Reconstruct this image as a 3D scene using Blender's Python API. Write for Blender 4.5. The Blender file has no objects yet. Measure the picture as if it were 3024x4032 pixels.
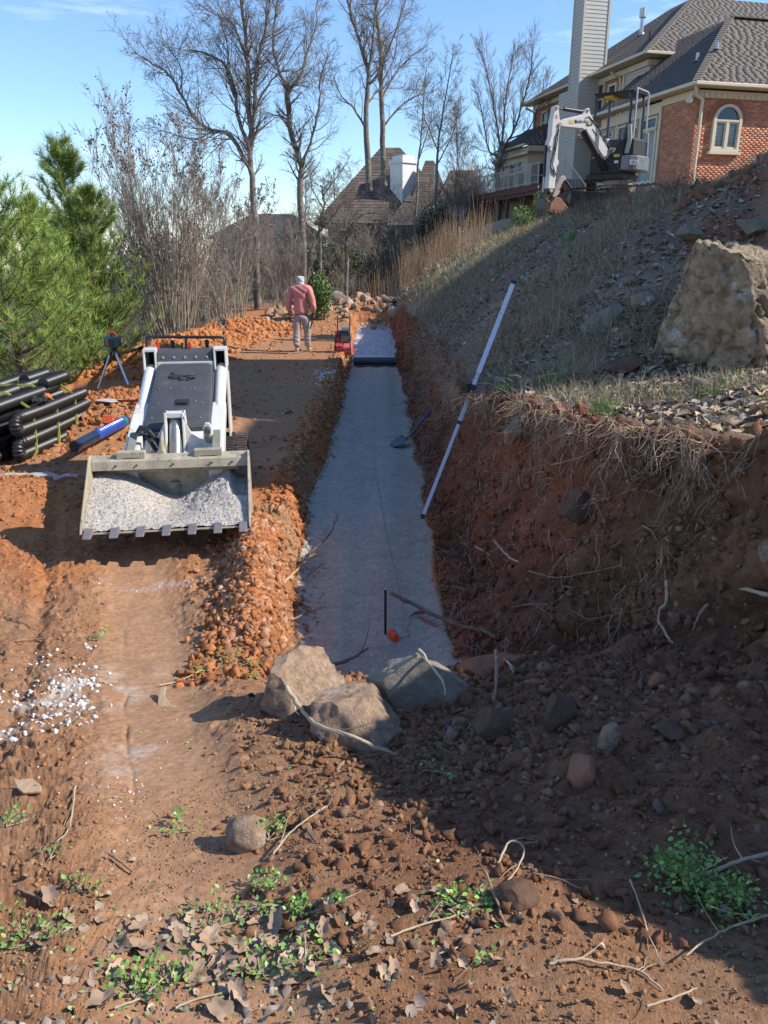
import bpy, math, random
import numpy as np
from mathutils import Vector, Matrix
R=math.radians
rnd=random.Random(7)
scene=bpy.context.scene
COL=scene.collection
# ------------------------------------------------------------ camera, sky, sun, exposure
CAMZ=2.2
cam_d=bpy.data.cameras.new('camera'); cam=bpy.data.objects.new('camera',cam_d); COL.objects.link(cam)
cam.location=(0,0,CAMZ); cam.rotation_euler=(R(90-18.6),0,0)
cam_d.sensor_fit='HORIZONTAL'; cam_d.sensor_width=36; cam_d.lens=36.05
cam_d.clip_start=.05; cam_d.clip_end=3000
scene.camera=cam
SUN_EL=R(38); SUN_DIR=(-.992,.125)      # horizontal travel of the light
w=bpy.data.worlds.new("World"); scene.world=w; w.use_nodes=True
nt=w.node_tree; nt.nodes.clear()
out=nt.nodes.new('ShaderNodeOutputWorld'); bg=nt.nodes.new('ShaderNodeBackground')
sky=nt.nodes.new('ShaderNodeTexSky'); sky.sky_type='NISHITA'; sky.sun_disc=False
sky.sun_elevation=SUN_EL; sky.sun_rotation=math.atan2(-SUN_DIR[0],-SUN_DIR[1])
sky.air_density=1.15; sky.dust_density=.0; sky.ozone_density=3.0; sky.altitude=300
tc=nt.nodes.new('ShaderNodeTexCoord'); mp=nt.nodes.new('ShaderNodeMapping'); mp.inputs['Scale'].default_value=(1.6,1.6,9)
nz=nt.nodes.new('ShaderNodeTexNoise'); nz.inputs['Scale'].default_value=2.3; nz.inputs['Detail'].default_value=7; nz.inputs['Roughness'].default_value=.6
cr=nt.nodes.new('ShaderNodeValToRGB'); cr.color_ramp.elements[0].position=.60; cr.color_ramp.elements[1].position=.85
mx=nt.nodes.new('ShaderNodeMixRGB'); mx.inputs['Color2'].default_value=(8,8.4,9,1)
mu=nt.nodes.new('ShaderNodeMath'); mu.operation='MULTIPLY'; mu.inputs[1].default_value=.5
L=nt.links.new
L(tc.outputs['Generated'],mp.inputs['Vector']); L(mp.outputs[0],nz.inputs['Vector']); L(nz.outputs['Fac'],cr.inputs[0])
L(cr.outputs[0],mu.inputs[0]); tn=nt.nodes.new('ShaderNodeMixRGB'); tn.blend_type='MULTIPLY'; tn.inputs['Fac'].default_value=1; tn.inputs['Color2'].default_value=(.77,.86,1.0,1); L(sky.outputs[0],tn.inputs['Color1']); L(mu.outputs[0],mx.inputs['Fac']); L(tn.outputs[0],mx.inputs['Color1']); L(mx.outputs[0],bg.inputs['Color'])
bg.inputs['Strength'].default_value=.14; L(bg.outputs[0],out.inputs['Surface'])
sd=bpy.data.lights.new('sun','SUN'); sun=bpy.data.objects.new('sun',sd); COL.objects.link(sun)
sd.energy=4.1; sd.angle=R(.5); sd.color=(1,.93,.82)
ldir=Vector((SUN_DIR[0]*math.cos(SUN_EL),SUN_DIR[1]*math.cos(SUN_EL),-math.sin(SUN_EL)))
sun.rotation_euler=ldir.to_track_quat('-Z','Y').to_euler(); sun.location=(30,-5,30)
vs=scene.view_settings; vs.view_transform='Standard'; vs.look='None'; vs.gamma=1; vs.exposure=.66; vs.use_curve_mapping=False

# ------------------------------------------------------------ numpy noise
def _h(ix,iy,iz,s):
    h=(ix.astype(np.int64)*374761393+iy.astype(np.int64)*668265263+iz.astype(np.int64)*2147483647+s*1274126177)&0xffffffff
    h=((h^(h>>13))*1274126177)&0xffffffff; h=((h^(h>>16))*2246822519)&0xffffffff; h=h^(h>>15)
    return (h&0xffff)/32767.5-1.0
def noise2(x,y,s=0):
    x=np.asarray(x,float);y=np.asarray(y,float);x0=np.floor(x);y0=np.floor(y);fx=x-x0;fy=y-y0
    fx=fx*fx*fx*(fx*(fx*6-15)+10);fy=fy*fy*fy*(fy*(fy*6-15)+10);z=np.zeros_like(x0)
    a=_h(x0,y0,z,s);b=_h(x0+1,y0,z,s);c=_h(x0,y0+1,z,s);d=_h(x0+1,y0+1,z,s)
    return (a*(1-fx)+b*fx)*(1-fy)+(c*(1-fx)+d*fx)*fy
def noise3(x,y,z,s=0):
    x0=np.floor(x);y0=np.floor(y);z0=np.floor(z);fx=x-x0;fy=y-y0;fz=z-z0
    fx=fx*fx*(3-2*fx);fy=fy*fy*(3-2*fy);fz=fz*fz*(3-2*fz)
    r=0
    for dz,wz in((0,1-fz),(1,fz)):
        for dy,wy in((0,1-fy),(1,fy)):
            for dx,wx in((0,1-fx),(1,fx)): r=r+_h(x0+dx,y0+dy,z0+dz,s)*wx*wy*wz
    return r
def fbm(x,y,o=4,s=0,g=.5):
    r=0;a=1;t=0
    for i in range(o): r=r+a*noise2(x*2**i+i*17.3,y*2**i-i*9.1,s+i);t+=a;a*=g
    return r/t
def fbm3(x,y,z,o=4,s=0,g=.5):
    r=0;a=1;t=0
    for i in range(o): r=r+a*noise3(x*2**i+i*7.3,y*2**i,z*2**i,s+i);t+=a;a*=g
    return r/t
def sst(a,b,x):
    t=np.clip((np.asarray(x,float)-a)/(b-a),0,1); return t*t*(3-2*t)

# ------------------------------------------------------------ materials
MATS={}
def mat(name,col,rough=.6,metal=0,var=.2,scale=6,bump=.15,bscale=60,dirt=None,dscale=3,dlo=.55,dhi=.7,attr=False,spec=.5,alpha=None,trans=0,emis=None,coat=0,vscale=None):
    if name in MATS: return MATS[name]
    m=bpy.data.materials.new(name); m.use_nodes=True; n=m.node_tree.nodes; l=m.node_tree.links.new
    b=n['Principled BSDF']; b.inputs['Roughness'].default_value=rough; b.inputs['Metallic'].default_value=metal
    b.inputs['Specular IOR Level'].default_value=spec
    if coat: b.inputs['Coat Weight'].default_value=coat
    if trans: b.inputs['Transmission Weight'].default_value=trans
    tcn=n.new('ShaderNodeTexCoord'); co=tcn.outputs['Object']
    if vscale:
        mpn=n.new('ShaderNodeMapping'); mpn.inputs['Scale'].default_value=vscale; l(co,mpn.inputs['Vector']); co=mpn.outputs[0]
    n1=n.new('ShaderNodeTexNoise'); n1.inputs['Scale'].default_value=scale; n1.inputs['Detail'].default_value=8; n1.inputs['Roughness'].default_value=.65
    l(co,n1.inputs['Vector'])
    mr=n.new('ShaderNodeMapRange'); mr.inputs['From Min'].default_value=.3; mr.inputs['From Max'].default_value=.7
    mr.inputs['To Min'].default_value=1-var; mr.inputs['To Max'].default_value=1+var; l(n1.outputs['Fac'],mr.inputs['Value'])
    vm=n.new('ShaderNodeVectorMath'); vm.operation='SCALE'; l(mr.outputs[0],vm.inputs['Scale'])
    if attr:
        at=n.new('ShaderNodeAttribute'); at.attribute_name='Col'; l(at.outputs['Color'],vm.inputs[0])
    else: vm.inputs[0].default_value=col[:3]
    c=vm.outputs[0]
    if dirt:
        n2=n.new('ShaderNodeTexNoise'); n2.inputs['Scale'].default_value=dscale; n2.inputs['Detail'].default_value=10; n2.inputs['Roughness'].default_value=.7
        l(tcn.outputs['Object'],n2.inputs['Vector'])
        m2=n.new('ShaderNodeMapRange'); m2.inputs['From Min'].default_value=dlo; m2.inputs['From Max'].default_value=dhi; l(n2.outputs['Fac'],m2.inputs['Value'])
        mxx=n.new('ShaderNodeMix'); mxx.data_type='RGBA'; l(m2.outputs[0],mxx.inputs['Factor']); l(c,mxx.inputs['A']); mxx.inputs['B'].default_value=(*dirt,1)
        c=mxx.outputs['Result']
    l(c,b.inputs['Base Color'])
    if bump:
        n3=n.new('ShaderNodeTexNoise'); n3.inputs['Scale'].default_value=bscale; n3.inputs['Detail'].default_value=10;n3.inputs['Roughness'].default_value=.68; l(co,n3.inputs['Vector'])
        bp=n.new('ShaderNodeBump'); bp.inputs['Strength'].default_value=bump; bp.inputs['Distance'].default_value=.02; l(n3.outputs['Fac'],bp.inputs['Height']); l(bp.outputs[0],b.inputs['Normal'])
        if name=='soil':
            sa=n.new('ShaderNodeAttribute');sa.attribute_name='Sm';sm_=n.new('ShaderNodeMath');sm_.operation='MULTIPLY';sm_.inputs[1].default_value=bump;l(sa.outputs['Fac'],sm_.inputs[0]);l(sm_.outputs[0],bp.inputs['Strength'])
    if alpha is not None: b.inputs['Alpha'].default_value=alpha
    if emis: b.inputs['Emission Color'].default_value=(*emis[:3],1); b.inputs['Emission Strength'].default_value=emis[3]
    MATS[name]=m; return m

# ------------------------------------------------------------ mesh helpers
def link(name,me,m=None,parent=None):
    o=bpy.data.objects.new(name,me); COL.objects.link(o)
    if m is not None:
        for q in (m if isinstance(m,(list,tuple)) else [m]): me.materials.append(q)
    if parent is not None: o.parent=parent
    return o
def npmesh(name,V,F,smooth=False,col=None,mi=None):
    """V (n,3); F (m,k) one size"""
    me=bpy.data.meshes.new(name); V=np.ascontiguousarray(V,np.float32); F=np.ascontiguousarray(F,np.int32); k=F.shape[1]
    me.vertices.add(len(V)); me.vertices.foreach_set('co',V.ravel())
    me.loops.add(F.size); me.loops.foreach_set('vertex_index',F.ravel())
    me.polygons.add(len(F)); me.polygons.foreach_set('loop_start',np.arange(len(F),dtype=np.int32)*k)
    me.update(calc_edges=True)
    if smooth: me.polygons.foreach_set('use_smooth',np.ones(len(F),bool))
    if mi is not None: me.polygons.foreach_set('material_index',np.ascontiguousarray(mi,np.int32))
    if col is not None:
        c=np.ones((len(V),4),np.float32); c[:,:3]=col
        a=me.color_attributes.new('Col','FLOAT_COLOR','POINT'); a.data.foreach_set('color',c.ravel())
    me.validate(); return me
class MB:
    def __init__(s): s.v=[];s.f=[];s.m=[];s.cur=0
    def add(s,vs,fs,M=None):
        b=len(s.v)
        for p in vs: s.v.append(tuple(M@Vector(p)) if M is not None else tuple(p))
        for f in fs: s.f.append([b+i for i in f]); s.m.append(s.cur)
        return s
    def box(s,x0,x1,y0,y1,z0,z1,M=None):
        vs=[(x,y,z) for z in(z0,z1) for y in(y0,y1) for x in(x0,x1)]
        return s.add(vs,[(0,2,3,1),(4,5,7,6),(0,1,5,4),(2,6,7,3),(0,4,6,2),(1,3,7,5)],M)
    def cbox(s,c,d,M=None):
        return s.box(c[0]-d[0]/2,c[0]+d[0]/2,c[1]-d[1]/2,c[1]+d[1]/2,c[2]-d[2]/2,c[2]+d[2]/2,M)
    def bar(s,p0,p1,w,h,up=(0,0,1)):
        p0=Vector(p0);p1=Vector(p1);d=(p1-p0);L_=d.length;d.normalize();u=Vector(up)
        x=d.cross(u)
        if x.length<1e-4: x=d.cross(Vector((1,0,0)))
        x.normalize();z=x.cross(d)
        M=Matrix((( x.x,d.x,z.x,p0.x),(x.y,d.y,z.y,p0.y),(x.z,d.z,z.z,p0.z),(0,0,0,1)))
        return s.box(-w/2,w/2,0,L_,-h/2,h/2,M)
    def tube(s,pts,r,n=8,caps=True,closed=False):
        pts=[Vector(p) for p in pts];N=len(pts);rs=r if isinstance(r,(list,tuple)) else [r]*N
        b=len(s.v);pu=None
        for i,p in enumerate(pts):
            if closed: d=pts[(i+1)%N]-pts[i-1]
            else: d=pts[min(i+1,N-1)]-pts[max(i-1,0)]
            if d.length<1e-9: d=Vector((0,0,1))
            d.normalize()
            if pu is None:
                u=d.cross(Vector((0,0,1)) if abs(d.z)<.95 else Vector((1,0,0)))
            else: u=pu-d*pu.dot(d)
            if u.length<1e-6: u=d.orthogonal()
            u.normalize();pu=u;v=d.cross(u)
            for k in range(n):
                a=2*math.pi*k/n;s.v.append(tuple(p+(u*math.cos(a)+v*math.sin(a))*rs[i]))
        for i in range(N if closed else N-1):
            j=(i+1)%N
            for k in range(n):
                k2=(k+1)%n
                s.f.append([b+i*n+k,b+i*n+k2,b+j*n+k2,b+j*n+k]);s.m.append(s.cur)
        if caps and not closed:
            s.f.append([b+k for k in range(n)][::-1]);s.m.append(s.cur)
            s.f.append([b+(N-1)*n+k for k in range(n)]);s.m.append(s.cur)
        return s
    def cyl(s,p0,p1,r0,r1=None,n=14): return s.tube([p0,p1],[r0,r0 if r1 is None else r1],n)
    def prism(s,poly,t0,t1,ax='x'):
        """poly 2d extruded along ax between t0,t1. ax x: poly=(y,z); y: (x,z); z: (x,y)"""
        n=len(poly)
        def P(a,b,t): return {'x':(t,a,b),'y':(a,t,b),'z':(a,b,t)}[ax]
        vs=[P(a,b,t0) for a,b in poly]+[P(a,b,t1) for a,b in poly]
        fs=[list(range(n))[::-1],[n+i for i in range(n)]]+[[i,(i+1)%n,n+(i+1)%n,n+i] for i in range(n)]
        return s.add(vs,fs)
    def build(s,name,m,parent=None,smooth=False,bevel=0,seg=2,loc=None,ang=30):
        me=bpy.data.meshes.new(name); me.from_pydata(s.v,[],s.f)
        ms=m if isinstance(m,(list,tuple)) else [m]
        for q in ms: me.materials.append(q)
        if len(ms)>1: me.polygons.foreach_set('material_index',s.m)
        import bmesh
        bm=bmesh.new();bm.from_mesh(me);bmesh.ops.recalc_face_normals(bm,faces=bm.faces);bm.to_mesh(me);bm.free()
        if smooth:
            me.polygons.foreach_set('use_smooth',[True]*len(me.polygons)); me.set_sharp_from_angle(angle=R(ang+8))
        o=bpy.data.objects.new(name,me); COL.objects.link(o)
        if parent is not None: o.parent=parent
        if loc: o.location=loc
        if bevel:
            b=o.modifiers.new('bevel','BEVEL'); b.width=bevel; b.segments=seg; b.limit_method='ANGLE'; b.angle_limit=R(ang)
        return o
def thing(name,label,cat,loc=(0,0,0),rz=0,group=None):
    o=bpy.data.objects.new(name,None); COL.objects.link(o); o.empty_display_size=.2
    o.location=loc; o.rotation_euler=(0,0,rz); o['label']=label; o['category']=cat
    if group: o['group']=group
    return o
def tag(o,label,cat,group=None):
    o['label']=label;o['category']=cat
    if group:o['group']=group
    return o
def stuff(o): o['kind']='stuff'; return o
def struct(o): o['kind']='structure'; return o
def segmesh(name,P0,P1,R0,R1,n=4,smooth=True,col=None):
    P0=np.asarray(P0,float);P1=np.asarray(P1,float);R0=np.asarray(R0,float);R1=np.asarray(R1,float)
    d=P1-P0;L_=np.linalg.norm(d,axis=1,keepdims=True)+1e-9;d=d/L_
    ref=np.where(np.abs(d[:,2:3])<.9,np.array([[0,0,1.]]),np.array([[1.,0,0]]))
    u=np.cross(d,ref);u/=np.linalg.norm(u,axis=1,keepdims=True);v=np.cross(d,u)
    N=len(P0);a=np.arange(n)*2*np.pi/n
    ring=np.cos(a)[None,:,None]*u[:,None,:]+np.sin(a)[None,:,None]*v[:,None,:]
    V=np.concatenate([P0[:,None,:]-d[:,None,:]*R0[:,None,None]*.3+ring*R0[:,None,None],P1[:,None,:]+ring*R1[:,None,None]],1).reshape(-1,3)
    k=np.arange(n);q=np.stack([k,(k+1)%n,(k+1)%n+n,k+n],1)
    F=(np.arange(N)[:,None,None]*2*n+q[None]).reshape(-1,4)
    if col is not None: col=np.repeat(col,2*n,axis=0)
    return npmesh(name,V,F,smooth,col)
def ico(sub):
    import bmesh
    bm=bmesh.new();bmesh.ops.create_icosphere(bm,subdivisions=sub,radius=1);bm.verts.ensure_lookup_table()
    V=np.array([v.co[:] for v in bm.verts]);F=np.array([[v.index for v in f.verts] for f in bm.faces]);bm.free();return V,F
ICO={i:ico(i) for i in (1,2,3,4,5)}
def rotmats(n,rg,tilt=None):
    q=rg.normal(size=(n,4))
    if tilt is not None:
        az=rg.uniform(0,2*np.pi,n);q=np.stack([np.cos(az/2),rg.normal(0,tilt,n),rg.normal(0,tilt,n),np.sin(az/2)],1)
    q/=np.linalg.norm(q,axis=1,keepdims=True);w_,x,y,z=q.T
    return np.stack([1-2*(y*y+z*z),2*(x*y-z*w_),2*(x*z+y*w_),2*(x*y+z*w_),1-2*(x*x+z*z),2*(y*z-x*w_),2*(x*z-y*w_),2*(y*z+x*w_),1-2*(x*x+y*y)],1).reshape(n,3,3)
def scatter_mesh(name,bases,pos,size,rg,cols=None,tilt=None,smooth=False,aniso=.35):
    """bases: list of (V,F) same face size; joins copies"""
    n=len(pos);pos=np.asarray(pos);size=np.asarray(size);which=rg.integers(0,len(bases),n) if len(bases)!=8 else rg.integers(0,3,n)+np.where(size>.013,3+2*(rg.random(n)>.5),0);Vs=[];Fs=[];Cs=[];off=0
    RM=rotmats(n,rg,tilt)
    for b,(BV,BF) in enumerate(bases):
        ix=np.where(which==b)[0]
        if not len(ix): continue
        sc=size[ix][:,None]*(1+rg.uniform(-aniso,aniso,(len(ix),3)))
        V=(BV[None]*sc[:,None,:])@RM[ix].transpose(0,2,1)+pos[ix][:,None,:]
        F=BF[None]+off+(np.arange(len(ix))*len(BV))[:,None,None]
        Vs.append(V.reshape(-1,3));Fs.append(F.reshape(-1,BF.shape[1]));off+=len(ix)*len(BV)
        if cols is not None: Cs.append(np.repeat(cols[ix],len(BV),axis=0))
    return npmesh(name,np.concatenate(Vs),np.concatenate(Fs),smooth,np.concatenate(Cs) if cols is not None else None)
def clod_base(seed,sub=2,amp=.3,cuts=7):
    V,F=ICO[sub];V=V.copy();rg=np.random.default_rng(seed+900)
    for _ in range(cuts):
        n=rg.normal(size=3);n/=np.linalg.norm(n);V-=np.maximum(0,V@n-rg.uniform(.35,.85))[:,None]*n
    n=fbm3(V[:,0]*2.3+seed*5,V[:,1]*2.3,V[:,2]*2.3,3,seed);V=V*(1+amp*1.6*n)[:,None]
    return V*np.array((1.15,.95,.85)),F
CLODS=[clod_base(i,1,.35,3) for i in range(3)]+[clod_base(i,2,.45,8) for i in range(3,8)]
LOWC=[clod_base(i+20,1,.3,3) for i in range(4)]
# ------------------------------------------------------------ terrain
def I(Y,xs,ys): return np.interp(Y,xs,ys)
def f_tl(Y): return I(Y,[3.8,4.85,6,8,13,20,26,30],[-.50,-.62,-.74,-.82,-.76,-.82,-.9,-.9])+.035*noise2(Y*1.7,Y*0+3,5)
def f_tr(Y): return I(Y,[1,2,3,3.6,3.95,4.4,5.0,7,8,13,20,26,30],[2.5,2.3,1.9,1.45,1.0,.6,.47,.46,.48,.44,.33,.25,.1])+.05*noise2(Y*1.3,Y*0+9,6)
def f_lx(Y): return I(Y,[0,1,2,3,4,4.5,5.3,7.3,10,14,22,26,30],[2.6,2.6,2.6,2.55,2.1,1.7,1.40,1.0,.95,.78,.6,.5,.3])+.07*noise2(Y*1.1,Y*0,7)+.03*noise2(Y*4,Y*0,8)
def f_lz(Y): return I(Y,[0,.6,1,1.5,2,2.5,3,4,5.3,7.3,10,14,22,26,30],[1.1,1.3,1.95,2.3,2.5,2.4,1.9,1.18,1.12,.92,.85,.8,.6,.5,.4])  # lip lifted out of view near the camera to shade the foreground
def f_g(Y): return .62*sst(4.4,1.0,Y)
def f_edge(Y): return I(Y,[-2,8,14,22,40],[-5.0,-5.0,-5.6,-5.6,-6.5])
def base(X,Y):
    X=np.asarray(X,float);Y=np.asarray(Y,float)
    g=f_g(Y)
    e=f_edge(Y);fall=np.maximum(0,e-X)
    g=g-2.6*(1-np.exp(-fall/6))-.02*fall
    g=g+I(Y,[26,29,33,60,150,400],[0,.25,.2,1.0,1.5,-4])*sst(-9,-3,X)
    # windrow of spoil at the left edge and behind the loader
    g=g+.36*np.exp(-((X-I(Y,[14,24],[-5.2,-4.0]))/.8)**2)*sst(13.5,16.5,Y)*sst(25.5,23,Y)*(1+.4*noise2(X*1.2,Y*.8,11))
    g=g+.38*np.exp(-(((X+3.55)/1.05)**2+((Y-10.6)/1.5)**2)**1.3)
    g=g+.17*np.exp(-(((X+3.6)/.9)**2+((Y-6.9)/.6)**2))
    g=g+.21*np.exp(-(((X-f_tl(Y)+.31)/.16)**2))*sst(3.9,4.6,Y)*sst(6.4,5.7,Y)*(1+.35*noise2(X*3,Y*2,12))
    g=g+.02*np.exp(-(((X-f_tl(Y)+.25)/.16)**2))*sst(6.3,7,Y)*sst(20,18,Y)*(1+.7*noise2(X*3,Y*1.4,13))
    g=g+.42*np.exp(-(((X+.6)/2.6)**2+((Y-28.6)/1.3)**2))
    g=g+.05*np.exp(-(((X-.1)/.75)**2+((Y-3.0)/.4)**2))-.10*np.exp(-(((X+.1)/.6)**2+((Y-3.8)/.35)**2))     # mound under the rocks
    g=g+.22*np.exp(-(((X-1.25)/.7)**2+((Y-2.75)/.8)**2))*(1+.5*noise2(X*2,Y*2,14))
    tl=f_tl(Y);tr=f_tr(Y);lx=np.maximum(f_lx(Y),tr+.12);lz=f_lz(Y)
    inY=sst(3.78,4.08,Y)*sst(27.2,26.6,Y)
    floor=-.45+.17*sst(19.6,19.95,Y)
    fl=g*(1-inY)+floor*inY
    z=g.copy()
    wl=sst(-.17,0,X-tl); z=z*(1-wl)+fl*wl
    z=np.where(X>tl,fl,z)
    t=np.clip((X-tr)/(lx-tr),0,1); p=np.clip(.30*t+.70*sst(.30,.92,t),0,1)
    d=np.maximum(X-lx,0)
    Rr=I(Y,[0,3,5.5,6.6,7.5,9.5,14,30],[.9,.3,.05,.09,.34,.95,1.05,.85])
    h=2.55*(1-np.exp(-d/2.1))*Rr-.34*sst(2.5,4.5,d)*sst(10,12,Y)*sst(19,17,Y)+.06*d+.55*np.clip(d-2.6-.15*np.maximum(0,Y-6),0,5)*(sst(13,9,Y))  # last term: extra rise added out of view to cast shade
    h=h+I(Y,[14,20,26,34],[0,.0,.25,.9])*sst(1,5,d)
    h=h+.05*np.maximum(0,d-6)
    hill=lz+h
    # beyond the trench the ground simply climbs to the hill
    z=np.where(X>tr,fl*(1-p)+hill*p,z)
    # far: blend out the wall
    return z
def band(X,Y): # smooth compacted wheel band
    return np.exp(-((X-(-.5-.36*(Y-1.6)))/.27)**4)*sst(6.2,5.2,Y)
def detail(X,Y):
    tl=f_tl(Y);tr=f_tr(Y);lx=np.maximum(f_lx(Y),tr+.12)
    inT=(X>tl-.02)&(X<tr+.02)&(Y>4.05)&(Y<19.5)
    n=.020*fbm(X*3,Y*3,4,20)+.014*fbm(X*14,Y*14,3,30)
    rough=np.clip(.5+fbm(X*.9,Y*.9,3,40)*1.3,0.1,1)
    lump=np.maximum(0,fbm(X*24,Y*24,3,50))**1*.034*rough+np.maximum(0,fbm(X*48,Y*48,2,57))*.018*rough+np.abs(fbm(X*70,Y*70,2,58))*.010*sst(3.2,2.2,Y)+np.maximum(0,fbm(X*9,Y*9,2,52))*.035*rough
    b=band(X,Y)
    path=sst(.2,0,X-(tl-.35))*sst(-5.2,-4.6,X)*sst(6.8,7.4,Y)
    amp=np.clip(1-.85*b,0,1)*(1-.6*path)
    z=(n+lump)*amp-.045*b
    # cracks / tread lugs
    z=z-.012*np.exp(-((X-(-.66-.36*(Y-1.6))-.015*noise2(Y*5,Y*0,4))/.010)**2)*sst(4.6,3.8,Y)*sst(1.9,2.4,Y)*np.clip(.5+noise2(Y*7,Y*0,3),0,1)
    lug=np.exp(-((X-(-1.15-.40*(Y-2.0)))/.16)**4)+np.exp(-((X+1.22)/.13)**4)*sst(4.4,4.8,Y)*sst(6.8,6.4,Y)+np.exp(-((X+2.15)/.13)**4)*sst(4.4,4.8,Y)*sst(6.8,6.4,Y)
    lug=lug+(np.exp(-((X+1.15+.02*(Y-8))/.18)**4)+np.exp(-((X+2.05+.03*(Y-8))/.18)**4))*sst(6.6,7,Y)*sst(17,15,Y)
    z=z+lug*.020*np.sin(Y*2*np.pi/np.where(Y>6.6,.15,.09)+noise2(X*6,Y*3,61)*2.0)*(.5+.5*noise2(X*2,Y*1.3,62))
    z=z-.035*np.exp(-((X+1.32+.36*(Y-2))/.06)**2)*(1-b)
    # trench floor: raked fine stone
    zf=.010*fbm(X*3,Y*.8,3,70)+.003*fbm(X*30,Y*30,2,72)+.010*np.sin((X+.06*noise2(X,Y*.6,73))*2*np.pi/.42+.5)+.02*np.exp(-((X-tr)/.07)**2)+.02*np.exp(-((X-tl)/.05)**2)
    zf=zf-.03*sst(4.95,4.88,Y)
    z=np.where(inT,zf,z)
    gr=(X>tl-.02)&(X<tr+.05)&(Y>=19.5)
    z=np.where(gr,.03*fbm(X*9,Y*9,3,75),z)
    # right wall & slope
    t=np.clip((X-tr)/(lx-tr),0,1)
    onw=sst(0,.15,t)*sst(1.25,.95,(X-tr)/(lx-tr))
    z=z+onw*(.13*fbm(X*2.6,Y*3.4,4,80)+.06*fbm(X*9,Y*10,3,84))
    d=X-lx
    z=z+sst(0,.5,d)*(.05*fbm(X*1.6,Y*1.6,4,90)+.10*fbm(X*.6,Y*.6,3,94)*sst(1,3,d))
    z=z+.07*np.exp(-(d/.10)**2)*sst(27,24,Y)*(1-.8*sst(7,7.6,Y)*sst(9.6,8.8,Y))*(.4+.6*noise2(Y*5,Y*0+2,95))
    z=z+.06*np.exp(-(((X-f_lx(Y)-3.9)/.75)**2))*sst(10.5,12,Y)*sst(17.5,15.5,Y)*(1+.7*noise2(X*1.6,Y*1.6,96))  # loose spoil along the crest
    # foreground debris fan
    fan=sst(.35,.8,X+.1*(Y-2))*sst(4.6,3.9,Y)*sst(1.6,2.1,Y)
    z=z+fan*(.10*np.maximum(0,fbm(X*4.5,Y*4.5,3,99))+.05*np.maximum(0,fbm(X*13,Y*13,2,101)))
    return z
def height(X,Y):
    X=np.asarray(X,float);Y=np.asarray(Y,float)
    return base(X,Y)+detail(X,Y)
C_or=np.array((.43,.175,.070));C_path=np.array((.37,.205,.11));C_dk=np.array((.190,.094,.052));C_red=np.array((.31,.115,.062));C_gr=np.array((.39,.345,.285))
C_tan=np.array((.37,.215,.122));C_leaf=np.array((.20,.150,.108));C_grass=np.array((.27,.215,.14));C_brown=np.array((.32,.178,.098));C_white=np.array((.62,.63,.66))
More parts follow.
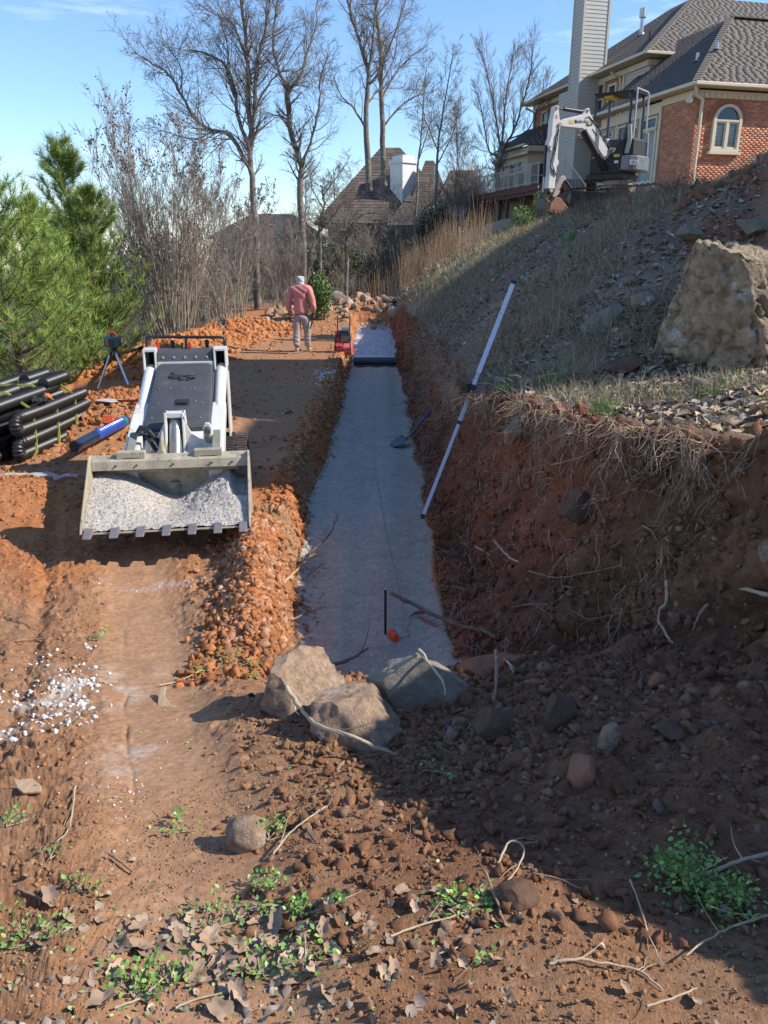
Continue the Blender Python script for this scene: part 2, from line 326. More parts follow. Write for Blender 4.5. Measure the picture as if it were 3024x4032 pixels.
def ter_col(X,Y,Z):
    tl=f_tl(Y);tr=f_tr(Y);lx=np.maximum(f_lx(Y),tr+.12);lx0=lx
    def mixc(c,n,m): m=np.clip(m,0,1)[...,None]; return c*(1-m)+n*m
    c=np.broadcast_to(C_or,X.shape+(3,)).copy()
    n1=fbm(X*1.1,Y*1.1,4,201);n2=fbm(X*5,Y*5,3,205);n3=fbm(X*20,Y*20,2,208)
    c=mixc(c,C_path,sst(-.2,.5,n1))
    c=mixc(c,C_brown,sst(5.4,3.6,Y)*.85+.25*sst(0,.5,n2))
    c=mixc(c,C_tan,band(X,Y)*.75)
    c=mixc(c,C_path*.9,sst(.2,0,X-(tl-.5))*sst(6.8,8.5,Y)*sst(30,26,Y)*sst(-5,-4.2,X)*.6)
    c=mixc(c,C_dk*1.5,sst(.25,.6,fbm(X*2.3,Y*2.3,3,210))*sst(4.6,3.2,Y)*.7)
    # left slope: leaf litter/brush
    e=f_edge(Y);c=mixc(c,C_leaf*np.array((1.15,1.12,.9)),sst(.1,.9,e-X+.4*n1)); c=mixc(c,C_grass*.7,sst(31,37,Y)*sst(1.5,.5,X-tr))
    c=mixc(c,np.array((.10,.13,.05)),sst(.1,.5,n1)*sst(.3,1.2,e-X)*.6)
    pw=np.exp(-(((X+1.48)/.25)**2+((Y-3.4)/.28)**2))+np.exp(-(((X+1.66)/.12)**2+((Y-2.95)/.35)**2))+.8*np.exp(-(((X+1.6)/.35)**2+((Y-5.0)/.07)**2))+.5*np.exp(-(((X+1.0)/.1)**2+((Y-2.6)/.3)**2))
    c=mixc(c,np.array((.55,.50,.45)),pw*sst(-.25,.45,fbm(X*9,Y*9,3,217))*.75)
    inT=(X>tl-.01)&(Y>4.12+.08*n2)&(X<tr+.04*n2)
    c=mixc(c,C_gr*(1+.05*n3[...,None])*(1+.07*fbm(X*1.2,Y*.5,3,215)[...,None]+.09*fbm(X*7,Y*.35,3,216)[...,None]),(inT&(Y<19.5))*1.0)
    c=mixc(c,C_white,(inT&(Y>=19.5)&(Y<26.8))*1.0)
    t=(X-tr)/(lx-tr)
    rr=mixc(np.broadcast_to(C_red,X.shape+(3,)).copy(),C_dk,sst(-.25,.35,fbm(X*1.6,Z*2.2+Y*.9,4,220)))
    rr=mixc(rr,C_dk,sst(5.3,4.2,Y)*.7);rr=mixc(rr,C_dk*.45,sst(.1,.45,fbm(Y*5,Z*3,3,222))*.6)  # last mix paints dark blotches for shaded hollows in the cut
    rr=mixc(rr,np.array((.33,.17,.10)),sst(.25,.55,n2)*.4)
    rr=mixc(rr,C_dk*.9,sst(.55,.95,t)*.5)
    c=mixc(c,rr,sst(0,.10,t)*(Y<30))
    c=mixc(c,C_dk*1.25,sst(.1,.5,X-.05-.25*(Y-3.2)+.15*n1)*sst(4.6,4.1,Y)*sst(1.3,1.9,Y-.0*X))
    d=X-lx
    sl=mixc(np.broadcast_to(C_leaf,X.shape+(3,)).copy(),C_grass,sst(-.05,.35,n1+.1*n2)*.7)
    sl=mixc(sl,C_grass*1.25,sst(14,18,Y)*.7)
    sl=mixc(sl,C_red*.9,sst(.2,.4,fbm(X*.8,Y*.8,3,230)-.15+.25*sst(2.2,4,d)*sst(20,16,Y))*.8)
    c=mixc(c,sl,sst(-.02,.10,d+.04*n2))
    c=mixc(c,C_dk*1.1,sst(2.9,3.6,d+.5*n1)*sst(8,10,Y)*sst(20,18,Y)*.8)
    c=mixc(c,np.array((.25,.24,.07)),sst(.15,.4,n1)*sst(0,.2,d)*sst(7.2,6,Y)*.5)
    return c*(1+.10*n2[...,None]+.10*n3[...,None])
def wall_off(X,YY,Z):
    tr=f_tr(YY);lx=np.maximum(f_lx(YY),tr+.12);t=(X-tr)/(lx-tr);near=sst(12,8,YY)*sst(3.2,4.0,YY)
    onw=sst(.1,.3,t)*sst(1.0,.9,t)*sst(27,24,YY)*sst(0,.5,X+9)
    off=(.15*fbm(YY*2.2,Z*2.6,4,300)+.10*fbm(YY*7,Z*3.6,3,305)+.10*np.abs(fbm(YY*13,Z*4.5,3,308))+.045*fbm(YY*30,Z*22,2,309))*onw
    off=off-.10*near*np.exp(-((t-1.0)/.12)**2)*(1+.8*noise2(YY*3.5,YY*0,311))+.13*near*np.exp(-((t-.72)/.16)**2)*(1+.6*noise2(YY*2.3,YY*0,312))
    return off
def build_terrain():
    ys=[-.8]
    while ys[-1]<44:
        y=ys[-1]; ys.append(y+max(.0115,.0026*max(y,0)**1.18) if y>1.0 else y+.04)
    Y=np.array(ys);nR=len(Y)
    tl=f_tl(Y);tr=f_tr(Y);lx=np.maximum(f_lx(Y),tr+.12)
    k=np.stack([-(np.maximum(Y,1)*.60+3.0),-(np.maximum(Y,1)*.50+.3),tl-.17,tl+.0,tr,lx+.05,lx+.3+np.maximum(Y,1)*.5,lx+4+np.maximum(Y,1)*.62],1)
    cnt=[20,205,16,50,95,140,25]
    cols=[]
    for i,cN in enumerate(cnt):
        tt=np.arange(cN)/cN; cols.append(k[:,i:i+1]*(1-tt)+k[:,i+1:i+2]*tt)
    cols.append(k[:,-1:]);X=np.concatenate(cols,1);nC=X.shape[1];YY=np.repeat(Y[:,None],nC,1)
    Z=height(X,YY)
    t=np.clip((X-tr[:,None])/(lx-tr)[:,None],0,1)
    onw=sst(.1,.3,t)*sst(1.0,.9,t)*sst(27,24,YY)
    off=wall_off(X,YY,Z)
    XX=X+off; Y2=YY+.03*fbm(X*7,Z*7,2,310)*onw
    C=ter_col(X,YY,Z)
    V=np.stack([XX,Y2,Z],-1).reshape(-1,3)
    idx=np.arange(nR*nC).reshape(nR,nC)
    F=np.stack([idx[:-1,:-1],idx[:-1,1:],idx[1:,1:],idx[1:,:-1]],-1).reshape(-1,4)
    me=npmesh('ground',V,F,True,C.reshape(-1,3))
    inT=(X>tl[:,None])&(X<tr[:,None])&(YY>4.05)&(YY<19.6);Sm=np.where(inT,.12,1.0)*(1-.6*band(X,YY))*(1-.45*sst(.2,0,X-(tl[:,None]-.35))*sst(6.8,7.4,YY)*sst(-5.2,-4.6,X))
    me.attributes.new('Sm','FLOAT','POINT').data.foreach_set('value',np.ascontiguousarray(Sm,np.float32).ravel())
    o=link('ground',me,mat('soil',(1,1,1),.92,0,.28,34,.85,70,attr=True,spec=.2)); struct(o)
    print('terrain',nR,nC)
    return k
build_terrain()
# height table for quick look-ups while things are set down on the ground
_gx=np.arange(-8,8,.02);_gy=np.arange(0,31,.02);_GX,_GY=np.meshgrid(_gx,_gy);HG=height(_GX,_GY);WG=wall_off(_GX,_GY,HG)
def look(G,x,y):
    x=np.clip((np.asarray(x,float)+8)/.02,0,len(_gx)-1.001);y=np.clip(np.asarray(y,float)/.02,0,len(_gy)-1.001);i=x.astype(int);j=y.astype(int);a=x-i;b=y-j
    return (G[j,i]*(1-a)+G[j,i+1]*a)*(1-b)+(G[j+1,i]*(1-a)+G[j+1,i+1]*a)*b
def hz(x,y):
    if -8<x<7.9 and 0<y<30.9:
        u=(x+8)/.02;v=y/.02;i=int(u);j=int(v);a=u-i;b=v-j
        return float((HG[j,i]*(1-a)+HG[j,i+1]*a)*(1-b)+(HG[j+1,i]*(1-a)+HG[j+1,i+1]*a)*b)
    return float(height(np.array([x]),np.array([y]))[0])
_ys=np.arange(0,31,.01);_TL=f_tl(_ys);_TR=f_tr(_ys);_LX=np.maximum(f_lx(_ys),_TR+.12)
def wallx(y,t):  # a point on the displaced cut face
    k=int(y*100);x=float(_TR[k]+(_LX[k]-_TR[k])*t)
    return x+float(look(WG,x,y)),hz(x,y)
# outer land sheet, a little below the fine one where they overlap
def outer():
    xs=np.concatenate([np.linspace(-420,-60,22),np.linspace(-56,60,59),np.linspace(70,420,20)]);ys=np.concatenate([np.linspace(-30,60,61),np.linspace(66,480,26)])
    X,Y=np.meshgrid(xs,ys);Z=base(X,Y)
    Z=np.where(Y>60,Z-.00004*(Y-60)**2*np.sign(1),Z)
    inside=(X>-(np.maximum(Y,1)*.60+2.0))&(X<np.maximum(Y,1)*.60+4)&(Y<42)&(Y>-1.5)
    Z=Z-.06-.8*inside
    Z=Z+.5*fbm(X*.05,Y*.05,3,400)*(Y>45)
    n=fbm(X*.2,Y*.2,3,401)[...,None]
    C=np.array((.20,.17,.10))*(1+.25*n)
    idx=np.arange(X.size).reshape(X.shape)
    F=np.stack([idx[:-1,:-1],idx[:-1,1:],idx[1:,1:],idx[1:,:-1]],-1).reshape(-1,4)
    keep=~((inside.ravel()[F]).all(1)); F=F[keep]
    me=npmesh('hillside',np.stack([X,Y,Z],-1).reshape(-1,3),F,True,C.reshape(-1,3))
    struct(link('hillside',me,mat('far_soil',(1,1,1),.95,0,.3,1.5,.3,8,attr=True,spec=.1)))
outer()
# ------------------------------------------------------------ building kit
M_brick=mat('brick',(1,1,1),.9,0,.18,30,.25,120,attr=True,spec=.2)
M_mortar=mat('mortar',(.42,.33,.27),.95,0,.15,20,.3,80)
M_trim=mat('cream_trim',(.62,.54,.40),.6,0,.06,4,.03,40)
M_soffit=mat('cream_soffit',(.50,.44,.33),.7,0,.06,4,.03,40)
M_shing=mat('shingle',(1,1,1),.95,0,.15,60,.1,200,attr=True,spec=.15)
M_siding=mat('siding_grey',(.47,.44,.385),.6,0,.06,5,.05,60)
M_glass=mat('window_glass',(.035,.05,.07),.08,0,.05,1,0,spec=.5)
M_blind=mat('window_blind',(.20,.25,.26),.4,0,.05,3,0)
M_dark=mat('dark_interior',(.02,.022,.025),.8,0,.1,3,0)
M_deck=mat('deck_stain',(.12,.042,.034),.75,0,.25,9,.15,40)
M_rail=mat('rail_metal',(.50,.46,.40),.5,0,.1,9,.03,40)
M_bblack=mat('black_metal',(.018,.019,.022),.42,0,.25,12,.05,60)
M_galv=mat('galvanised',(.45,.46,.47),.4,.7,.15,12,.05,60)
BR=[(.55,.24,.145),(.51,.21,.125),(.60,.28,.17),(.46,.19,.115),(.38,.25,.18)]
_boxV=np.array([(x,y,z) for z in(0,1) for y in(0,1) for x in(0,1)],float)
_boxF=np.array([(0,2,3,1),(4,5,7,6),(0,1,5,4),(2,6,7,3),(0,4,6,2),(1,3,7,5)])
def boxes_mesh(name,lo,hi,cols=None,T=None):
    lo=np.asarray(lo,float);hi=np.asarray(hi,float);n=len(lo)
    V=lo[:,None,:]+_boxV[None]*(hi-lo)[:,None,:];V=V.reshape(-1,3)
    F=(_boxF[None]+np.arange(n)[:,None,None]*8).reshape(-1,4)
    if T is not None: V=T(V)
    return npmesh(name,V,F,False,np.repeat(cols,8,axis=0) if cols is not None else None)
_pm={}
def pieces(name,lo,hi,cols,m,parent,limit=300,T=None,order=None):
    """first pieces as objects of their own, the rest joined into one stuff part"""
    lo=np.asarray(lo,float);hi=np.asarray(hi,float);cols=np.asarray(cols,float);n=len(lo)
    if order is not None:
        o_=np.argsort(order);lo=lo[o_];hi=hi[o_];cols=cols[o_]
    for i in range(min(limit,n)):
        key=(name,tuple(np.round(hi[i]-lo[i],3)),tuple(np.round(cols[i],2)))
        if T is None and key in _pm: me=_pm[key]
        elif T is None: me=boxes_mesh(name,[(0,0,0)],[hi[i]-lo[i]],cols[i:i+1]);me.materials.append(m);_pm[key]=me
        else: me=boxes_mesh(name,lo[i:i+1],hi[i:i+1],cols[i:i+1],T);me.materials.append(m)
        o=bpy.data.objects.new(name,me);COL.objects.link(o);o.parent=parent
        if T is None:o.location=lo[i]
    if n>limit:
        me=boxes_mesh(name+'_field',lo[limit:],hi[limit:],cols[limit:],T);stuff(link(name+'_field',me,m,parent))
def bricks(b0,b1,z0,z1,holes=(),bw=.203,bh=.0677,j=.010,seed=1):
    rg=np.random.default_rng(seed);lo=[];hi=[];c=[]
    k=0;z=z0
    while z<z1-.02:
        x=b0-(.1 if k%2 else 0)
        while x<b1:
            xa=max(x,b0);xb=min(x+bw-j,b1)
            if xb-xa>.03 and not any(h[0]<(xa+xb)/2<h[1] and h[2]<z+.03<h[3] for h in holes):
                lo.append((xa,0,z));hi.append((xb,.0+rg.uniform(.006,.012),z+bh-j))
                cc=np.array(BR[rg.choice(5,p=[.33,.27,.2,.12,.08])]); c.append(cc*rg.uniform(.85,1.15))
            x+=bw
        z+=bh;k+=1
    return np.array(lo),np.array(hi),np.array(c)
def window(parent,face,u0,u1,z0,z1,mullv=1,mullh=1,arch=False,blind=False,name='window',ft=.09,door=False):
    """face(u,n,z)->local xyz; n outward. builds window > pane, sill, muntin"""
    mb=MB()
    def bx(ua,ub,na,nb,za,zb):
        vs=[face(u,n,z) for z in(za,zb) for n in(na,nb) for u in(ua,ub)]
        mb.add(vs,_boxF.tolist())
    bx(u0-ft,u0,-.02,.07,z0-ft,z1+ft);bx(u1,u1+ft,-.02,.07,z0-ft,z1+ft);bx(u0,u1,-.02,.068,z1,z1+ft);bx(u0,u1,-.02,.068,z0-ft,z0)
    for i in range(1,mullv): u=u0+(u1-u0)*i/mullv;bx(u-.03,u+.03,-.02,.05,z0,z1)
    for i in range(1,mullh): z=z0+(z1-z0)*i/mullh;bx(u0,u1,-.02,.045,z-.025,z+.025)
    fr=mb.build(name,M_trim,parent)
    for i in range(mullv):
        for k in range(mullh):
            p=MB();ua=u0+(u1-u0)*i/mullv+.002;ub=u0+(u1-u0)*(i+1)/mullv-.002;za=z0+(z1-z0)*k/mullh+.002;zb=z0+(z1-z0)*(k+1)/mullh-.002
            p.add([face(u,n,z) for z in(za,zb) for n in(.0,.012) for u in(ua,ub)],_boxF.tolist())
            p.build('pane',M_blind if (blind and k<mullh-1+(mullh==1)) else M_glass,fr)
    s=MB();s.add([face(u,n,z) for z in(z0-ft-.05,z0-ft) for n in(0,.13) for u in(u0-ft-.03,u1+ft+.03)],_boxF.tolist());s.build('sill',M_trim,fr)
    return fr
def clap(parent,face,u0,u1,z0,z1,m,pitch=.17,name='siding_board'):
    """clapboards, each a part"""
    z=z0
    while z<z1-.01:
        zt=min(z+pitch,z1)
        mb=MB();mb.add([face(u0,.022,z),face(u1,.022,z),face(u0,-.01,z),face(u1,-.01,z),face(u0,.006,zt),face(u1,.006,zt),face(u0,-.01,zt),face(u1,-.01,zt)],[(0,1,5,4),(0,2,3,1),(4,5,7,6),(2,6,7,3),(0,4,6,2),(1,3,7,5)])
        mb.build(name,m,parent);z+=pitch
def shingle_plane(parent,p0,ux,up,width_at,len_up,seed,limit=0,camref=None,col=(.17,.145,.125)):
    """courses of shingles on a sloped plane. p0 eave origin, ux unit along the eave, up unit upslope; width_at(s)->(a,b)"""
    rg=np.random.default_rng(seed);n=np.cross(ux,up);n/=np.linalg.norm(n)
    if n[2]<0:n=-n
    lo=[];hi=[];c=[];s=0;k=0;ex=.145
    while s<len_up-.02:
        a,b=width_at(s+.07);x=a-(.15 if k%2 else 0)
        while x<b:
            wdt=rg.uniform(.22,.36);xa=max(a,x);xb=min(b,x+wdt-.006)
            if xb-xa>.02:
                t=.005;lo.append((xa,s,0.0));hi.append((xb,min(s+ex+.02,len_up),t));c.append(np.array(col)*rg.uniform(.92,1.08))
            x+=wdt
        s+=ex;k+=1
    ux=np.array(ux);up=np.array(up);p0=np.array(p0)
    def T(V): # lower edge proud, upper tucked
        return p0+V[:,:1]*ux+V[:,1:2]*up+V[:,2:3]*n+n*.004
    lo=np.array(lo);hi=np.array(hi);c=np.array(c)
    if len(lo)==0:return
    pieces('shingle',lo,hi,c,M_shing,parent,limit,T,order=lo[:,1]+.001*lo[:,0] if limit else None)
def unit(v): v=np.array(v,float);return v/np.linalg.norm(v)
def hip_plane(parent,A_,B_,C_,D_,seed,limit=0,col=(.17,.145,.125)):
    """plane with eave A->B and ridge D->C (D above A side). slab + shingles"""
    A_,B_,C_,D_=[np.array(q,float) for q in(A_,B_,C_,D_)]
    ux=unit(B_-A_);m=D_-A_;up=m-ux*m.dot(ux);H=np.linalg.norm(up);up/=H;w=np.linalg.norm(B_-A_)
    da=(D_-A_).dot(ux);db=(C_-A_).dot(ux)
    shingle_plane(parent,A_,ux,up,lambda s:(da*s/H,w+(db-w)*s/H),H,seed,limit,col=col)
def slab(parent,pts,th,m,name='roof_slab'):
    mb=MB();n=len(pts);P=[Vector(p) for p in pts];mb.add([tuple(p) for p in P]+[(p.x,p.y,p.z-th) for p in P],[list(range(n)),[n+i for i in range(n)][::-1]]+[[i,(i+1)%n,n+(i+1)%n,n+i] for i in range(n)])
    return mb.build(name,m,parent)
M_slab=mat('roof_felt',(.09,.08,.07),.95)
def gutter(parent,p0,p1,out=(0,0,1)):
    mb=MB();mb.bar(p0,p1,.12,.11);return mb.build('gutter',M_trim,parent,bevel=.02)
# ------------------------------------------------------------ the brick house on the hill
HAZ=R(14.4)
house=thing('brick_house','large red brick house with tall grey sided chimney, behind the mini excavator','house',(10.2,28.0,0),HAZ)
# local x = into the house, y = away along the rear wall
FR=lambda u,n,z:(u,-n,z)          # faces the camera (-y)
def LF(b): return lambda u,n,z:(b-n,u,z)   # faces left (-x)
wl=MB();wl.box(.02,16,.02,6.18,3.6,7.14);wl.build('garden_wing_wall',M_mortar,house)
hole=[(.66,1.74,5.38,6.9)]
lo,hi,c=bricks(0,9.5,4.3,6.98,hole)
def TF(V): return np.stack([V[:,0],.02-V[:,1],V[:,2]],1)
pieces('brick',lo,hi,c,M_brick,house,300,TF,order=np.abs(lo[:,0]-1.5)+np.where(lo[:,2]<4.6,8,0))
lo,hi,c=bricks(0,1.92,3.9,7.02,seed=2)
def TL(V): return np.stack([.02-V[:,1],V[:,0],V[:,2]],1)
pieces('brick',lo,hi,c,M_brick,house,0,TL)
# frieze and dentils under the eave on the sunny side
mb=MB();mb.box(-.06,16,-.05,.0,7.0,7.22);mb.build('frieze_board',M_trim,house)
for i in range(44):
    mb=MB();mb.box(.2+i*.22,.2+i*.22+.10,-.09,-.052,7.02,7.14);mb.build('dentil',M_trim,house)
mb=MB();mb.box(-.05,.0,-.05,1.95,7.04,7.26);mb.build('frieze_board',M_trim,house)
# arched window
def archwin():
    mb=MB();cx,r,zb,zs=1.2,.44,5.52,6.35
    n=14;o_=[(cx+ (r+.10)*math.cos(math.pi*i/n),zs+(r+.10)*.92*math.sin(math.pi*i/n)) for i in range(n+1)];i_=[(cx+r*math.cos(math.pi*i/n),zs+r*.92*math.sin(math.pi*i/n)) for i in range(n+1)]
    o_=[(cx+r+.10,zb-.10)]+o_+[(cx-r-.10,zb-.10)];i_=[(cx+r,zb)]+i_+[(cx-r,zb)]
    N=len(o_)
    V=[(x,-.09,z) for x,z in o_]+[(x,-.09,z) for x,z in i_]+[(x,.03,z) for x,z in o_]+[(x,.03,z) for x,z in i_]
    F=[]
    for k in range(N):
        k2=(k+1)%N;F+=[[k,k2,N+k2,N+k],[2*N+k,3*N+k,3*N+k2,2*N+k2],[k,2*N+k,2*N+k2,k2],[N+k,N+k2,3*N+k2,3*N+k]]
    mb.add(V,F);mb.box(cx-r,cx+r,-.085,.03,zs-.03,zs+.03);mb.box(cx-.045,cx+.045,-.08,.03,zb,zs-.03)
    w_=mb.build('arched_window',M_trim,house)
    for a,b in((cx-r,cx-.045),(cx+.045,cx+r)):
        p=MB();p.box(a,b,-.03,-.02,zb,zs-.03);p.build('pane',M_glass,w_)
        s=MB()
        for q in range(19): s.box(a+.05,b-.05,-.036,-.030,zb+.05+q*.04,zb+.05+q*.04+.012)
        s.build('blind_slats',M_blind,w_)
        f=MB();f.box(a,a+.05,-.05,-.03,zb,zs-.03);f.box(b-.05,b,-.05,-.03,zb,zs-.03);f.box(a+.05,b-.05,-.05,-.03,zb,zb+.05);f.box(a+.05,b-.05,-.05,-.03,zs-.08,zs-.03);f.build('sash',M_trim,w_)
    p=MB();p.prism([(cx+(r-.001)*math.cos(math.pi*i/n),zs+.03+(r-.001)*.9*math.sin(math.pi*i/n)) for i in range(n+1)],-.03,-.02,'y');p.build('fanlight',M_glass,w_)
    s=MB();s.box(cx-.62,cx+.62,-.14,.02,zb-.19,zb-.10);s.build('sill',M_trim,w_)
    for i in range(17):   # soldier arch
        a=math.pi*(i+.5)/17;r0,r1=r+.11,r+.31
        q=MB();w2=.045;pts=[]
        for rr,sg in((r0,-1),(r0,1),(r1,1.25),(r1,-1.25)):
            aa=a+sg*w2/r0;pts.append((cx+rr*math.cos(aa),zs+rr*.94*math.sin(aa)))
        q.prism(pts,-.012,.02,'y');q.build('arch_brick',mat('arch_brick',(.36,.125,.07),.9,0,.2,8,.2,100),house)
archwin()
# downspout, lamp
mb=MB();mb.tube([(-.34,-.34,7.24),(-.12,-.12,7.05),(.12,-.12,6.92),(.12,-.10,6.6),(.12,-.10,3.9)],.055,8);mb.build('downspout',M_trim,house,smooth=True)
mb=MB();mb.cyl((-.16,.12,7.12),(-.16,.12,6.98),.05,.05);mb.cyl((-.16,.12,7.0),(-.26,-.02,6.9),.04,.08);mb.cyl((-.16,.12,7.0),(-.26,.22,6.9),.04,.08);mb.build('flood_lamp',mat('white_plastic',(.7,.68,.62),.4,0,.05,4,0),house,smooth=True)
# rear wall of the wing: french doors and bay under the eave
mb=MB();mb.box(-.04,.0,1.96,6.1,6.86,7.2);mb.box(-.045,-.0,1.95,2.07,3.9,6.86);mb.box(-.04,0,3.2,3.32,3.9,6.86);mb.box(-.04,0,4.86,4.98,3.9,6.86);mb.build('door_trim',M_trim,house)
window(house,LF(0),2.2,3.05,6.45,6.72,1,1,ft=.07);window(house,LF(0),2.2,3.05,4.7,6.3,1,1,blind=True,name='glazed_door',ft=.10)
window(house,LF(0),3.5,4.7,6.25,6.7,2,1,ft=.07);window(house,LF(0),3.5,4.7,4.7,6.1,2,2,ft=.08)
window(house,LF(0),5.15,5.85,6.05,6.6,1,1,ft=.07);window(house,LF(0),5.15,5.85,4.9,5.9,1,1,ft=.08)
# wing roof
e=-.38;ez=7.36;ax=3.08;az_=10.18
P=[(e,e,ez),(16.5,e,ez),(16.5,ax,az_),(ax,ax,az_)];hip_plane(house,*P,seed=5,limit=300)
rf=slab(house,P,.05,M_slab,'roof_slab')
P=[(e,e,ez),(e,6.24,ez),(ax,6.24-.0,az_-0),(ax,ax,az_)]
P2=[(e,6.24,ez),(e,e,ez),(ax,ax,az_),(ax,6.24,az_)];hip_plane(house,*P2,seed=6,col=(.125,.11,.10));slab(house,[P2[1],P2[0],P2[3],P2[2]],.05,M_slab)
slab(house,[(ax,ax,az_),(16.5,ax,az_),(16.5,6.24,az_-.02),(ax,6.24,az_-.02)],.05,M_slab)
mb=MB()
for i in range(28):   # hip caps, each a part
    t=i/28;p=Vector((e,e,ez))+(Vector((ax,ax,az_))-Vector((e,e,ez)))*t;q=Vector((e,e,ez))+(Vector((ax,ax,az_))-Vector((e,e,ez)))*(t+1.25/28)
    m_=MB();m_.bar((p.x,p.y,p.z+.05),(q.x,q.y,q.z+.03),.24,.035);m_.build('hip_cap',mat('hip_cap',(.19,.16,.13),.95,0,.2,30,.3,100),house)
for i in range(26):
    m_=MB();m_.bar((ax+i*.3,ax,az_+.05),(ax+i*.3+.33,ax,az_+.035),.26,.035);m_.build('ridge_cap',MATS['hip_cap'],house)
slab(house,[(e,e,ez-.05),(16.5,e,ez-.05),(16.5,.0,ez-.05),(0,.0,ez-.05),(0,6.24,ez-.05),(e,6.24,ez-.05)],.03,M_soffit,'soffit')
gutter(house,(e-.06,e-.06,ez-.03),(16.5,e-.06,ez-.03));gutter(house,(e-.06,e+.001,ez-.03),(e-.06,6.24,ez-.03))
# vents on the wing roof
for (b,a,s_) in ((.9,1.6,.26),(1.2,1.0,.22)):
    z=ez+(az_-ez)*(b-e)/(ax-e);m_=MB();m_.cyl((b,a,z),(b,a,z+s_),.05);m_.cyl((b,a,z+.0),(b,a,z+.04),.13,.09);m_.build('roof_vent',M_galv,house,smooth=True)
# main block
mb=MB();mb.box(1.52,14,5.54,15.9,3.6,9.26);mb.build('main_wall',M_mortar,house)
lo,hi,c=bricks(7.3,15.9,3.9,9.1,[(7.84,8.45,8.15,8.95),(8.87,9.55,7.9,9.15),(12.4,13.1,7.7,9.0),(7.6,9.3,4.9,6.95),(11.2,12.4,5.0,6.9),(14.3,14.9,7.9,8.9)],seed=4)
def TM(V): return np.stack([1.52-V[:,1],V[:,0],V[:,2]],1)
pieces('brick',lo,hi,c,M_brick,house,0,TM)
clap(house,LF(1.52),5.54,7.3,7.3,9.2,M_siding,.14);clap(house,lambda u,n,z:(u,5.54-n,z),1.52,4,7.3,9.2,M_siding,.14)
mb=MB();mb.box(1.45,1.52,7.26,7.4,7.3,9.2);mb.box(1.42,1.5,5.5,15.95,9.1,9.3);mb.box(1.5,5,5.46,5.52,9.1,9.3);mb.build('corner_board',M_trim,house)
window(house,LF(1.5),5.78,6.4,8.45,8.82,1,1,ft=.06)
window(house,LF(1.5),7.9,8.4,8.05,8.85,1,2);window(house,LF(1.5),8.92,9.5,7.95,9.05,1,2)
window(house,LF(1.5),12.5,13.05,7.85,8.9,1,2);window(house,LF(1.5),14.35,14.85,7.95,8.8,1,2)
window(house,LF(1.5),7.5,9.2,6.3,6.75,3,1,ft=.08);window(house,LF(1.5),7.5,9.2,4.9,6.15,3,1,ft=.08)
window(house,LF(1.5),11.3,12.3,5.1,6.9,1,2,ft=.09)
mb=MB();mb.tube([(1.0,7.55,9.2),(1.42,7.55,9.05),(1.44,7.5,8.8),(1.44,7.46,6.9)],.05,8);mb.build('downspout',M_trim,house,smooth=True)
mb=MB();mb.tube([(1.0,10.7,9.2),(1.42,10.45,9.0),(1.44,10.42,8.6),(1.44,10.42,5.2)],.05,8);mb.build('downspout',M_trim,house,smooth=True)
mb=MB();mb.tube([(1.0,15.9,9.2),(1.42,15.8,9.0),(1.44,15.8,8.6),(1.44,15.8,5.2)],.05,8);mb.build('downspout',M_trim,house,smooth=True)
# band cornice between floors
mb=MB();mb.box(.7,1.5,6.3,9.6,6.95,7.05);mb.box(1.3,1.5,6.3,9.6,6.78,6.95);mb.build('band_cornice',M_trim,house);gutter(house,(.66,6.3,7.08),(.66,9.6,7.08))
# main roof: hip
e1,a1,z1_=1.0,5.0,9.42;dd=5.4;za=z1_+dd*.66;far=16.4
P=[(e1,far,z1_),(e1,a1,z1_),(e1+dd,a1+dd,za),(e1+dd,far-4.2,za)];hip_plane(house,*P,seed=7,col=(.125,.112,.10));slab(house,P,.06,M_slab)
P=[(e1,a1,z1_),(14.5,a1,z1_),(12,a1+dd,za),(e1+dd,a1+dd,za)];hip_plane(house,*P,seed=8);slab(house,P,.06,M_slab)
slab(house,[(14.5,far,z1_),(e1,far,z1_),(e1+dd,far-4.2,za),(12,far-4.2,za)],.06,M_slab)
slab(house,[(14.5,a1,z1_),(14.5,far,z1_),(12,far-4.2,za),(12,a1+dd,za)],.06,M_slab)
slab(house,[(e1,a1,z1_-.05),(14,a1,z1_-.05),(14,a1+.5,z1_-.05),(e1+.5,a1+.5,z1_-.05),(e1+.5,far,z1_-.05),(e1,far,z1_-.05)],.03,M_soffit,'soffit')
gutter(house,(e1-.06,a1-.06,z1_-.02),(6,a1-.06,z1_-.02));gutter(house,(e1-.06,a1,z1_-.02),(e1-.06,far,z1_-.02))
for i in range(34):
    t=i/34;a=Vector((e1,a1,z1_));b=Vector((e1+dd,a1+dd,za));p=a+(b-a)*t;q=a+(b-a)*(t+1.25/34);m_=MB();m_.bar((p.x,p.y,p.z+.06),(q.x,q.y,q.z+.04),.26,.04);m_.build('hip_cap',MATS['hip_cap'],house)
m_=MB();zz=z1_+.66*2.9;m_.cyl((3.9,10.4,zz-.1),(3.9,10.4,zz+.95),.085);m_.cyl((3.9,10.4,zz+.7),(3.9,10.4,zz+1.05),.15);m_.cyl((3.9,10.4,zz),(3.9,10.4,zz+.12),.2,.12);m_.build('flue_pipe',M_galv,house,smooth=True)
m_=MB();zz=z1_+.66*1.4;m_.cyl((2.4,7.2,zz-.1),(2.4,7.2,zz+.35),.045);m_.build('vent_pipe',M_bblack,house,smooth=True)
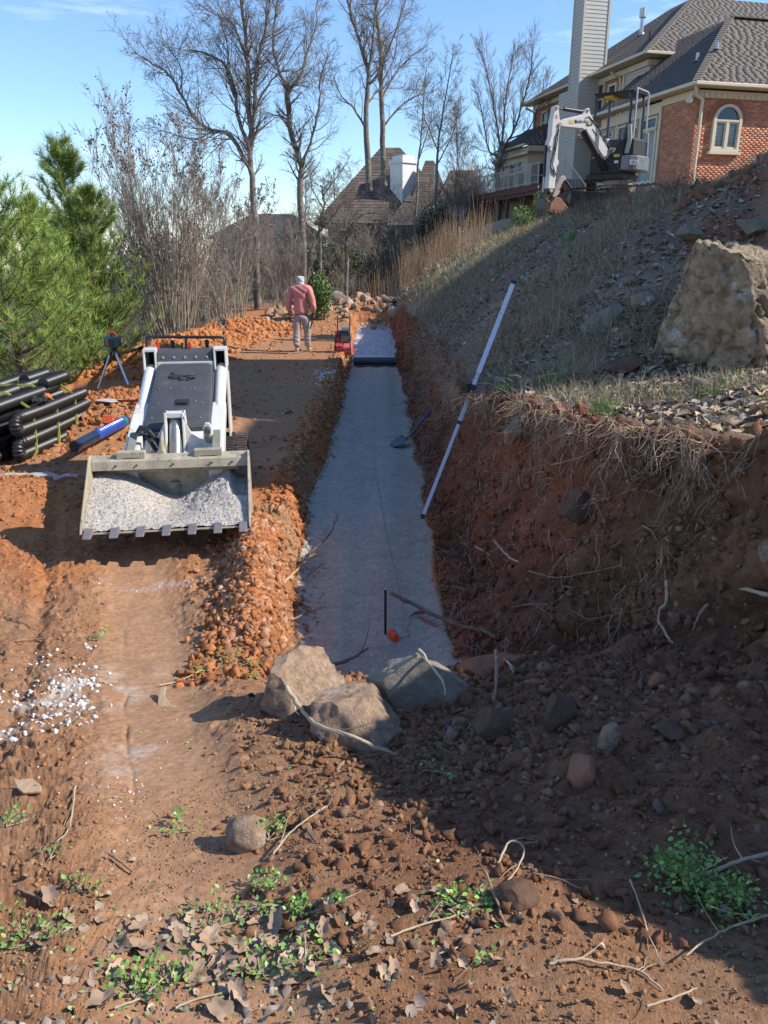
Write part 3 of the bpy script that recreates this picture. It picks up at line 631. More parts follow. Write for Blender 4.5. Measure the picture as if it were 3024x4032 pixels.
# chimney chase: stands outside the wall
ch=MB();ch.box(.53,1.72,9.36,10.28,3.7,14.2);ch.box(.53,1.5,10.28,11.2,3.7,9.0);chm=ch.build('chimney',M_siding,house)
clap(chm,LF(.53),9.44,10.24,4.4,14.0,M_siding,.15);clap(chm,LF(.53),10.24,11.2,4.4,9.0,M_siding,.15)
clap(chm,lambda u,n,z:(u,9.36-n,z),.58,1.66,4.4,14.0,M_siding,.15)
m_=MB();m_.box(.49,.585,9.32,9.44,4.4,14.1);m_.box(1.64,1.74,9.32,9.42,9.4,14.1);m_.box(.49,.56,10.22,10.3,9,14.1);m_.build('corner_board',mat('corner_cream',(.5,.46,.40),.6,0,.05,4,0),chm)
slab(chm,[(.4,9.2,14.3),(1.85,9.2,14.3),(1.85,10.4,14.3),(.4,10.4,14.3)],.1,M_galv,'chimney_cap')
# sunroom bump-out at the far end
sr=MB();sr.box(.3,5,13.75,17.2,3.7,6.9);sr.build('sunroom_wall',M_trim,house)
for u0,u1 in((13.9,14.7),(14.95,15.75),(16.0,16.8)):
    window(house,LF(.3),u0,u1,6.1,6.5,1,1,ft=.05);window(house,LF(.3),u0,u1,5.35,5.98,1,1,ft=.05)
window(house,lambda u,n,z:(u,13.75-n,z),.5,1.15,5.35,6.4,1,2,ft=.05)
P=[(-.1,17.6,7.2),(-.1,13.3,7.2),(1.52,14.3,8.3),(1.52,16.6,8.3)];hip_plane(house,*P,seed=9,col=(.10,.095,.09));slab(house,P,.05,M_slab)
P=[(-.1,13.3,7.2),(1.52,13.3,7.2),(1.52,14.3,8.3),(1.52,14.3,8.3)];hip_plane(house,*P,seed=10);slab(house,P[:3],.05,M_slab)
P=[(1.52,17.6,7.2),(-.1,17.6,7.2),(1.52,16.6,8.3)];slab(house,P,.05,M_slab)
gutter(house,(-.15,13.25,7.17),(-.15,17.6,7.17));gutter(house,(.0,13.2,6.82),(.0,17.5,6.82));m_=MB();m_.box(.1,1.5,13.3,17.5,6.9,7.15);m_.build('soffit_box',M_soffit,house)
# ------------------------------------------------------------ deck with stairs
deck=thing('wooden_deck','raised deck of dark red stained timber on square posts behind the excavator arm','deck',(10.2,28.0,0),HAZ)
def dz(a): return 3.95-.03*(a-7)
for i,a in enumerate((7.4,9.2,11.1,13.1,15.0,16.9,18.6)):
    m_=MB();m_.box(-1.0,-.84,a-.08,a+.08,2.2,4.9);m_.build('post',M_deck,deck,bevel=.008)
for i,a in enumerate((11.1,13.1,15.0,16.9,18.6)):
    m_=MB();m_.box(1.2,1.36,a-.08,a+.08,2.2,4.9);m_.build('post',M_deck,deck)
m_=MB();m_.box(-1.06,-1.0,7.2,18.8,4.86,5.1);m_.build('rim_joist',M_deck,deck);m_=MB();m_.box(-1.0,-.8,7.25,18.75,4.7,4.9);m_.build('beam',M_deck,deck)
m_=MB();m_.box(-1.0,1.4,7.18,7.24,4.86,5.1);m_.build('rim_joist',M_deck,deck)
m_=MB();m_.box(-1.0,.4,18.74,18.8,4.86,5.1);m_.build('rim_joist',M_deck,deck)
for i in range(24):
    m_=MB();m_.box(-.99,1.5,7.5+i*.48,7.54+i*.48,4.9,5.08);m_.build('joist',M_deck,deck)
for i in range(80):
    m_=MB();m_.box(-1.08,1.5 if i*.145+7.2<13.6 else .28,7.2+i*.145,7.2+i*.145+.138,5.1,5.13);m_.build('deck_board',M_deck,deck)
for a in(11.1,13.1,15.0): 
    m_=MB();m_.bar((-.9,a+.05,4.2),(-.9,a+.65,4.72),.06,.09);m_.build('brace',M_deck,deck)
m_=MB();m_.box(-.98,1.4,18.55,18.6,3.1,4.85);m_.build('end_panel',M_deck,deck)
m_=MB();m_.tube([(-1.0,9.6,5.98),(-1.0,18.7,5.98),(.3,18.7,5.98)],.022,6);m_.tube([(-1.0,9.6,5.22),(-1.0,18.7,5.22),(.3,18.7,5.22)],.018,6);m_.build('handrail',M_rail,deck)
a=9.6
while a<18.75:
    m_=MB();big=abs((a-9.6)/1.3-round((a-9.6)/1.3))<.01
    m_.cyl((-1.0,a,5.12),(-1.0,a,6.0),.03 if big else .011,n=5);m_.build('baluster' if not big else 'rail_post',M_rail,deck);a+=.13
# stairs run down toward the excavator
for k in range(7):
    m_=MB();m_.box(-1.0,.3,7.15-.28*(k+1),7.15-.28*k,4.92-.17*k,4.96-.17*k);m_.build('stair_tread',M_deck,deck)
m_=MB();m_.bar((-1.0,7.2,4.98),(-1.0,5.2,3.75),.05,.25);m_.bar((.3,7.2,4.98),(.3,5.2,3.75),.05,.25);m_.build('stringer',M_deck,deck)
for x in(-1.0,.3):
    m_=MB();m_.tube([(x,7.2,6.0),(x,5.2,4.75)],.025,6);m_.tube([(x,7.2,5.25),(x,5.2,4.0)],.018,6);m_.cyl((x,7.2,5.0),(x,7.2,6.05),.03,n=6);m_.cyl((x,5.2,3.6),(x,5.2,4.8),.03,n=6);m_.build('stair_rail',M_rail,deck)
    for k in range(15):
        y=7.08-k*.128;m_=MB();m_.cyl((x,y,5.25-(7.2-y)*.62),(x,y,6.0-(7.2-y)*.62),.011,n=5);m_.build('baluster',M_rail,deck)
# satellite dish on a pole next to the deck
dish=thing('satellite_dish','small grey satellite dish on a mast beside the far left deck post','satellite dish',(4.05,44.0,2.4))
m_=MB();ring=[];N=16
vs=[(0,0,0)]
for r_ in(.2,.38):
    for k in range(N):
        q=2*math.pi*k/N;vs.append((r_*math.cos(q),-.0+ (r_**2)*-.6,r_*.85*math.sin(q)))
fs=[[0,1+k,1+(k+1)%N] for k in range(N)]+[[1+k,1+N+k,1+N+(k+1)%N,1+(k+1)%N] for k in range(N)]
m_.add(vs,fs,Matrix.Translation((0,0,1.9))@Matrix.Rotation(R(-25),4,'X'))
dm=m_.build('reflector',mat('dish_grey',(.30,.32,.34),.5,0,.1,5,0),dish,smooth=True);sm=dm.modifiers.new('thick','SOLIDIFY');sm.thickness=.02
m_=MB();m_.cyl((0,.1,-.6),(0,.1,1.85),.03);m_.cyl((0,.1,1.8),(0,0,1.9),.05);m_.build('mast',M_galv,dish);m_=MB();m_.tube([(0,-.02,1.6),(0,-.4,1.62)],.018);m_.cbox((0,-.42,1.66),(.09,.12,.09));m_.build('feed_arm',M_galv,dish)
# ------------------------------------------------------------ brick block added out of view on the right to cast the broad shade
nb=thing('shade_house','unseen brick block with stepped roofs, added uphill on the right to cast shade','house',(0,0,0))
NX,NY0,NY1=11.2,6.0,14.6
M_nb=mat('shade_house_brick',(.34,.14,.085),.9,0,.2,9,.2,60)
for a,b,ev in((NY0,8.9,10.0),(8.91,NY1,12.7)):
    m_=MB();m_.box(NX,NX+9,a,b,2,ev);m_.build('wall',M_nb,nb)
    x0,x1,y0,y1=NX-.35,NX+9.35,a-(.35 if a==NY0 else 0),b+(.35 if b==NY1 else 0);cy=(y0+y1)/2
    for P in([(x0,y0,ev),(x1,y0,ev),(x1-3,cy,ev+2),(x0+3,cy,ev+2)],[(x0,y1,ev),(x0,y0,ev),(x0+3,cy,ev+2)],[(x1,y1,ev),(x0,y1,ev),(x0+3,cy,ev+2),(x1-3,cy,ev+2)],[(x1,y0,ev),(x1,y1,ev),(x1-3,cy,ev+2)]): slab(nb,P,.2,M_slab,'roof')
for yy in(6.9,9.6,12.4):
    for zz in(4.6,7.6): window(nb,LF(NX),yy,yy+1.1,zz,zz+1.5,1,2)
# ------------------------------------------------------------ layout helper: survey point -> place in the world at depth Y
_cp,_sp=math.cos(R(18.6)),math.sin(R(18.6))
def at(x,y,Y):
    u=(x-829.5)/1661.2;v=-(y-1106)/1661.2;d=(u,_cp+v*_sp,-_sp+v*_cp);t=Y/d[1];return Vector((d[0]*t,Y,CAMZ+d[2]*t))
# ------------------------------------------------------------ far house
M_fr=mat('far_roof',(1,1,1),.95,0,.2,20,.3,60,attr=True,spec=.1)
M_white=mat('white_wall',(.72,.71,.68),.7,0,.05,3,.02,20)
def hiproof(parent,x0,x1,y0,y1,zb,za,rh=0,col=(.24,.18,.13),seed=1,rhy=0):
    cx,cy=(x0+x1)/2,(y0+y1)/2;A_=[(x0,y0,zb),(x1,y0,zb),(x1,y1,zb),(x0,y1,zb)];T_=[(cx-rh,cy-rhy,za),(cx+rh,cy-rhy,za),(cx+rh,cy+rhy,za),(cx-rh,cy+rhy,za)]
    for i in range(4):
        j=(i+1)%4;P=[A_[i],A_[j],T_[j],T_[i]]
        slab(parent,P,.06,M_slab,'roof')
        if i in(0,3,1):
            a,b,c_,d_=[np.array(q,float) for q in P];n=26;lo=[];V=[];F=[];C=[];rg=np.random.default_rng(seed+i)
            up=np.cross(b-a,d_-a);up/=np.linalg.norm(up)
            if up[2]<0:up=-up
            for k in range(n):
                t0,t1=k/n,(k+1.1)/n;t1=min(t1,1);l0,r0=a+(d_-a)*t0,b+(c_-b)*t0;l1,r1=a+(d_-a)*t1,b+(c_-b)*t1
                W=np.linalg.norm(r0-l0);m=max(1,int(W/.5))
                for q in range(m):
                    s0,s1=q/m,(q+.97)/m;p=[l0+(r0-l0)*s0+up*.035,l0+(r0-l0)*s1+up*.035,l1+(r1-l1)*s1+up*.008,l1+(r1-l1)*s0+up*.008]
                    base_=len(V);V+=p;F.append([base_,base_+1,base_+2,base_+3]);cc=np.array(col)*rg.uniform(.75,1.25);C+=[cc]*4
            stuff(link('shingles',npmesh('shingles',np.array(V),np.array(F),False,np.array(C)),M_fr,parent))
fh=thing('far_house','white and brown far house with steep clustered hip roofs seen through bare trees','house')
m_=MB();m_.box(-3.4,4.6,50,58,.6,4.0);m_.build('wall',mat('far_brick',(.30,.15,.10),.9,0,.15,6,.1,40),fh)
hiproof(fh,-4.2,5.0,49.2,59,3.9,8.6,.6,col=(.15,.12,.10),seed=1)
RC=Matrix.Translation((1.18,51.2,0))@Matrix.Rotation(R(38),4,'Z');m_=MB();m_.box(-.55,.55,-.6,.6,4.3,7.35,RC);m_.build('white_chimney_chase',M_white,fh)
m_=MB();m_.box(-.62,.62,-.68,.68,7.35,7.55,RC);m_.box(-.45,.45,-.5,.5,7.55,7.8,RC);m_.build('chimney_cap',M_white,fh)
hiproof(fh,1.1,4.4,48.6,53,3.9,7.5,.25,seed=11,col=(.17,.135,.11));hiproof(fh,2.9,6.6,48.2,53,4.5,6.95,.75,seed=21,col=(.18,.14,.115));hiproof(fh,.2,4.9,47.6,52,3.85,5.6,1.0,seed=31,col=(.16,.13,.105))
m_=MB();m_.cyl((3.0,48.9,6.0),(3.0,48.9,6.9),.06);m_.cyl((3.0,48.9,6.75),(3.0,48.9,6.95),.10);m_.build('vent_pipe',M_galv,fh)
m_=MB();m_.box(.2,4.9,47.5,47.6,3.75,3.87);m_.build('gutter',M_white,fh)
m_=MB();m_.prism([(3.3,4.85),(4.7,4.85),(4.75,3.2),(4.4,3.7)],46.9,47.4,'y');m_.box(5.2,7.2,49,53,1.2,5.2);m_.build('white_gable_wall',M_white,fh)
window(fh,lambda u,n,z:(u,49-n,z),5.6,6.0,3.9,5.0,1,2,ft=.05);window(fh,lambda u,n,z:(u,49-n,z),6.4,6.8,3.9,5.0,1,2,ft=.05)
gh=thing('grey_roof_house','low house with grey roof and pale stone walls behind the left tree trunks','house')
m_=MB();m_.box(-11.5,-4.6,56,64,.2,3.2);m_.build('wall',mat('pale_stone',(.45,.41,.36),.9,0,.3,2,.2,10),gh)
hiproof(gh,-12.1,-4.2,55.5,64.5,3.2,4.9,1.5,seed=41,col=(.13,.12,.115))
for x in(-10.6,-8.6,-6.6): window(gh,lambda u,n,z:(u,56-n,z),x,x+.9,1.4,2.7,1,2,ft=.06)

# ------------------------------------------------------------ bare trees
def rotv(d,axis,a): return Matrix.Rotation(a,3,axis)@d
class Segs:
    def __init__(s): s.a=[];s.b=[];s.ra=[];s.rb=[];s.lv=[];s.ch=[];s.cur=0
    def add(s,a,b,ra,rb,lv): s.a.append(a[:]);s.b.append(b[:]);s.ra.append(ra);s.rb.append(rb);s.lv.append(lv);s.ch.append(s.cur)
def walk(S,p,d,L_,r,steps,lv,wob,trop,rg,rend=.35):
    pts=[(p.copy(),r)];sl=L_/steps
    for i in range(steps):
        d=d+Vector((rg.gauss(0,wob),rg.gauss(0,wob),rg.gauss(0,wob)+trop));d.normalize()
        q=p+d*sl*rg.uniform(.8,1.2);r2=r*(1-(1-rend)*(i+1)/steps);S.add(p,q,pts[-1][1],r2,lv);p=q;pts.append((p.copy(),r2))
    return pts,d
def grow(S,pts,L_,lv,maxlv,rg,n,ang=(25,55),t0=.25,ratio=.55,wob=.16,trop=.07,rr=.55,rmin=.0035):
    N=len(pts)-1
    for k in range(n):
        t=t0+(1-t0)*((k+rg.random())/n);f=t*N;i=min(int(f),N-1);w_=f-i
        p=pts[i][0].lerp(pts[i+1][0],w_);r=pts[i][1]*(1-w_)+pts[i+1][1]*w_
        d=(pts[i+1][0]-pts[i][0]).normalized();ax=d.orthogonal().normalized();ax=rotv(ax,d,rg.uniform(0,6.28))
        nd=rotv(d,ax,R(rg.uniform(*ang)));l2=L_*ratio*rg.uniform(.6,1.25)*(1-.45*t);rc=max(rmin,min(r*.8,r*rr*rg.uniform(.7,1.1)))
        st=max(2,5-lv) if lv<maxlv else 2
        pp,_=walk(S,p,nd,l2,rc,st,lv,wob,trop,rg)
        if lv<maxlv: grow(S,pp,l2,lv+1,maxlv,rg,[0,0,6,7,5,3][lv+1] if lv+1<6 else 2,ang,.2,ratio+.02,wob,trop,rr,rmin)
def chain(S,xs,r0,r1,sub=4,jit=.03,rg=rnd,lv=0):
    """smooth chain through points"""
    P=[Vector(p) for p in xs];out_=[];n=len(P)
    for i in range(n-1):
        a=P[max(i-1,0)];b=P[i];c=P[i+1];d=P[min(i+2,n-1)]
        for k in range(sub):
            t=k/sub;q=.5*((2*b)+(c-a)*t+(2*a-5*b+4*c-d)*t*t+(3*b-a-3*c+d)*t**3);out_.append(q+Vector((rg.gauss(0,jit),rg.gauss(0,jit),0)))
    out_.append(P[-1]);N=len(out_)-1;res=[]
    for i,q in enumerate(out_): res.append((q,r0+(r1-r0)*(i/N)**.8))
    for i in range(N): S.add(res[i][0],res[i+1][0],res[i][1],res[i+1][1],lv)
    return res
M_bark=mat('bark_grey',(.17,.145,.12),.95,0,.35,14,.5,50,dirt=(.30,.29,.26),dscale=5,dlo=.5,dhi=.62,spec=.1)
M_twig=mat('twig_brown',(.20,.165,.135),.95,0,.25,3,0,spec=.1)
M_twigw=mat('twig_warm',(.27,.22,.19),.95,0,.25,3,0,spec=.1)
def make_tree(name,label,cat,S,split=1,n0=8,loc=None,mats=None,group=None,stems=False):
    a=np.array(S.a);b=np.array(S.b);ra=np.array(S.ra);rb=np.array(S.rb);lv=np.array(S.lv);o0=a[0].copy()
    if loc is None: loc=o0
    r=thing(name,label,cat,tuple(float(q) for q in loc),0,group);l_=np.array(loc)
    m1,m2=mats or(M_bark,M_twig);ch=np.array(S.ch);big=(lv<=split)|(ra>.012)
    for c in range(ch.max()+1):
        k=big&(ch==c)
        if k.any():
            nm='trunk' if c==0 and not stems else ('stem' if stems else 'limb');link(nm,segmesh(nm,a[k]-l_,b[k]-l_,ra[k],rb[k],n0),m1,r)
    sm=~big
    if sm.any(): stuff(link('crown_twigs',segmesh('crown_twigs',a[sm]-l_,b[sm]-l_,ra[sm],rb[sm],3),m2,r))
    return r
def hero(name,label,Y,chains,seed,dens=9,L_=3.4,maxlv=4,depth=1.2,rmin=.0055,ang=(25,58),trop=.07,mats=None,wob=.2):
    rg=random.Random(seed);S=Segs()
    for ci,(px,r0,r1) in enumerate(chains):
        S.cur=ci
        dy=rg.uniform(-depth,depth) if ci else 0;P=[]
        for i,(x,y) in enumerate(px):
            f=i/(len(px)-1); P.append(at(x,y,Y+dy*f))
        if ci==0:
            P[0].z=hz(P[0].x,P[0].y)-.15 if Y<40 else P[0].z
        res=chain(S,P,r0,r1,4,.02,rg,0 if ci==0 else 1)
        ll=sum((res[i+1][0]-res[i][0]).length for i in range(len(res)-1))
        grow(S,res,L_,2,maxlv,rg,int(dens*ll/3) if ci else int(dens*ll/4),ang,.4 if ci==0 else .12,.62,wob,trop,.40,rmin)
    return make_tree(name,label,'tree',S,1,mats=mats)
h_=.5
def hp(L): return [(x*h_,y*h_) for x,y in L]
hero('bare_tree','tallest grey bare tree with wide left limbs, its trunk left of the man in pink',30,[
 (hp([(1115,1360),(1107,1150),(1100,950),(1090,800),(1083,650),(1075,480),(1068,300),(1055,120),(1030,-60)]),.155,.05),
 (hp([(1085,640),(1100,430),(1112,260),(1150,120),(1165,-20)]),.09,.03),
 (hp([(1085,650),(1030,520),(1012,380),(960,270),(880,230),(820,215)]),.08,.02),
 (hp([(1090,760),(1000,590),(905,560),(830,500),(785,410),(720,315),(650,270),(580,225)]),.085,.018),
 (hp([(930,560),(850,600),(780,590),(690,560)]),.035,.012),
 (hp([(1020,430),(980,330),(985,200),(940,60)]),.05,.018),
 (hp([(1100,480),(1150,380),(1200,320),(1260,300)]),.05,.014),
 (hp([(1062,250),(1010,110),(960,60),(930,-30)]),.05,.02),
 (hp([(785,410),(790,330),(760,250),(700,160)]),.03,.012)],11,dens=20,L_=2.6)
hero('bare_tree','forked bare tree rising directly behind the hooded man',34,[
 (hp([(1302,1190),(1310,1020),(1292,860),(1300,720),(1262,600),(1242,440),(1245,380)]),.15,.085),
 (hp([(1245,390),(1205,300),(1180,190),(1190,60),(1210,-40)]),.07,.025),
 (hp([(1245,390),(1290,340),(1330,220),(1362,120),(1370,-30)]),.065,.022),
 (hp([(1298,720),(1352,580),(1382,430),(1380,340),(1420,240)]),.06,.02),
 (hp([(1190,300),(1140,240),(1100,210)]),.03,.01)],12,dens=20,L_=2.5)
hero('bare_tree','bare tree with a straight dark trunk, left one of the tall close pair',42,[
 (hp([(1596,820),(1586,640),(1580,470),(1590,320),(1560,200),(1520,80),(1490,-60)]),.17,.05),
 (hp([(1590,320),(1610,200),(1620,80),(1640,-50)]),.08,.03),
 (hp([(1585,560),(1530,470),(1480,420),(1440,330)]),.06,.018),(hp([(1583,450),(1640,380),(1700,250),(1720,120)]),.06,.02)],13,dens=14,L_=3.2)
hero('bare_tree','bare tree with a straight dark trunk, right one of the tall close pair',44,[
 (hp([(1658,800),(1655,650),(1650,480),(1645,330),(1640,170),(1622,20),(1610,-60)]),.17,.06),
 (hp([(1650,420),(1700,330),(1760,260),(1850,190)]),.07,.018),(hp([(1645,300),(1700,160),(1740,40),(1760,-40)]),.07,.025),
 (hp([(1648,560),(1720,470),(1790,420),(1850,400)]),.06,.016)],14,dens=14,L_=3.2)
hero('slender_tree','slender bare tree leaning right in front of the far white chimney',36,[(hp([(1790,960),(1800,800),(1815,620),(1830,450),(1845,280)]),.065,.012),(hp([(1805,700),(1850,560),(1880,420)]),.03,.01)],15,dens=12,L_=1.8)
hero('slender_tree','slender bare tree with upright twigs before the clustered far roofs',38,[(hp([(1870,960),(1885,780),(1895,600),(1925,420),(1960,230)]),.085,.016),(hp([(1885,720),(1960,560),(1990,400)]),.035,.01),(hp([(1890,650),(1840,520),(1800,400)]),.035,.01)],16,dens=14,L_=2.0)
hero('vase_tree','broad bare tree with many upright forks just left of the brick house',42,[
 (hp([(2150,960),(2150,800),(2150,720),(2170,640)]),.16,.11),
 (hp([(2165,650),(2220,560),(2260,440),(2290,330),(2300,200)]),.07,.02),(hp([(2165,650),(2150,560),(2130,430),(2100,300),(2080,220)]),.06,.018),
 (hp([(2160,690),(2110,640),(2090,520),(2060,400)]),.055,.016),(hp([(2170,640),(2180,480),(2200,330),(2220,210)]),.06,.018),(hp([(2200,600),(2280,560),(2330,450),(2350,350)]),.04,.014)],17,dens=20,L_=2.3,depth=1.8,ang=(18,40),trop=.16)
hero('small_gnarled_tree','small gnarled tree with pale sideways branches beside the rubble mound',31,[
 (hp([(1495,1280),(1500,1150),(1495,1040),(1510,980)]),.085,.05),(hp([(1500,1010),(1440,960),(1380,940),(1300,960)]),.035,.01),(hp([(1505,990),(1560,930),(1640,920),(1700,960)]),.035,.01),(hp([(1500,1080),(1560,1060),(1610,1090)]),.025,.008),(hp([(1500,1000),(1480,900),(1440,820)]),.03,.01)],18,dens=22,L_=1.1,ang=(40,80),trop=.0,wob=.3)
hero('small_gnarled_tree','thin crooked tree with spreading crown just right of the hooded man',32,[
 (hp([(1378,1240),(1385,1100),(1380,980),(1400,880),(1385,800)]),.07,.03),(hp([(1385,1000),(1440,930),(1480,880),(1540,860)]),.035,.01),(hp([(1395,900),(1350,820),(1340,740)]),.03,.01),(hp([(1392,860),(1450,770),(1500,700)]),.03,.01)],19,dens=20,L_=1.4,ang=(35,75),trop=.02,wob=.28)
hero('small_gnarled_tree','crooked low tree with drooping twigs left of the man, below the tallest tree',31,[
 (hp([(1108,1250),(1100,1120),(1075,1000),(1040,900)]),.05,.02),(hp([(1100,1120),(1160,1060),(1230,1000),(1290,930)]),.03,.01),(hp([(1090,1060),(1000,1010),(950,930)]),.025,.008),(hp([(1100,1150),(1160,1160),(1200,1130)]),.02,.006)],20,dens=20,L_=1.3,ang=(35,75),trop=.02,wob=.26)
# crape myrtle: many stems from one base
def myrtle(name,label,cx,cy,H,n,seed,spread=.34,pods=True):
    rg=random.Random(seed);S=Segs();z0=hz(cx,cy)-.1;tips=[]
    for i in range(n):
        S.cur=i
        a=rg.uniform(0,6.28);p=Vector((cx+.55*rg.random()*math.cos(a),cy+.4*rg.random()*math.sin(a),z0));tl=spread*rg.random()**.6
        d=Vector((math.cos(a)*tl,math.sin(a)*tl,1)).normalized();L_=H*rg.uniform(.55,1.0)
        pts,_=walk(S,p,d,L_,rg.uniform(.010,.021),9,0,.035,.012,rg,.25)
        grow(S,pts,L_*.42,2,4,rg,8,(14,34),.35,.55,.10,.09,.6,.004)
    r=make_tree(name,label,'shrub',S,1,5,loc=(cx,cy,z0),mats=(mat('myrtle_stem',(.30,.255,.19),.9,0,.3,9,.2,60),M_twigw),stems=True)
    if pods:
        a=np.array(S.b);lv=np.array(S.lv);k=np.where((lv>=3)&(a[:,2]>z0+H*.74))[0];rgn=np.random.default_rng(seed);k=rgn.choice(k,min(420,len(k)),replace=False)
        P=np.repeat(a[k],3,0)+rgn.normal(0,.035,(len(k)*3,3))
        stuff(link('seed_pods',scatter_mesh('seed_pods',[ICO[1]],P-np.array((cx,cy,z0)),rgn.uniform(.010,.022,len(P)),rgn),mat('seed_pod',(.10,.075,.06),.9),r))
    return r
myrtle('crape_myrtle','big clump of bare crape myrtle stems with dark seed heads behind the track loader',-5.3,19.5,5.2,64,31,.34)
myrtle('crape_myrtle','second bare crape myrtle clump, smaller, right of the big one',-4.9,25.0,4.6,30,32,.30)
myrtle('crape_myrtle','thin bare multi stemmed shrub between the pines and the big myrtle clump',-8.2,21.0,4.8,26,33,.30)
myrtle('thicket_shrub','thicket of thin upright canes between the trunk and the man',-3.6,29.0,3.0,40,34,.3,False)
# ------------------------------------------------------------ pines
M_needle=mat('pine_needles',(1,1,1),.6,0,.25,2,0,attr=True,spec=.3)
def pine(label,cx,cy,H,seed,wid=1.5,dens=1.0,tops=1,low=.05,bright=1.0):
    rg=random.Random(seed);rgn=np.random.default_rng(seed);S=Segs();z0=hz(cx,cy)-.1;tuft=[]
    for tp in range(tops):
        p=Vector((cx+rg.uniform(-.4,.4)*(tp>0),cy+rg.uniform(-.3,.3)*(tp>0),z0));hh=H*(1 if tp==0 else rg.uniform(.7,.92))
        pts,_=walk(S,p,Vector((rg.uniform(-.05,.05),0,1)),hh,.055,12,0,.025,.02,rg,.12)
        N=len(pts)-1;z=low*hh
        while z<hh*.985:
            f=z/hh*N;i=min(int(f),N-1);q=pts[i][0].lerp(pts[i+1][0],f-i)
            for k in range(rg.choice((4,5,5,6))):
                a=rg.uniform(0,6.28);ln=wid*(1-z/hh)**.75*rg.uniform(.6,1.1)+.12
                d=Vector((math.cos(a),math.sin(a),.45)).normalized();bp,dd=walk(S,q,d,ln,max(.006,.02*(1-z/hh)),5,2,.09,.12,rg,.3)
                for bi in range(1,len(bp)): 
                    tuft.append((bp[bi][0],(bp[bi][0]-bp[bi-1][0]).normalized(),1.0 if bi==len(bp)-1 else .8))
                for s_ in range(int(2+ln*1.7*dens)):
                    bi=rg.randint(1,len(bp)-2);sd_=Vector((rg.gauss(0,1),rg.gauss(0,1),.5)).normalized();l2=ln*.33*rg.uniform(.4,1.1);sp_,_=walk(S,bp[bi][0],(dd+sd_*.9).normalized(),l2,.005,2,2,.1,.25,rg,.5)
                    tuft.append((sp_[-1][0],(sp_[-1][0]-sp_[-2][0]).normalized(),1.0));tuft.append((sp_[1][0],(sp_[1][0]-sp_[0][0]).normalized(),.8))
            z+=rg.uniform(.16,.30)*max(.5,1-z/hh*.4)
        for k in range(7): tuft.append((pts[-1][0]-Vector((0,0,k*.05)),Vector((0,0,1)),1.0))
    r=make_tree('pine_tree',label,'tree',S,0,6,loc=(cx,cy,z0),mats=(mat('pine_bark',(.16,.10,.07),.95,0,.3,12,.4,50),MATS.get('pine_bark') or mat('pine_bark',(.16,.10,.07))))
    n=len(tuft);K=22;P=np.array([t[0][:] for t in tuft]);D=np.array([t[1][:] for t in tuft]);sc=np.array([t[2] for t in tuft])
    P=np.repeat(P,K,0);D=np.repeat(D,K,0);sc=np.repeat(sc,K);rv=rgn.normal(size=P.shape);rv/=np.linalg.norm(rv,axis=1,keepdims=True)
    nd=D*.75+rv*.8+np.array([0,0,.22]);nd/=np.linalg.norm(nd,axis=1,keepdims=True);L_=rgn.uniform(.13,.25,len(P))*sc
    P=P-D*rgn.uniform(0,.10,len(P))[:,None];sd2=np.cross(nd,rgn.normal(size=P.shape));sd2/=np.linalg.norm(sd2,axis=1,keepdims=True);wd=.0040
    V=np.stack([P-sd2*wd,P+sd2*wd,P+nd*L_[:,None]+sd2*.001],1).reshape(-1,3)-np.array((cx,cy,z0));F=np.arange(len(V)).reshape(-1,3)
    tc_=np.repeat(rgn.uniform(0,1,n),K);c=np.array((.38,.47,.10))[None]*(1-tc_[:,None])+np.array((.17,.27,.075))[None]*tc_[:,None];c=c*rgn.uniform(.8,1.2,len(c))[:,None]*bright
    c[rgn.random(len(c))<.02]=(.30,.20,.08)
    link('needles',npmesh('needles',V,F,False,np.repeat(c,3,0)),M_needle,r)
    return r
pine('young pine with a tall leader at the left edge of the photograph',-5.98,12.8,4.5,41,1.5,1.2,1,.02,1.05)
pine('dark green young pine with two tops beside the bare myrtle clump',-5.8,15.2,4.5,42,1.5,1.2,2,.04,.75)
pine('bushy bright green pine nearest the bare thicket, right of the leader pine',-5.75,13.9,3.3,43,1.4,1.3,1,.02,1.15)
pine('far pine mostly hidden behind the two front pines',-8.6,16.5,4.9,45,1.6,1.0,2,.1,.8)
pine('small yellow green pine sapling at the foot of the thicket',-6.4,17.3,2.3,46,.9,1.0,1,.02,1.15)
# ------------------------------------------------------------ scrub, reeds, far wood (uncountable)
def shrub_segs(seed,n,H,spread,lvl=3,r=.009):
    rg=random.Random(seed);S=Segs()
    for i in range(n):
        a=rg.uniform(0,6.28);d=Vector((math.cos(a)*spread*rg.random(),math.sin(a)*spread*rg.random(),1)).normalized()
        pts,_=walk(S,Vector((rg.gauss(0,.12),rg.gauss(0,.12),0)),d,H*rg.uniform(.5,1),r,4,0,.14,.0,rg,.4);grow(S,pts,H*.5,3,3+lvl-2,rg,5,(25,65),.15,.6,.2,.0,.6,r*.45)
    return np.array(S.a),np.array(S.b),np.array(S.ra),np.array(S.rb)
def spread_segs(name,protos,pos,scl,cols,m,rg,n=3,tilt=.0):
    A=[];B_=[];Ra=[];Rb=[];Cc=[]
    for i,p in enumerate(pos):
        a,b,ra,rb=protos[rg.integers(len(protos))];t=rg.uniform(0,6.28);c_,s_=math.cos(t),math.sin(t);Rm=np.array([[c_,-s_,0],[s_,c_,0],[0,0,1]])*scl[i]
        A.append(a@Rm.T+p);B_.append(b@Rm.T+p);Ra.append(ra*max(1,scl[i]*.8));Rb.append(rb*max(1,scl[i]*.8));Cc.append(np.tile(cols[i],(len(a),1))*rg.uniform(.85,1.15,(len(a),1)))
    o=link(name,segmesh(name,np.concatenate(A),np.concatenate(B_),np.concatenate(Ra),np.concatenate(Rb),n,False,np.concatenate(Cc)),m);return stuff(o)
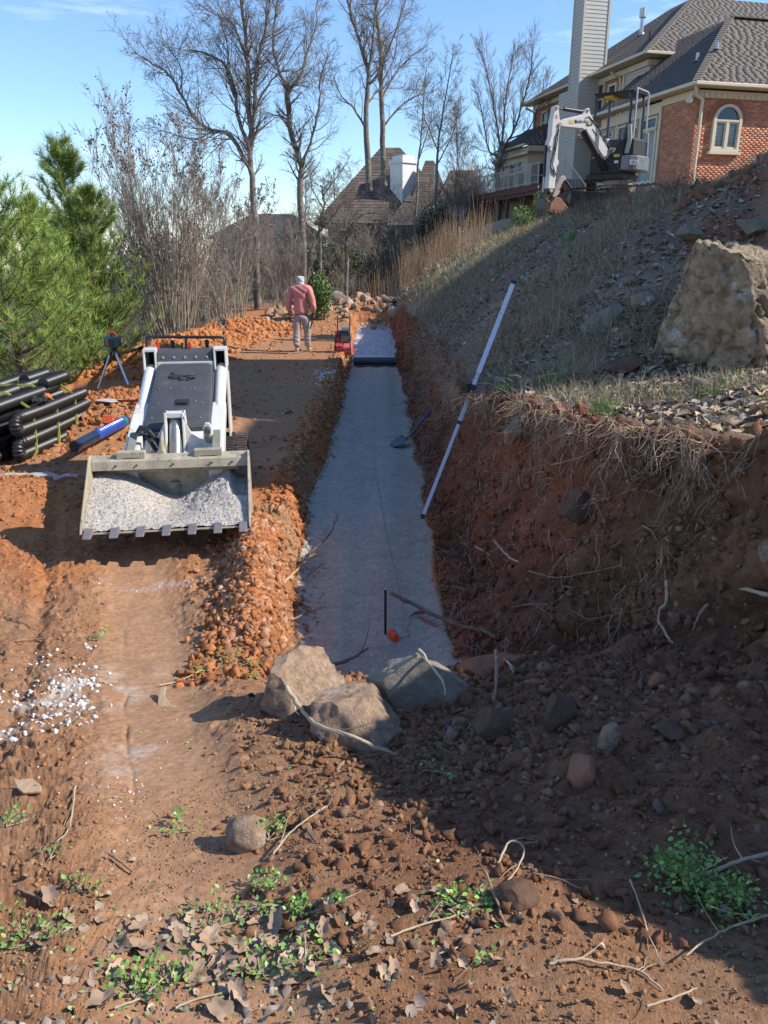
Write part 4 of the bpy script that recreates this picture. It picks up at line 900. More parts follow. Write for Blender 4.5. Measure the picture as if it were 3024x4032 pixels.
M_scrub=mat('scrub',(1,1,1),.95,0,.2,2,0,attr=True,spec=.1)
rg=np.random.default_rng(5)
pr=[shrub_segs(50+i,7,1.5,.8,3,.008) for i in range(4)]
pos=[];scl=[];cols=[]
def addp(n,fx,fy,fs,cf,sink=.05):
    for _ in range(n):
        x=fx();y=fy();x=x(y) if callable(x) else x
        pos.append((x,y,float(base(np.array([x]),np.array([y]))[0])-sink));scl.append(fs());cols.append(cf())
greyb=lambda:np.array((.25,.215,.17))*rg.uniform(.7,1.3)
addp(75,lambda:(lambda y:f_edge(y)-rg.uniform(.4,4.5)),lambda:rg.uniform(8.5,19),lambda:rg.uniform(.6,1.15),greyb)
addp(55,lambda:(lambda y:-5.2-rg.uniform(0,7)),lambda:rg.uniform(20,34),lambda:rg.uniform(.9,1.6),greyb)
addp(34,lambda:(lambda y:rg.uniform(-5,2.5)),lambda:rg.uniform(32,40),lambda:rg.uniform(.9,1.5),greyb)
addp(44,lambda:(lambda y:rg.uniform(-6,3.5)),lambda:rg.uniform(36,46),lambda:rg.uniform(1.7,3.0),greyb)
addp(40,lambda:(lambda y:rg.uniform(-14,-5)),lambda:rg.uniform(22,44),lambda:rg.uniform(1.6,2.8),greyb)
addp(34,lambda:(lambda y:rg.uniform(-7,6.5)),lambda:rg.uniform(44,47.2),lambda:rg.uniform(2.0,3.2),lambda:np.array((.27,.245,.22))*rg.uniform(.8,1.2))
addp(24,lambda:(lambda y:rg.uniform(2.0,7.0)),lambda:rg.uniform(44,47),lambda:rg.uniform(1.6,2.6),greyb)
spread_segs('scrub',pr,pos,scl,cols,M_scrub,rg)
# thin understorey trees that screen the far houses
for i,(x,y,h,lab) in enumerate(((-6.8,34,5.0,'thin grey understorey tree left of the tallest bare tree'),(-3.9,38,5.5,'thin understorey tree in front of the grey roofed house'),(-1.9,36,4.6,'thin grey tree screening the left side of the far house'),(.4,41,5.2,'thin grey tree in front of the far white chimney'),(3.4,41,5.6,'thin understorey tree before the right hip roofs of the far house'),(-9.5,30,5.6,'hazy grey tree behind the crape myrtle'),(-12.5,32,6.2,'hazy grey tree between the pines and the myrtle'),(4.6,46,6.4,'fine twigged tree left of the deck'))):
    rr_=random.Random(700+i);S=Segs();z0=float(base(np.array([x]),np.array([y]))[0]);pts,_=walk(S,Vector((x,y,z0-.1)),Vector((rr_.uniform(-.1,.1),0,1)),h,.055,8,0,.05,.03,rr_,.15);grow(S,pts,h*.52,2,4,rr_,34,(22,50),.12,.6,.16,.08,.5,.006);make_tree('understorey_tree',lab,'tree',S,1,5)
# reddish brown tall dry stems beyond the trench
pos=[];scl=[];cols=[]
rp=[]
for s_ in range(3):
    rr_=random.Random(70+s_);S=Segs()
    for i in range(16):
        a=rr_.uniform(0,6.28);walk(S,Vector((rr_.gauss(0,.2),rr_.gauss(0,.2),0)),Vector((math.cos(a)*.18,math.sin(a)*.18,1)).normalized(),rr_.uniform(.9,1.8),.006,4,0,.05,0,rr_,.4)
    rp.append((np.array(S.a),np.array(S.b),np.array(S.ra),np.array(S.rb)))
rb_=lambda:np.array((.33,.23,.15))*rg.uniform(.7,1.25)
addp(60,lambda:(lambda y:rg.uniform(-.6,2.4)),lambda:rg.uniform(30,38),lambda:rg.uniform(.45,1.0),rb_)
addp(60,lambda:(lambda y:rg.uniform(.6,3.4)),lambda:rg.uniform(25,38),lambda:rg.uniform(.5,1.0),rb_)
spread_segs('dry_reeds',rp,pos,scl,cols,M_scrub,rg)
# far wood: one mass of bare crowns
pos=[];scl=[];cols=[]
fp=[]
for s_ in range(3):
    rr_=random.Random(90+s_);S=Segs();pts,_=walk(S,Vector((0,0,0)),Vector((0,0,1)),7,.11,6,0,.05,.02,rr_,.3);grow(S,pts,5,2,4,rr_,11,(20,45),.25,.5,.14,.1,.5,.012);fp.append((np.array(S.a),np.array(S.b),np.array(S.ra),np.array(S.rb)));print('far proto',len(S.a))
for k in range(190):
    y=rg.uniform(62,130);x=rg.uniform(-.62,.35)*y
    if k<70: y=rg.uniform(36,60);x=rg.uniform(-.62,-.22)*y
    pos.append((x,y,float(base(np.array([x]),np.array([y]))[0])-.5));scl.append(rg.uniform(.55,1.0)*(1.0 if y>60 else .75));cols.append(np.array((.23,.20,.18))*rg.uniform(.8,1.2))
spread_segs('far_wood',fp,pos,scl,cols,M_scrub,rg)
# leafy evergreen bushes: leaf faces
def leafbush(name,label,c,rad,n,leaf,col,seed,cat='shrub',hgt=1.0,stem=True):
    rg_=np.random.default_rng(seed);g=hz(c[0],c[1]);r=thing(name,label,cat,(c[0],c[1],g));
    d=rg_.normal(size=(n,3));d/=np.linalg.norm(d,axis=1,keepdims=True);q=d*(rg_.random(n)**.33)[:,None];lump=fbm3(d[:,0]*2+seed,d[:,1]*2,d[:,2]*2,2,seed);q=q*(1+.45*lump)[:,None]
    P=q*np.array(rad);P[:,2]+=rad[2]*hgt;P=P[P[:,2]>.02];n=len(P)
    V0=np.array([(0,0,0),(.42,.5,.06),(0,1,-.05),(-.42,.5,.06)])*leaf;RM=rotmats(n,rg_);sc=rg_.uniform(.6,1.3,n)[:,None,None]
    V=((V0[None]*sc)@RM.transpose(0,2,1)+P[:,None]).reshape(-1,3);F=np.arange(n*4).reshape(-1,4);C=np.array(col)*rg_.uniform(.6,1.4,(n,1))
    link('leaves',npmesh('leaves',V,F,False,np.repeat(C,4,0)),mat('leaf_green',(1,1,1),.45,0,.2,4,0,attr=True,spec=.5),r)
    if stem:
        S=Segs();rr_=random.Random(seed)
        for i in range(7): walk(S,Vector((0,0,-.05)),Vector((rr_.gauss(0,.35),rr_.gauss(0,.35),1)).normalized(),rad[2]*1.5,.015,4,0,.1,0,rr_)
        link('stems',segmesh('stems',S.a,S.b,S.ra,S.rb,4),M_twig,r)
    return r
leafbush('broadleaf_shrub','glossy yellow green broadleaf shrub just right of the hooded man',(-2.15,26.6),(.42,.4,.75),2600,.075,(.12,.20,.05),61)
leafbush('cedar_bush','dark green evergreen mass behind the gnarled tree',(-2.2,37),(1.8,1.0,1.2),5200,.11,(.06,.095,.03),62)
leafbush('cedar_bush','green evergreen bush under the far gutter left of the reeds',(.6,41),(1.5,.9,1.15),4200,.11,(.075,.13,.03),63)
leafbush('cedar_bush','dark rounded evergreen between the reeds and the slope',(2.3,36),(.8,.7,1.1),3600,.09,(.03,.042,.018),64)
leafbush('cedar_bush','dark evergreen seen through the myrtle stems',(-8.3,28),(1.5,1.2,1.9),4600,.12,(.055,.08,.035),65)
leafbush('weedy_shrub','bright weedy shrub beside the deck stairs',(5.3,28),(.35,.3,.55),900,.07,(.15,.20,.05),66)
leafbush('weedy_shrub','bright weedy shrub left of the excavator bucket',(4.3,25.5),(.35,.3,.35),600,.07,(.15,.22,.05),67)
leafbush('clipped_shrub','rounded green shrub at the foot of the sunlit brick wall',(13.4,26.6),(.9,.7,.55),2600,.06,(.07,.085,.04),68)
# ------------------------------------------------------------ stand-on track loader
M_wp=mat('white_paint',(.66,.65,.61),.42,0,.07,4,.03,60,dirt=(.36,.22,.13),dscale=4,dlo=.53,dhi=.78)
M_char=mat('charcoal_plastic',(.062,.065,.070),.55,0,.2,5,.25,220,dirt=(.15,.13,.11),dscale=4,dlo=.55,dhi=.85)
M_rub=mat('rubber',(.030,.028,.027),.75,0,.3,10,.2,60,dirt=(.17,.10,.065),dscale=7,dlo=.48,dhi=.66)
M_dirty=mat('dirty_steel',(.40,.35,.26),.75,.1,.25,9,.3,70,dirt=(.16,.15,.125),dscale=13,dlo=.54,dhi=.66)
M_worn=mat('worn_tooth',(.30,.27,.26),.5,.6,.2,14,.2,80)
M_cyl=mat('steel_cylinder',(.30,.31,.31),.35,.7,.2,9,.1,60,dirt=(.42,.39,.30),dscale=18,dlo=.54,dhi=.66)
M_red=mat('red_plastic',(.62,.05,.025),.4,0,.08,5,0)
M_org=mat('orange_plastic',(.75,.13,.035),.5,0,.1,5,.05,50)
ld=thing('track_loader','white and charcoal stand-on track loader carrying a bucket of stone dust','loader',(-1.86,7.0,0),R(8.5))
def belt(parent,x0,x1,y0,y1,z0,z1,pitch,lug,m,th=.03,name='track',front_r=None):
    r=(z1-z0)/2;pts=[];zc=(z0+z1)/2
    for i in range(13): a=-math.pi/2+math.pi*i/12;pts.append((y1-r+r*math.cos(a),zc+r*math.sin(a)))
    for i in range(13): a=math.pi/2+math.pi*i/12;pts.append((y0+r+r*math.cos(a),zc+r*math.sin(a)))
    n=len(pts);inn=[]
    for (y,z) in pts:
        cy=min(max(y,y0+r),y1-r);d=math.hypot(y-cy,z-zc);inn.append((cy+(y-cy)*(d-th)/d,zc+(z-zc)*(d-th)/d))
    m_=MB();V=[(x,y,z) for x in(x0,x1) for (y,z) in pts]+[(x,y,z) for x in(x0,x1) for (y,z) in inn];F=[]
    for i in range(n):
        j=(i+1)%n;F+=[[i,j,n+j,n+i],[2*n+i,3*n+i,3*n+j,2*n+j],[i,2*n+i,2*n+j,j],[n+i,n+j,3*n+j,3*n+i]]
    m_.add(V,F);t=m_.build(name,m,parent)
    per=[];tot=0
    for i in range(n):
        a=Vector(pts[i]);b=Vector(pts[(i+1)%n]);per.append((a,b,tot));tot+=(b-a).length
    k=int(tot/pitch)
    for q in range(k):
        s=q*tot/k
        for a,b,t0 in per:
            L_=(b-a).length
            if t0<=s<t0+L_ and L_>0:
                p=a+(b-a)*((s-t0)/L_);d=(b-a).normalized();nrm=Vector((d.y,-d.x));
                for xa,xb in((x0+.005,x0+(x1-x0)*.47),(x0+(x1-x0)*.55,x1-.005)):
                    off=.5*pitch*(1 if xa>x0+.02 else 0)
                    c=p+d*off*.6
                    M=Matrix(((1,0,0,(xa+xb)/2),(0,d.x,nrm.x,c.x+nrm.x*lug*.45),(0,d.y,nrm.y,c.y+nrm.y*lug*.45),(0,0,0,1)))
                    l=MB();l.cbox((0,0,0),(xb-xa,pitch*.42,lug),M);l.build('lug',m,t,bevel=.004,seg=1)
                break
    w_=MB()
    return t
for sx in(-1,1):
    x0,x1=(.335,.56) if sx>0 else(-.56,-.335)
    t=belt(ld,x0,x1,-.62,.98,.0,.42,.105,.022,M_rub)
    for y,r_,zz in((-.42,.16,.21),(.78,.16,.21),(-.1,.085,.115),(.15,.085,.115),(.42,.085,.115)):
        m_=MB();m_.cyl((x0+.02,y,zz),(x1-.02,y,zz),r_,n=18);m_.cyl((x0+.005 if sx<0 else x1-.03,y,zz),(x0+.03 if sx<0 else x1-.005,y,zz),r_*.4,n=10);m_.build('roller',M_dirty,t,smooth=True)
m_=MB();m_.prism([(-.5,.16),(.95,.16),(.98,.62),(.98,1.0),(.55,1.10),(-.42,.70),(-.5,.55)],-.285,.285,'x');m_.build('chassis',M_char,ld,bevel=.012)
# hood
def hood():
    yb,zb,yt,zt=-.47,.765,.66,1.155;n=Vector((0,-(zt-zb),yt-yb)).normalized();up=Vector((0,yt-yb,zt-zb));Lh=up.length;up.normalize()
    fr=Matrix(((1,0,0,0),(0,up.y,n.y,yb),(0,up.z,n.z,zb),(0,0,0,1)))
    m_=MB();w0,w1=.285,.265
    def rr(w0,w1,L0,L1,r,z):
        o=[]
        for cx,cy,a0 in((w1-r,L1-r,0),(-(w1-r),L1-r,90),(-(w0-r),L0+r,180),(w0-r,L0+r,270)):
            for i in range(5): a=R(a0+22.5*i);o.append((cx+r*math.cos(a),cy+r*math.sin(a),z))
        return o
    loops=[rr(w0,w1,0,Lh,.03,-.05),rr(w0,w1,0,Lh,.05,.005),rr(w0-.012,w1-.012,.012,Lh-.012,.05,.022),rr(w0-.035,w1-.035,.04,Lh-.035,.05,.030)]
    V=[];F=[];N=20
    for l in loops: V+=l
    for i in range(len(loops)-1):
        for k in range(N): F.append([i*N+k,i*N+(k+1)%N,(i+1)*N+(k+1)%N,(i+1)*N+k])
    F.append([(len(loops)-1)*N+k for k in range(N)]);m_.add(V,F,fr)
    h=m_.build('hood',M_char,ld,smooth=True,ang=20)
    # raised cat head emblem, laid in separate low plates
    c3=lambda x,y:(-.0+(x-1045)/1050.0,Lh*.74-(y-470)/560.0*.62)
    P=[[(930,390),(945,395),(960,425),(1000,450),(1060,462),(1085,455),(1130,448),(1165,430),(1185,412),(1160,450),(1130,466),(1135,480),(1100,470),(1060,476),(1000,472),(955,450),(932,420)],
       [(905,470),(935,445),(960,450),(1000,475),(1050,484),(1055,502),(1030,510),(1000,500),(985,486),(940,484)],
       [(1065,484),(1085,488),(1130,484),(1135,470),(1142,500),(1120,512),(1085,508)],
       [(1012,520),(1040,514),(1052,522),(1040,534),(1000,532)],
       [(1050,505),(1080,505),(1075,515),(1060,524),(1045,520)],
       [(1085,530),(1095,524),(1110,526),(1113,536),(1100,543),(1086,540)]]
    for w_ in([(900,490),(985,488)],[(925,503),(990,494)],[(940,515),(995,500)],[(1115,495),(1165,508)],[(1112,500),(1150,514)],[(1105,505),(1135,520)]):
        (xa,ya),(xb,yb_)=w_;P.append([(xa,ya-2),(xb,yb_-4),(xb,yb_+3),(xa,ya+2)])
    for poly in P:
        q=MB();pp=[c3(x,y) for x,y in poly];q.prism(pp,.029,.048,'z');q2=MB();q2.add(q.v,q.f,fr);q2.build('emblem_relief',mat('shaded_relief',(.034,.036,.041),.45,0,.1,5,.1,200),h,bevel=.003,seg=1)  # darker than the hood: shadows of the raised emblem put into its colour
    q=MB();q.cbox((.02,Lh*.33,.03),(.125,.115,.014));a=MB();a.add(q.v,q.f,fr);lt=a.build('latch_plate',mat('black_plastic',(.02,.02,.022),.4,0,.1,8,.05,80),h,bevel=.008)
    for bx in((-.033,.002,.30,.36),(.042,.075,.30,.36)):pass
    q=MB();q.box(-.025,.065,Lh*.33-.02,Lh*.33+.035,.036,.040);a=MB();a.add(q.v,q.f,fr);a.build('latch_recess',M_dark,lt)
    q=MB();q.box(-.02,.06,Lh*.33-.04,Lh*.33-.01,.038,.050);a=MB();a.add(q.v,q.f,fr);a.build('latch_handle',M_bblack,lt,bevel=.004)
    rg=random.Random(3)
    for (x,y) in((-.22,.08),(-.07,.06),(.2,.06),(-.2,.6),(-.1,.61),(.02,.6),(.12,.6),(.22,.6),(-.19,.33),(.2,.32),(.0,.12),(.14,.36)):
        q=MB();q.cyl((x,y+.05,.026),(x,y+.05,.038),.008,n=8);a=MB();a.add(q.v,q.f,fr);a.build('bolt',M_galv,h)
hood()
m_=MB();m_.box(-.27,.27,.68,.80,.98,1.17);m_.box(-.27,.27,.66,.69,1.12,1.19);m_.build('white_crossplate',M_wp,ld,bevel=.006)
m_=MB();m_.prism([(.66,1.185),(.70,1.275),(.86,1.30),(.90,1.10),(.80,1.10)],-.27,.27,'x');dp=m_.build('dash_panel',M_char,ld,bevel=.008)
for i in range(5):
    x=-.21+.105*i;m_=MB();m_.cyl((x,.685,1.225),(x,.672,1.23),.014,n=8);m_.build('bolt',M_galv,dp,smooth=True)
# upright channels either side
for sx,x0,x1 in((-1,-.40,-.275),(1,.275,.40)):
    m_=MB()
    out=x0 if sx<0 else x1-.018;inn=x1-.018 if sx<0 else x0
    m_.prism([(.58,.42),(1.0,.42),(1.02,1.24),(.92,1.30),(.66,1.30),(.62,1.0)],out,out+.018,'x')
    m_.prism([(.64,.95),(1.0,.75),(1.02,1.24),(.92,1.30),(.66,1.30)],inn,inn+.018,'x')
    m_.box(x0,x1,.66,.93,1.285,1.31);m_.box(x0+.018,x1-.018,.98,1.0,.45,1.24)
    m_.build('upright_plate',M_wp,ld,bevel=.004)
    m_=MB();m_.box(x0+.02,x1-.02,.94,.975,.45,1.28);m_.build('channel_back',M_dark,ld)
    # loader arm: round tube that turns into a box section
    xc=(x0+x1)/2+.005*sx
    m_=MB();m_.tube([(xc,.88,1.08),(xc,.74,1.105),(xc,.55,1.06),(xc-.0,-.05,.83)],[.045,.056,.056,.054],14);m_.build('arm_tube',M_wp,ld,smooth=True)
    m_=MB();m_.prism([(.02,.90),(.02,.80),(-.30,.68),(-.86,.40),(-.93,.43),(-.95,.56),(-.90,.62),(-.30,.82)],xc-.062,xc+.062,'x');a_=m_.build('arm_box',M_wp,ld,bevel=.010)
    m_=MB();m_.prism([(-.86,.655),(-.82,.675),(-.60,.60+.17),(-.66,.735)],xc-.028,xc+.034,'x');m_.build('arm_slot',mat('slot_grey',(.22,.22,.17),.6,0,.2,8,.1,50),a_)
    for (yy,zz) in((-.2,.82),(-.5,.70)):
        m_=MB();m_.box(xc-.045,xc-.03,yy-.2,yy+.1,zz-.02,zz+.02)
    m_=MB();m_.cyl((x0-.005,.86,1.09),(x1+.005,.86,1.09),.03,n=12);m_.build('pivot_pin',M_bblack,ld,smooth=True)
# front crossmember between the arms with tilt cylinder
m_=MB();m_.prism([(-.30,.36),(-.80,.34),(-.84,.40),(-.84,.47),(-.60,.60),(-.48,.73),(-.40,.73),(-.30,.62)],-.275,.275,'x');m_.build('front_crossmember',M_wp,ld,bevel=.01)
m_=MB();m_.box(-.085,.085,-.60,-.50,.88,.925)
for x in(-.085,.062): m_.prism([(-.44,.50),(-.72,.42),(-.70,.60),(-.60,.925),(-.48,.925),(-.42,.80)],x,x+.023,'x')
m_.build('cylinder_mount',M_wp,ld,bevel=.006)
m_=MB();m_.prism([(.085,.70),(.085,.90),(.10,.82),(.14,.74),(.20,.70),(.27,.69),(.27,.60),(.085,.56)],-.62,-.60,'y');m_.prism([(-.085,.70),(-.085,.84),(-.12,.78),(-.22,.62),(-.22,.52),(-.085,.52)],-.625,-.605,'y');m_.build('web_plate',M_wp,ld,bevel=.003)
m_=MB();m_.prism([(-.215,.52),(-.215,.40),(-.03,.40),(-.03,.52),(-.09,.66),(-.09,.80),(-.13,.66)],-.80,-.66,'y');m_.build('hose_guard',M_dirty,ld,bevel=.01)
m_=MB();m_.cyl((.0,-.52,.86),(.0,-.86,.38),.055,n=20);m_.cyl((.0,-.50,.88),(.0,-.545,.83),.06,n=20);m_.build('tilt_cylinder',M_cyl,ld,smooth=True)
m_=MB();m_.box(-.06,.06,-.56,-.46,.55,.88);m_.build('mount_shadow_plate',M_dark,ld)
m_=MB();m_.prism([(.235,.62),(.30,.62),(.31,.80),(.29,.845),(.255,.845),(.235,.80)],-.66,-.635,'y');m_.build('coupler_plate',M_wp,ld,bevel=.008)
for z in(.79,.72):
    m_=MB();m_.cyl((.27,-.66,z),(.275,-.73,z-.01),.026,n=10);m_.cyl((.27,-.73,z-.01),(.275,-.745,z-.012),.02,n=8);m_.build('hose_coupler',M_char,ld,smooth=True)
m_=MB();m_.tube([(-.10,-.62,.56),(-.13,-.70,.70),(-.20,-.72,.80),(-.27,-.66,.82),(-.31,-.58,.76),(-.28,-.52,.70),(-.2,-.5,.72),(-.12,-.55,.70)],.022,10);hs=m_.build('hydraulic_hose',mat('hose_black',(.018,.018,.018),.45,0,.2,30,.4,120),ld,smooth=True)
m_=MB();m_.tube([(-.12,-.64,.56),(-.17,-.72,.66),(-.22,-.71,.76)],.018,10);m_.build('hydraulic_hose',MATS['hose_black'],ld,smooth=True)
# quick-attach plate and brackets
def qp(xc):
    m_=MB();m_.box(xc-.23,xc+.23,-.985,-.965,.52,.66)
    m_.prism([(xc-.115,.56),(xc-.115,.71),(xc+.105,.71),(xc+.105,.56),(xc+.06,.56),(xc+.06,.66),(xc-.07,.66),(xc-.07,.56)],-1.06,-.99,'y')
    m_.build('quick_attach_bracket',M_dirty,ld,bevel=.004)
qp(-.30);qp(.30)
# guard rail, levers
m_=MB();m_.tube([(-.385,.88,1.28),(-.385,.88,1.38),(-.375,.885,1.405),(-.34,.89,1.41),(.34,.89,1.395),(.375,.885,1.385),(.385,.88,1.36),(.385,.88,1.27)],.0155,10);m_.cyl((.0,.89,1.26),(.0,.89,1.40),.014);m_.build('guard_rail',M_bblack,ld,smooth=True)
for x,mm,h in((-.265,M_red,.06),(.045,M_red,.05)):
    m_=MB();m_.tube([(x,.84,1.27),(x,.83,1.30)],.006,6);m_.tube([(x,.83,1.295),(x-.004,.825,1.31),(x-.006,.82,1.31+h)],[.010,.015,.013],8);m_.build('lever_knob',mm,ld,smooth=True)
for x in(-.14,.2):
    m_=MB();m_.tube([(x,.93,1.22),(x,.93,1.30)],[.03,.018],10);m_.tube([(x,.93,1.30),(x,.93,1.35),(x,.93,1.37)],[.018,.026,.016],10);m_.build('joystick',M_bblack,ld,smooth=True)
m_=MB();m_.box(-.05,-.03,.86,.88,1.26,1.35);m_.build('switch',M_bblack,ld)
m_=MB();m_.prism([(.86,1.0),(1.1,.95),(1.1,1.22),(.92,1.28)],-.2,.2,'x');m_.build('thigh_pad',M_bblack,ld,bevel=.02)
m_=MB();m_.box(-.26,.26,.98,1.35,.22,.25);m_.build('standing_platform',M_dirty,ld,bevel=.004)
# bucket
def bucket():
    prof=[(-1.61,.245),(-1.40,.165),(-1.15,.13),(-.98,.16),(-.90,.25),(-.885,.40),(-.93,.55),(-1.02,.645)]
    m_=MB();th=.014;W=.605;n=len(prof);o=[]
    for i,(y,z) in enumerate(prof):
        a=Vector(prof[max(i-1,0)]);b=Vector(prof[min(i+1,n-1)]);d=(b-a).normalized();o.append((y+d.y*th,z-d.x*th))
    V=[(x,y,z) for x in(-W,W) for y,z in prof]+[(x,y,z) for x in(-W,W) for y,z in o];F=[]
    for i in range(n-1): F+=[[i,i+1,n+i+1,n+i],[2*n+i,3*n+i,3*n+i+1,2*n+i+1],[i,2*n+i,2*n+i+1,i+1],[n+i,n+i+1,3*n+i+1,3*n+i]]
    F+=[[0,n,3*n,2*n],[n-1,3*n-1,4*n-1,2*n-1][:0] or [n-1,2*n-1,4*n-1,3*n-1]]
    m_.add(V,F);b=m_.build('bucket',M_dirty,ld,smooth=True)
    side=[(-1.645,.245),(-1.60,.30),(-1.08,.70),(-1.0,.68),(-.91,.55),(-.87,.40),(-.89,.24),(-.97,.14),(-1.15,.11),(-1.40,.148)]
    for x in(-.62,.605):
        m_=MB();m_.prism(side,x,x+.015,'x');m_.build('side_plate',M_dirty,b,bevel=.003)
    m_=MB();m_.prism([(-1.10,.575),(-1.085,.645),(-.985,.675),(-.975,.66),(-1.07,.628),(-1.085,.572)],-.604,.604,'x');tb=m_.build('top_bar',M_dirty,b,bevel=.004)
    for x in(-.42,-.26,.02,.32,.48):
        q=MB();q.cyl((x,-1.098,.61),(x,-1.104,.612),.0085,n=10);q.build('bolt_hole',M_dark,tb)
    for i in range(7):
        x=-.56+.187*i;q=MB();q.prism([(-1.56,.232),(-1.56,.262),(-1.60,.275),(-1.705,.243),(-1.712,.228),(-1.62,.226)],x-.03,x+.03,'x');q.build('tooth',M_worn,b,bevel=.004)
    return b
bk=bucket()
# the load: stone dust heaped in the bucket
def load():
    nx,ny=200,130;xs=np.linspace(-.603,.603,nx);ts=np.linspace(0,1,ny);X,T=np.meshgrid(xs,ts)
    Y=-1.60+T*.655
    hol=np.exp(-(((X-.02)/.30)**2))
    topline=.56-.26*hol+.02*noise2(X*6,T*0,701)-.03*sst(.35,.55,X)
    Zf=.252+.30*(T**1.15)+.03*np.sin(T*3.1)
    Z=.252+(topline-.252)*(T**1.0)+.05*np.sin(T*math.pi)*(1-.8*hol)-.02*hol*np.sin(T*math.pi)
    Z=Z-.07*sst(.38,.46,X)*sst(.62,.5,X)*sst(.5,.75,T)*sst(1.0,.85,T)*0-.10*sst(.44,.52,X)*sst(.35,.6,T)
    lump=np.maximum(0,fbm(X*16,Y*16,3,705))*.04*sst(-.1,.35,X)*sst(.3,.6,T)
    Z=Z+lump+.006*fbm(X*45,Y*45,2,707)+.012*fbm(X*8,Y*8,3,708)
    V=np.stack([X,Y,Z],-1).reshape(-1,3);i=np.arange(nx*ny).reshape(ny,nx);F=np.stack([i[:-1,:-1],i[:-1,1:],i[1:,1:],i[1:,:-1]],-1).reshape(-1,4)
    n=fbm(X*12,Y*12,3,709)[...,None];C=(np.array((.60,.55,.49))*(1+.12*n)).reshape(-1,3)
    g=tag(stuff(link('stone_dust_load',npmesh('stone_dust_load',V,F,True,C),mat('stone_dust',(1,1,1),.95,0,.25,90,.8,240,attr=True,spec=.2))),'pale grey stone dust heaped in the loader bucket','stone dust')
    g.matrix_world=ld.matrix_world if False else Matrix.Translation((-1.86,7.0,0))@Matrix.Rotation(R(8.5),4,'Z')
    rgn=np.random.default_rng(8);k=rgn.integers(0,nx*ny,3800);P=V[k]+np.array((0,0,.002));c=np.array((.62,.57,.51))*rgn.uniform(.75,1.15,(3800,1))
    g2=tag(stuff(link('stone_dust_grains',scatter_mesh('stone_dust_grains',LOWC,P,rgn.uniform(.002,.006,3800),rgn,c),MATS['stone_dust'])),'loose stone crumbs lying on the dust in the loader bucket','stone crumbs')
    g2.matrix_world=g.matrix_world
load()
# ------------------------------------------------------------ mini excavator on the hill
ex=thing('mini_excavator','white and black mini excavator with open canopy, arm down, on the hilltop by the deck','excavator',(5.83,20.8,3.48),R(22));ex.scale=(1.08,1,1)
SX,SZ=.00227,.00237
E5=lambda x,y:((x-1040)*SX,(1120-y)*SZ)
def e5(P): return [E5(x,y) for x,y in P]
M_ew=mat('excavator_white',(.62,.61,.59),.4,0,.06,3,.03,30,dirt=(.36,.30,.24),dscale=3,dlo=.62,dhi=.8)
M_eg=mat('excavator_grey',(.17,.18,.20),.4,.2,.1,3,.03,30)
m_=MB();m_.prism(e5([(215,290),(240,280),(252,300),(270,400),(290,440),(275,560),(278,760),(295,790),(290,820),(275,830),(268,1040),(190,1040),(200,700),(165,660),(170,620),(190,560),(192,420)]),-.09,.09,'y');st=m_.build('dipper_arm',M_ew,ex,bevel=.012)
m_=MB();m_.prism(e5([(265,435),(300,405),(520,350),(570,290),(600,285),(612,330),(650,380),(690,450),(890,690),(880,730),(840,755),(620,530),(585,515),(540,475),(330,470),(280,465)]),-.10,.10,'y');m_.build('boom',M_ew,ex,bevel=.015)
m_=MB();a=E5(255,303);b=E5(560,318);c_=E5(335,305);m_.cyl((a[0],0,a[1]),(c_[0],0,c_[1]),.022,n=10);m_.cyl((c_[0],0,c_[1]),(b[0],0,b[1]),.045,n=12);m_.build('arm_cylinder',M_bblack,ex,smooth=True)
m_=MB();a=E5(548,490);b=E5(835,850);c_=E5(700,745);m_.cyl((a[0],-.13,a[1]),(b[0],-.13,b[1]),.055,n=12);m_.bar((a[0]-.02,-.1,a[1]-.03),(b[0],-.1,b[1]),.09,.09);m_.build('boom_cylinder',M_bblack,ex,smooth=True)
m_=MB();a=E5(160,640);b=E5(160,930);c_=E5(158,1075);m_.cyl((a[0],0,a[1]),(b[0],0,b[1]),.035,n=10);m_.build('bucket_cylinder',M_bblack,ex,smooth=True);m_=MB();m_.cyl((b[0],0,b[1]),(c_[0],0,c_[1]),.020,n=10);m_.build('cylinder_rod',M_galv,ex,smooth=True)
m_=MB()
for P in([(270,500),(240,560),(230,680),(200,780),(200,850),(250,910)],[(262,480),(255,600),(235,720),(215,820),(268,920)]): m_.tube([(E5(*p)[0],-.11,E5(*p)[1]) for p in P],.012,6)
m_.build('arm_hoses',M_bblack,ex,smooth=True)
m_=MB();m_.tube([(E5(*p)[0],-.11,E5(*p)[1]) for p in([(560,380),(600,360),(650,400),(700,440),(800,560),(880,640)])],.012,6);m_.build('boom_hose',M_bblack,ex,smooth=True)
for p,r_ in(((235,303),16),((585,308),14),((275,450),18),((605,420),22),((222,1060),18),((183,658),12),((880,715),22),((860,860),20)):
    x,z=E5(*p);m_=MB();m_.cyl((x,-.125,z),(x,.125,z),r_*SX,n=12);m_.build('pivot_pin',M_dirty,ex,smooth=True)
m_=MB();m_.prism(e5([(590,400),(640,395),(645,440),(600,450)]),-.108,-.1,'y');m_.build('boom_window',M_bblack,ex)
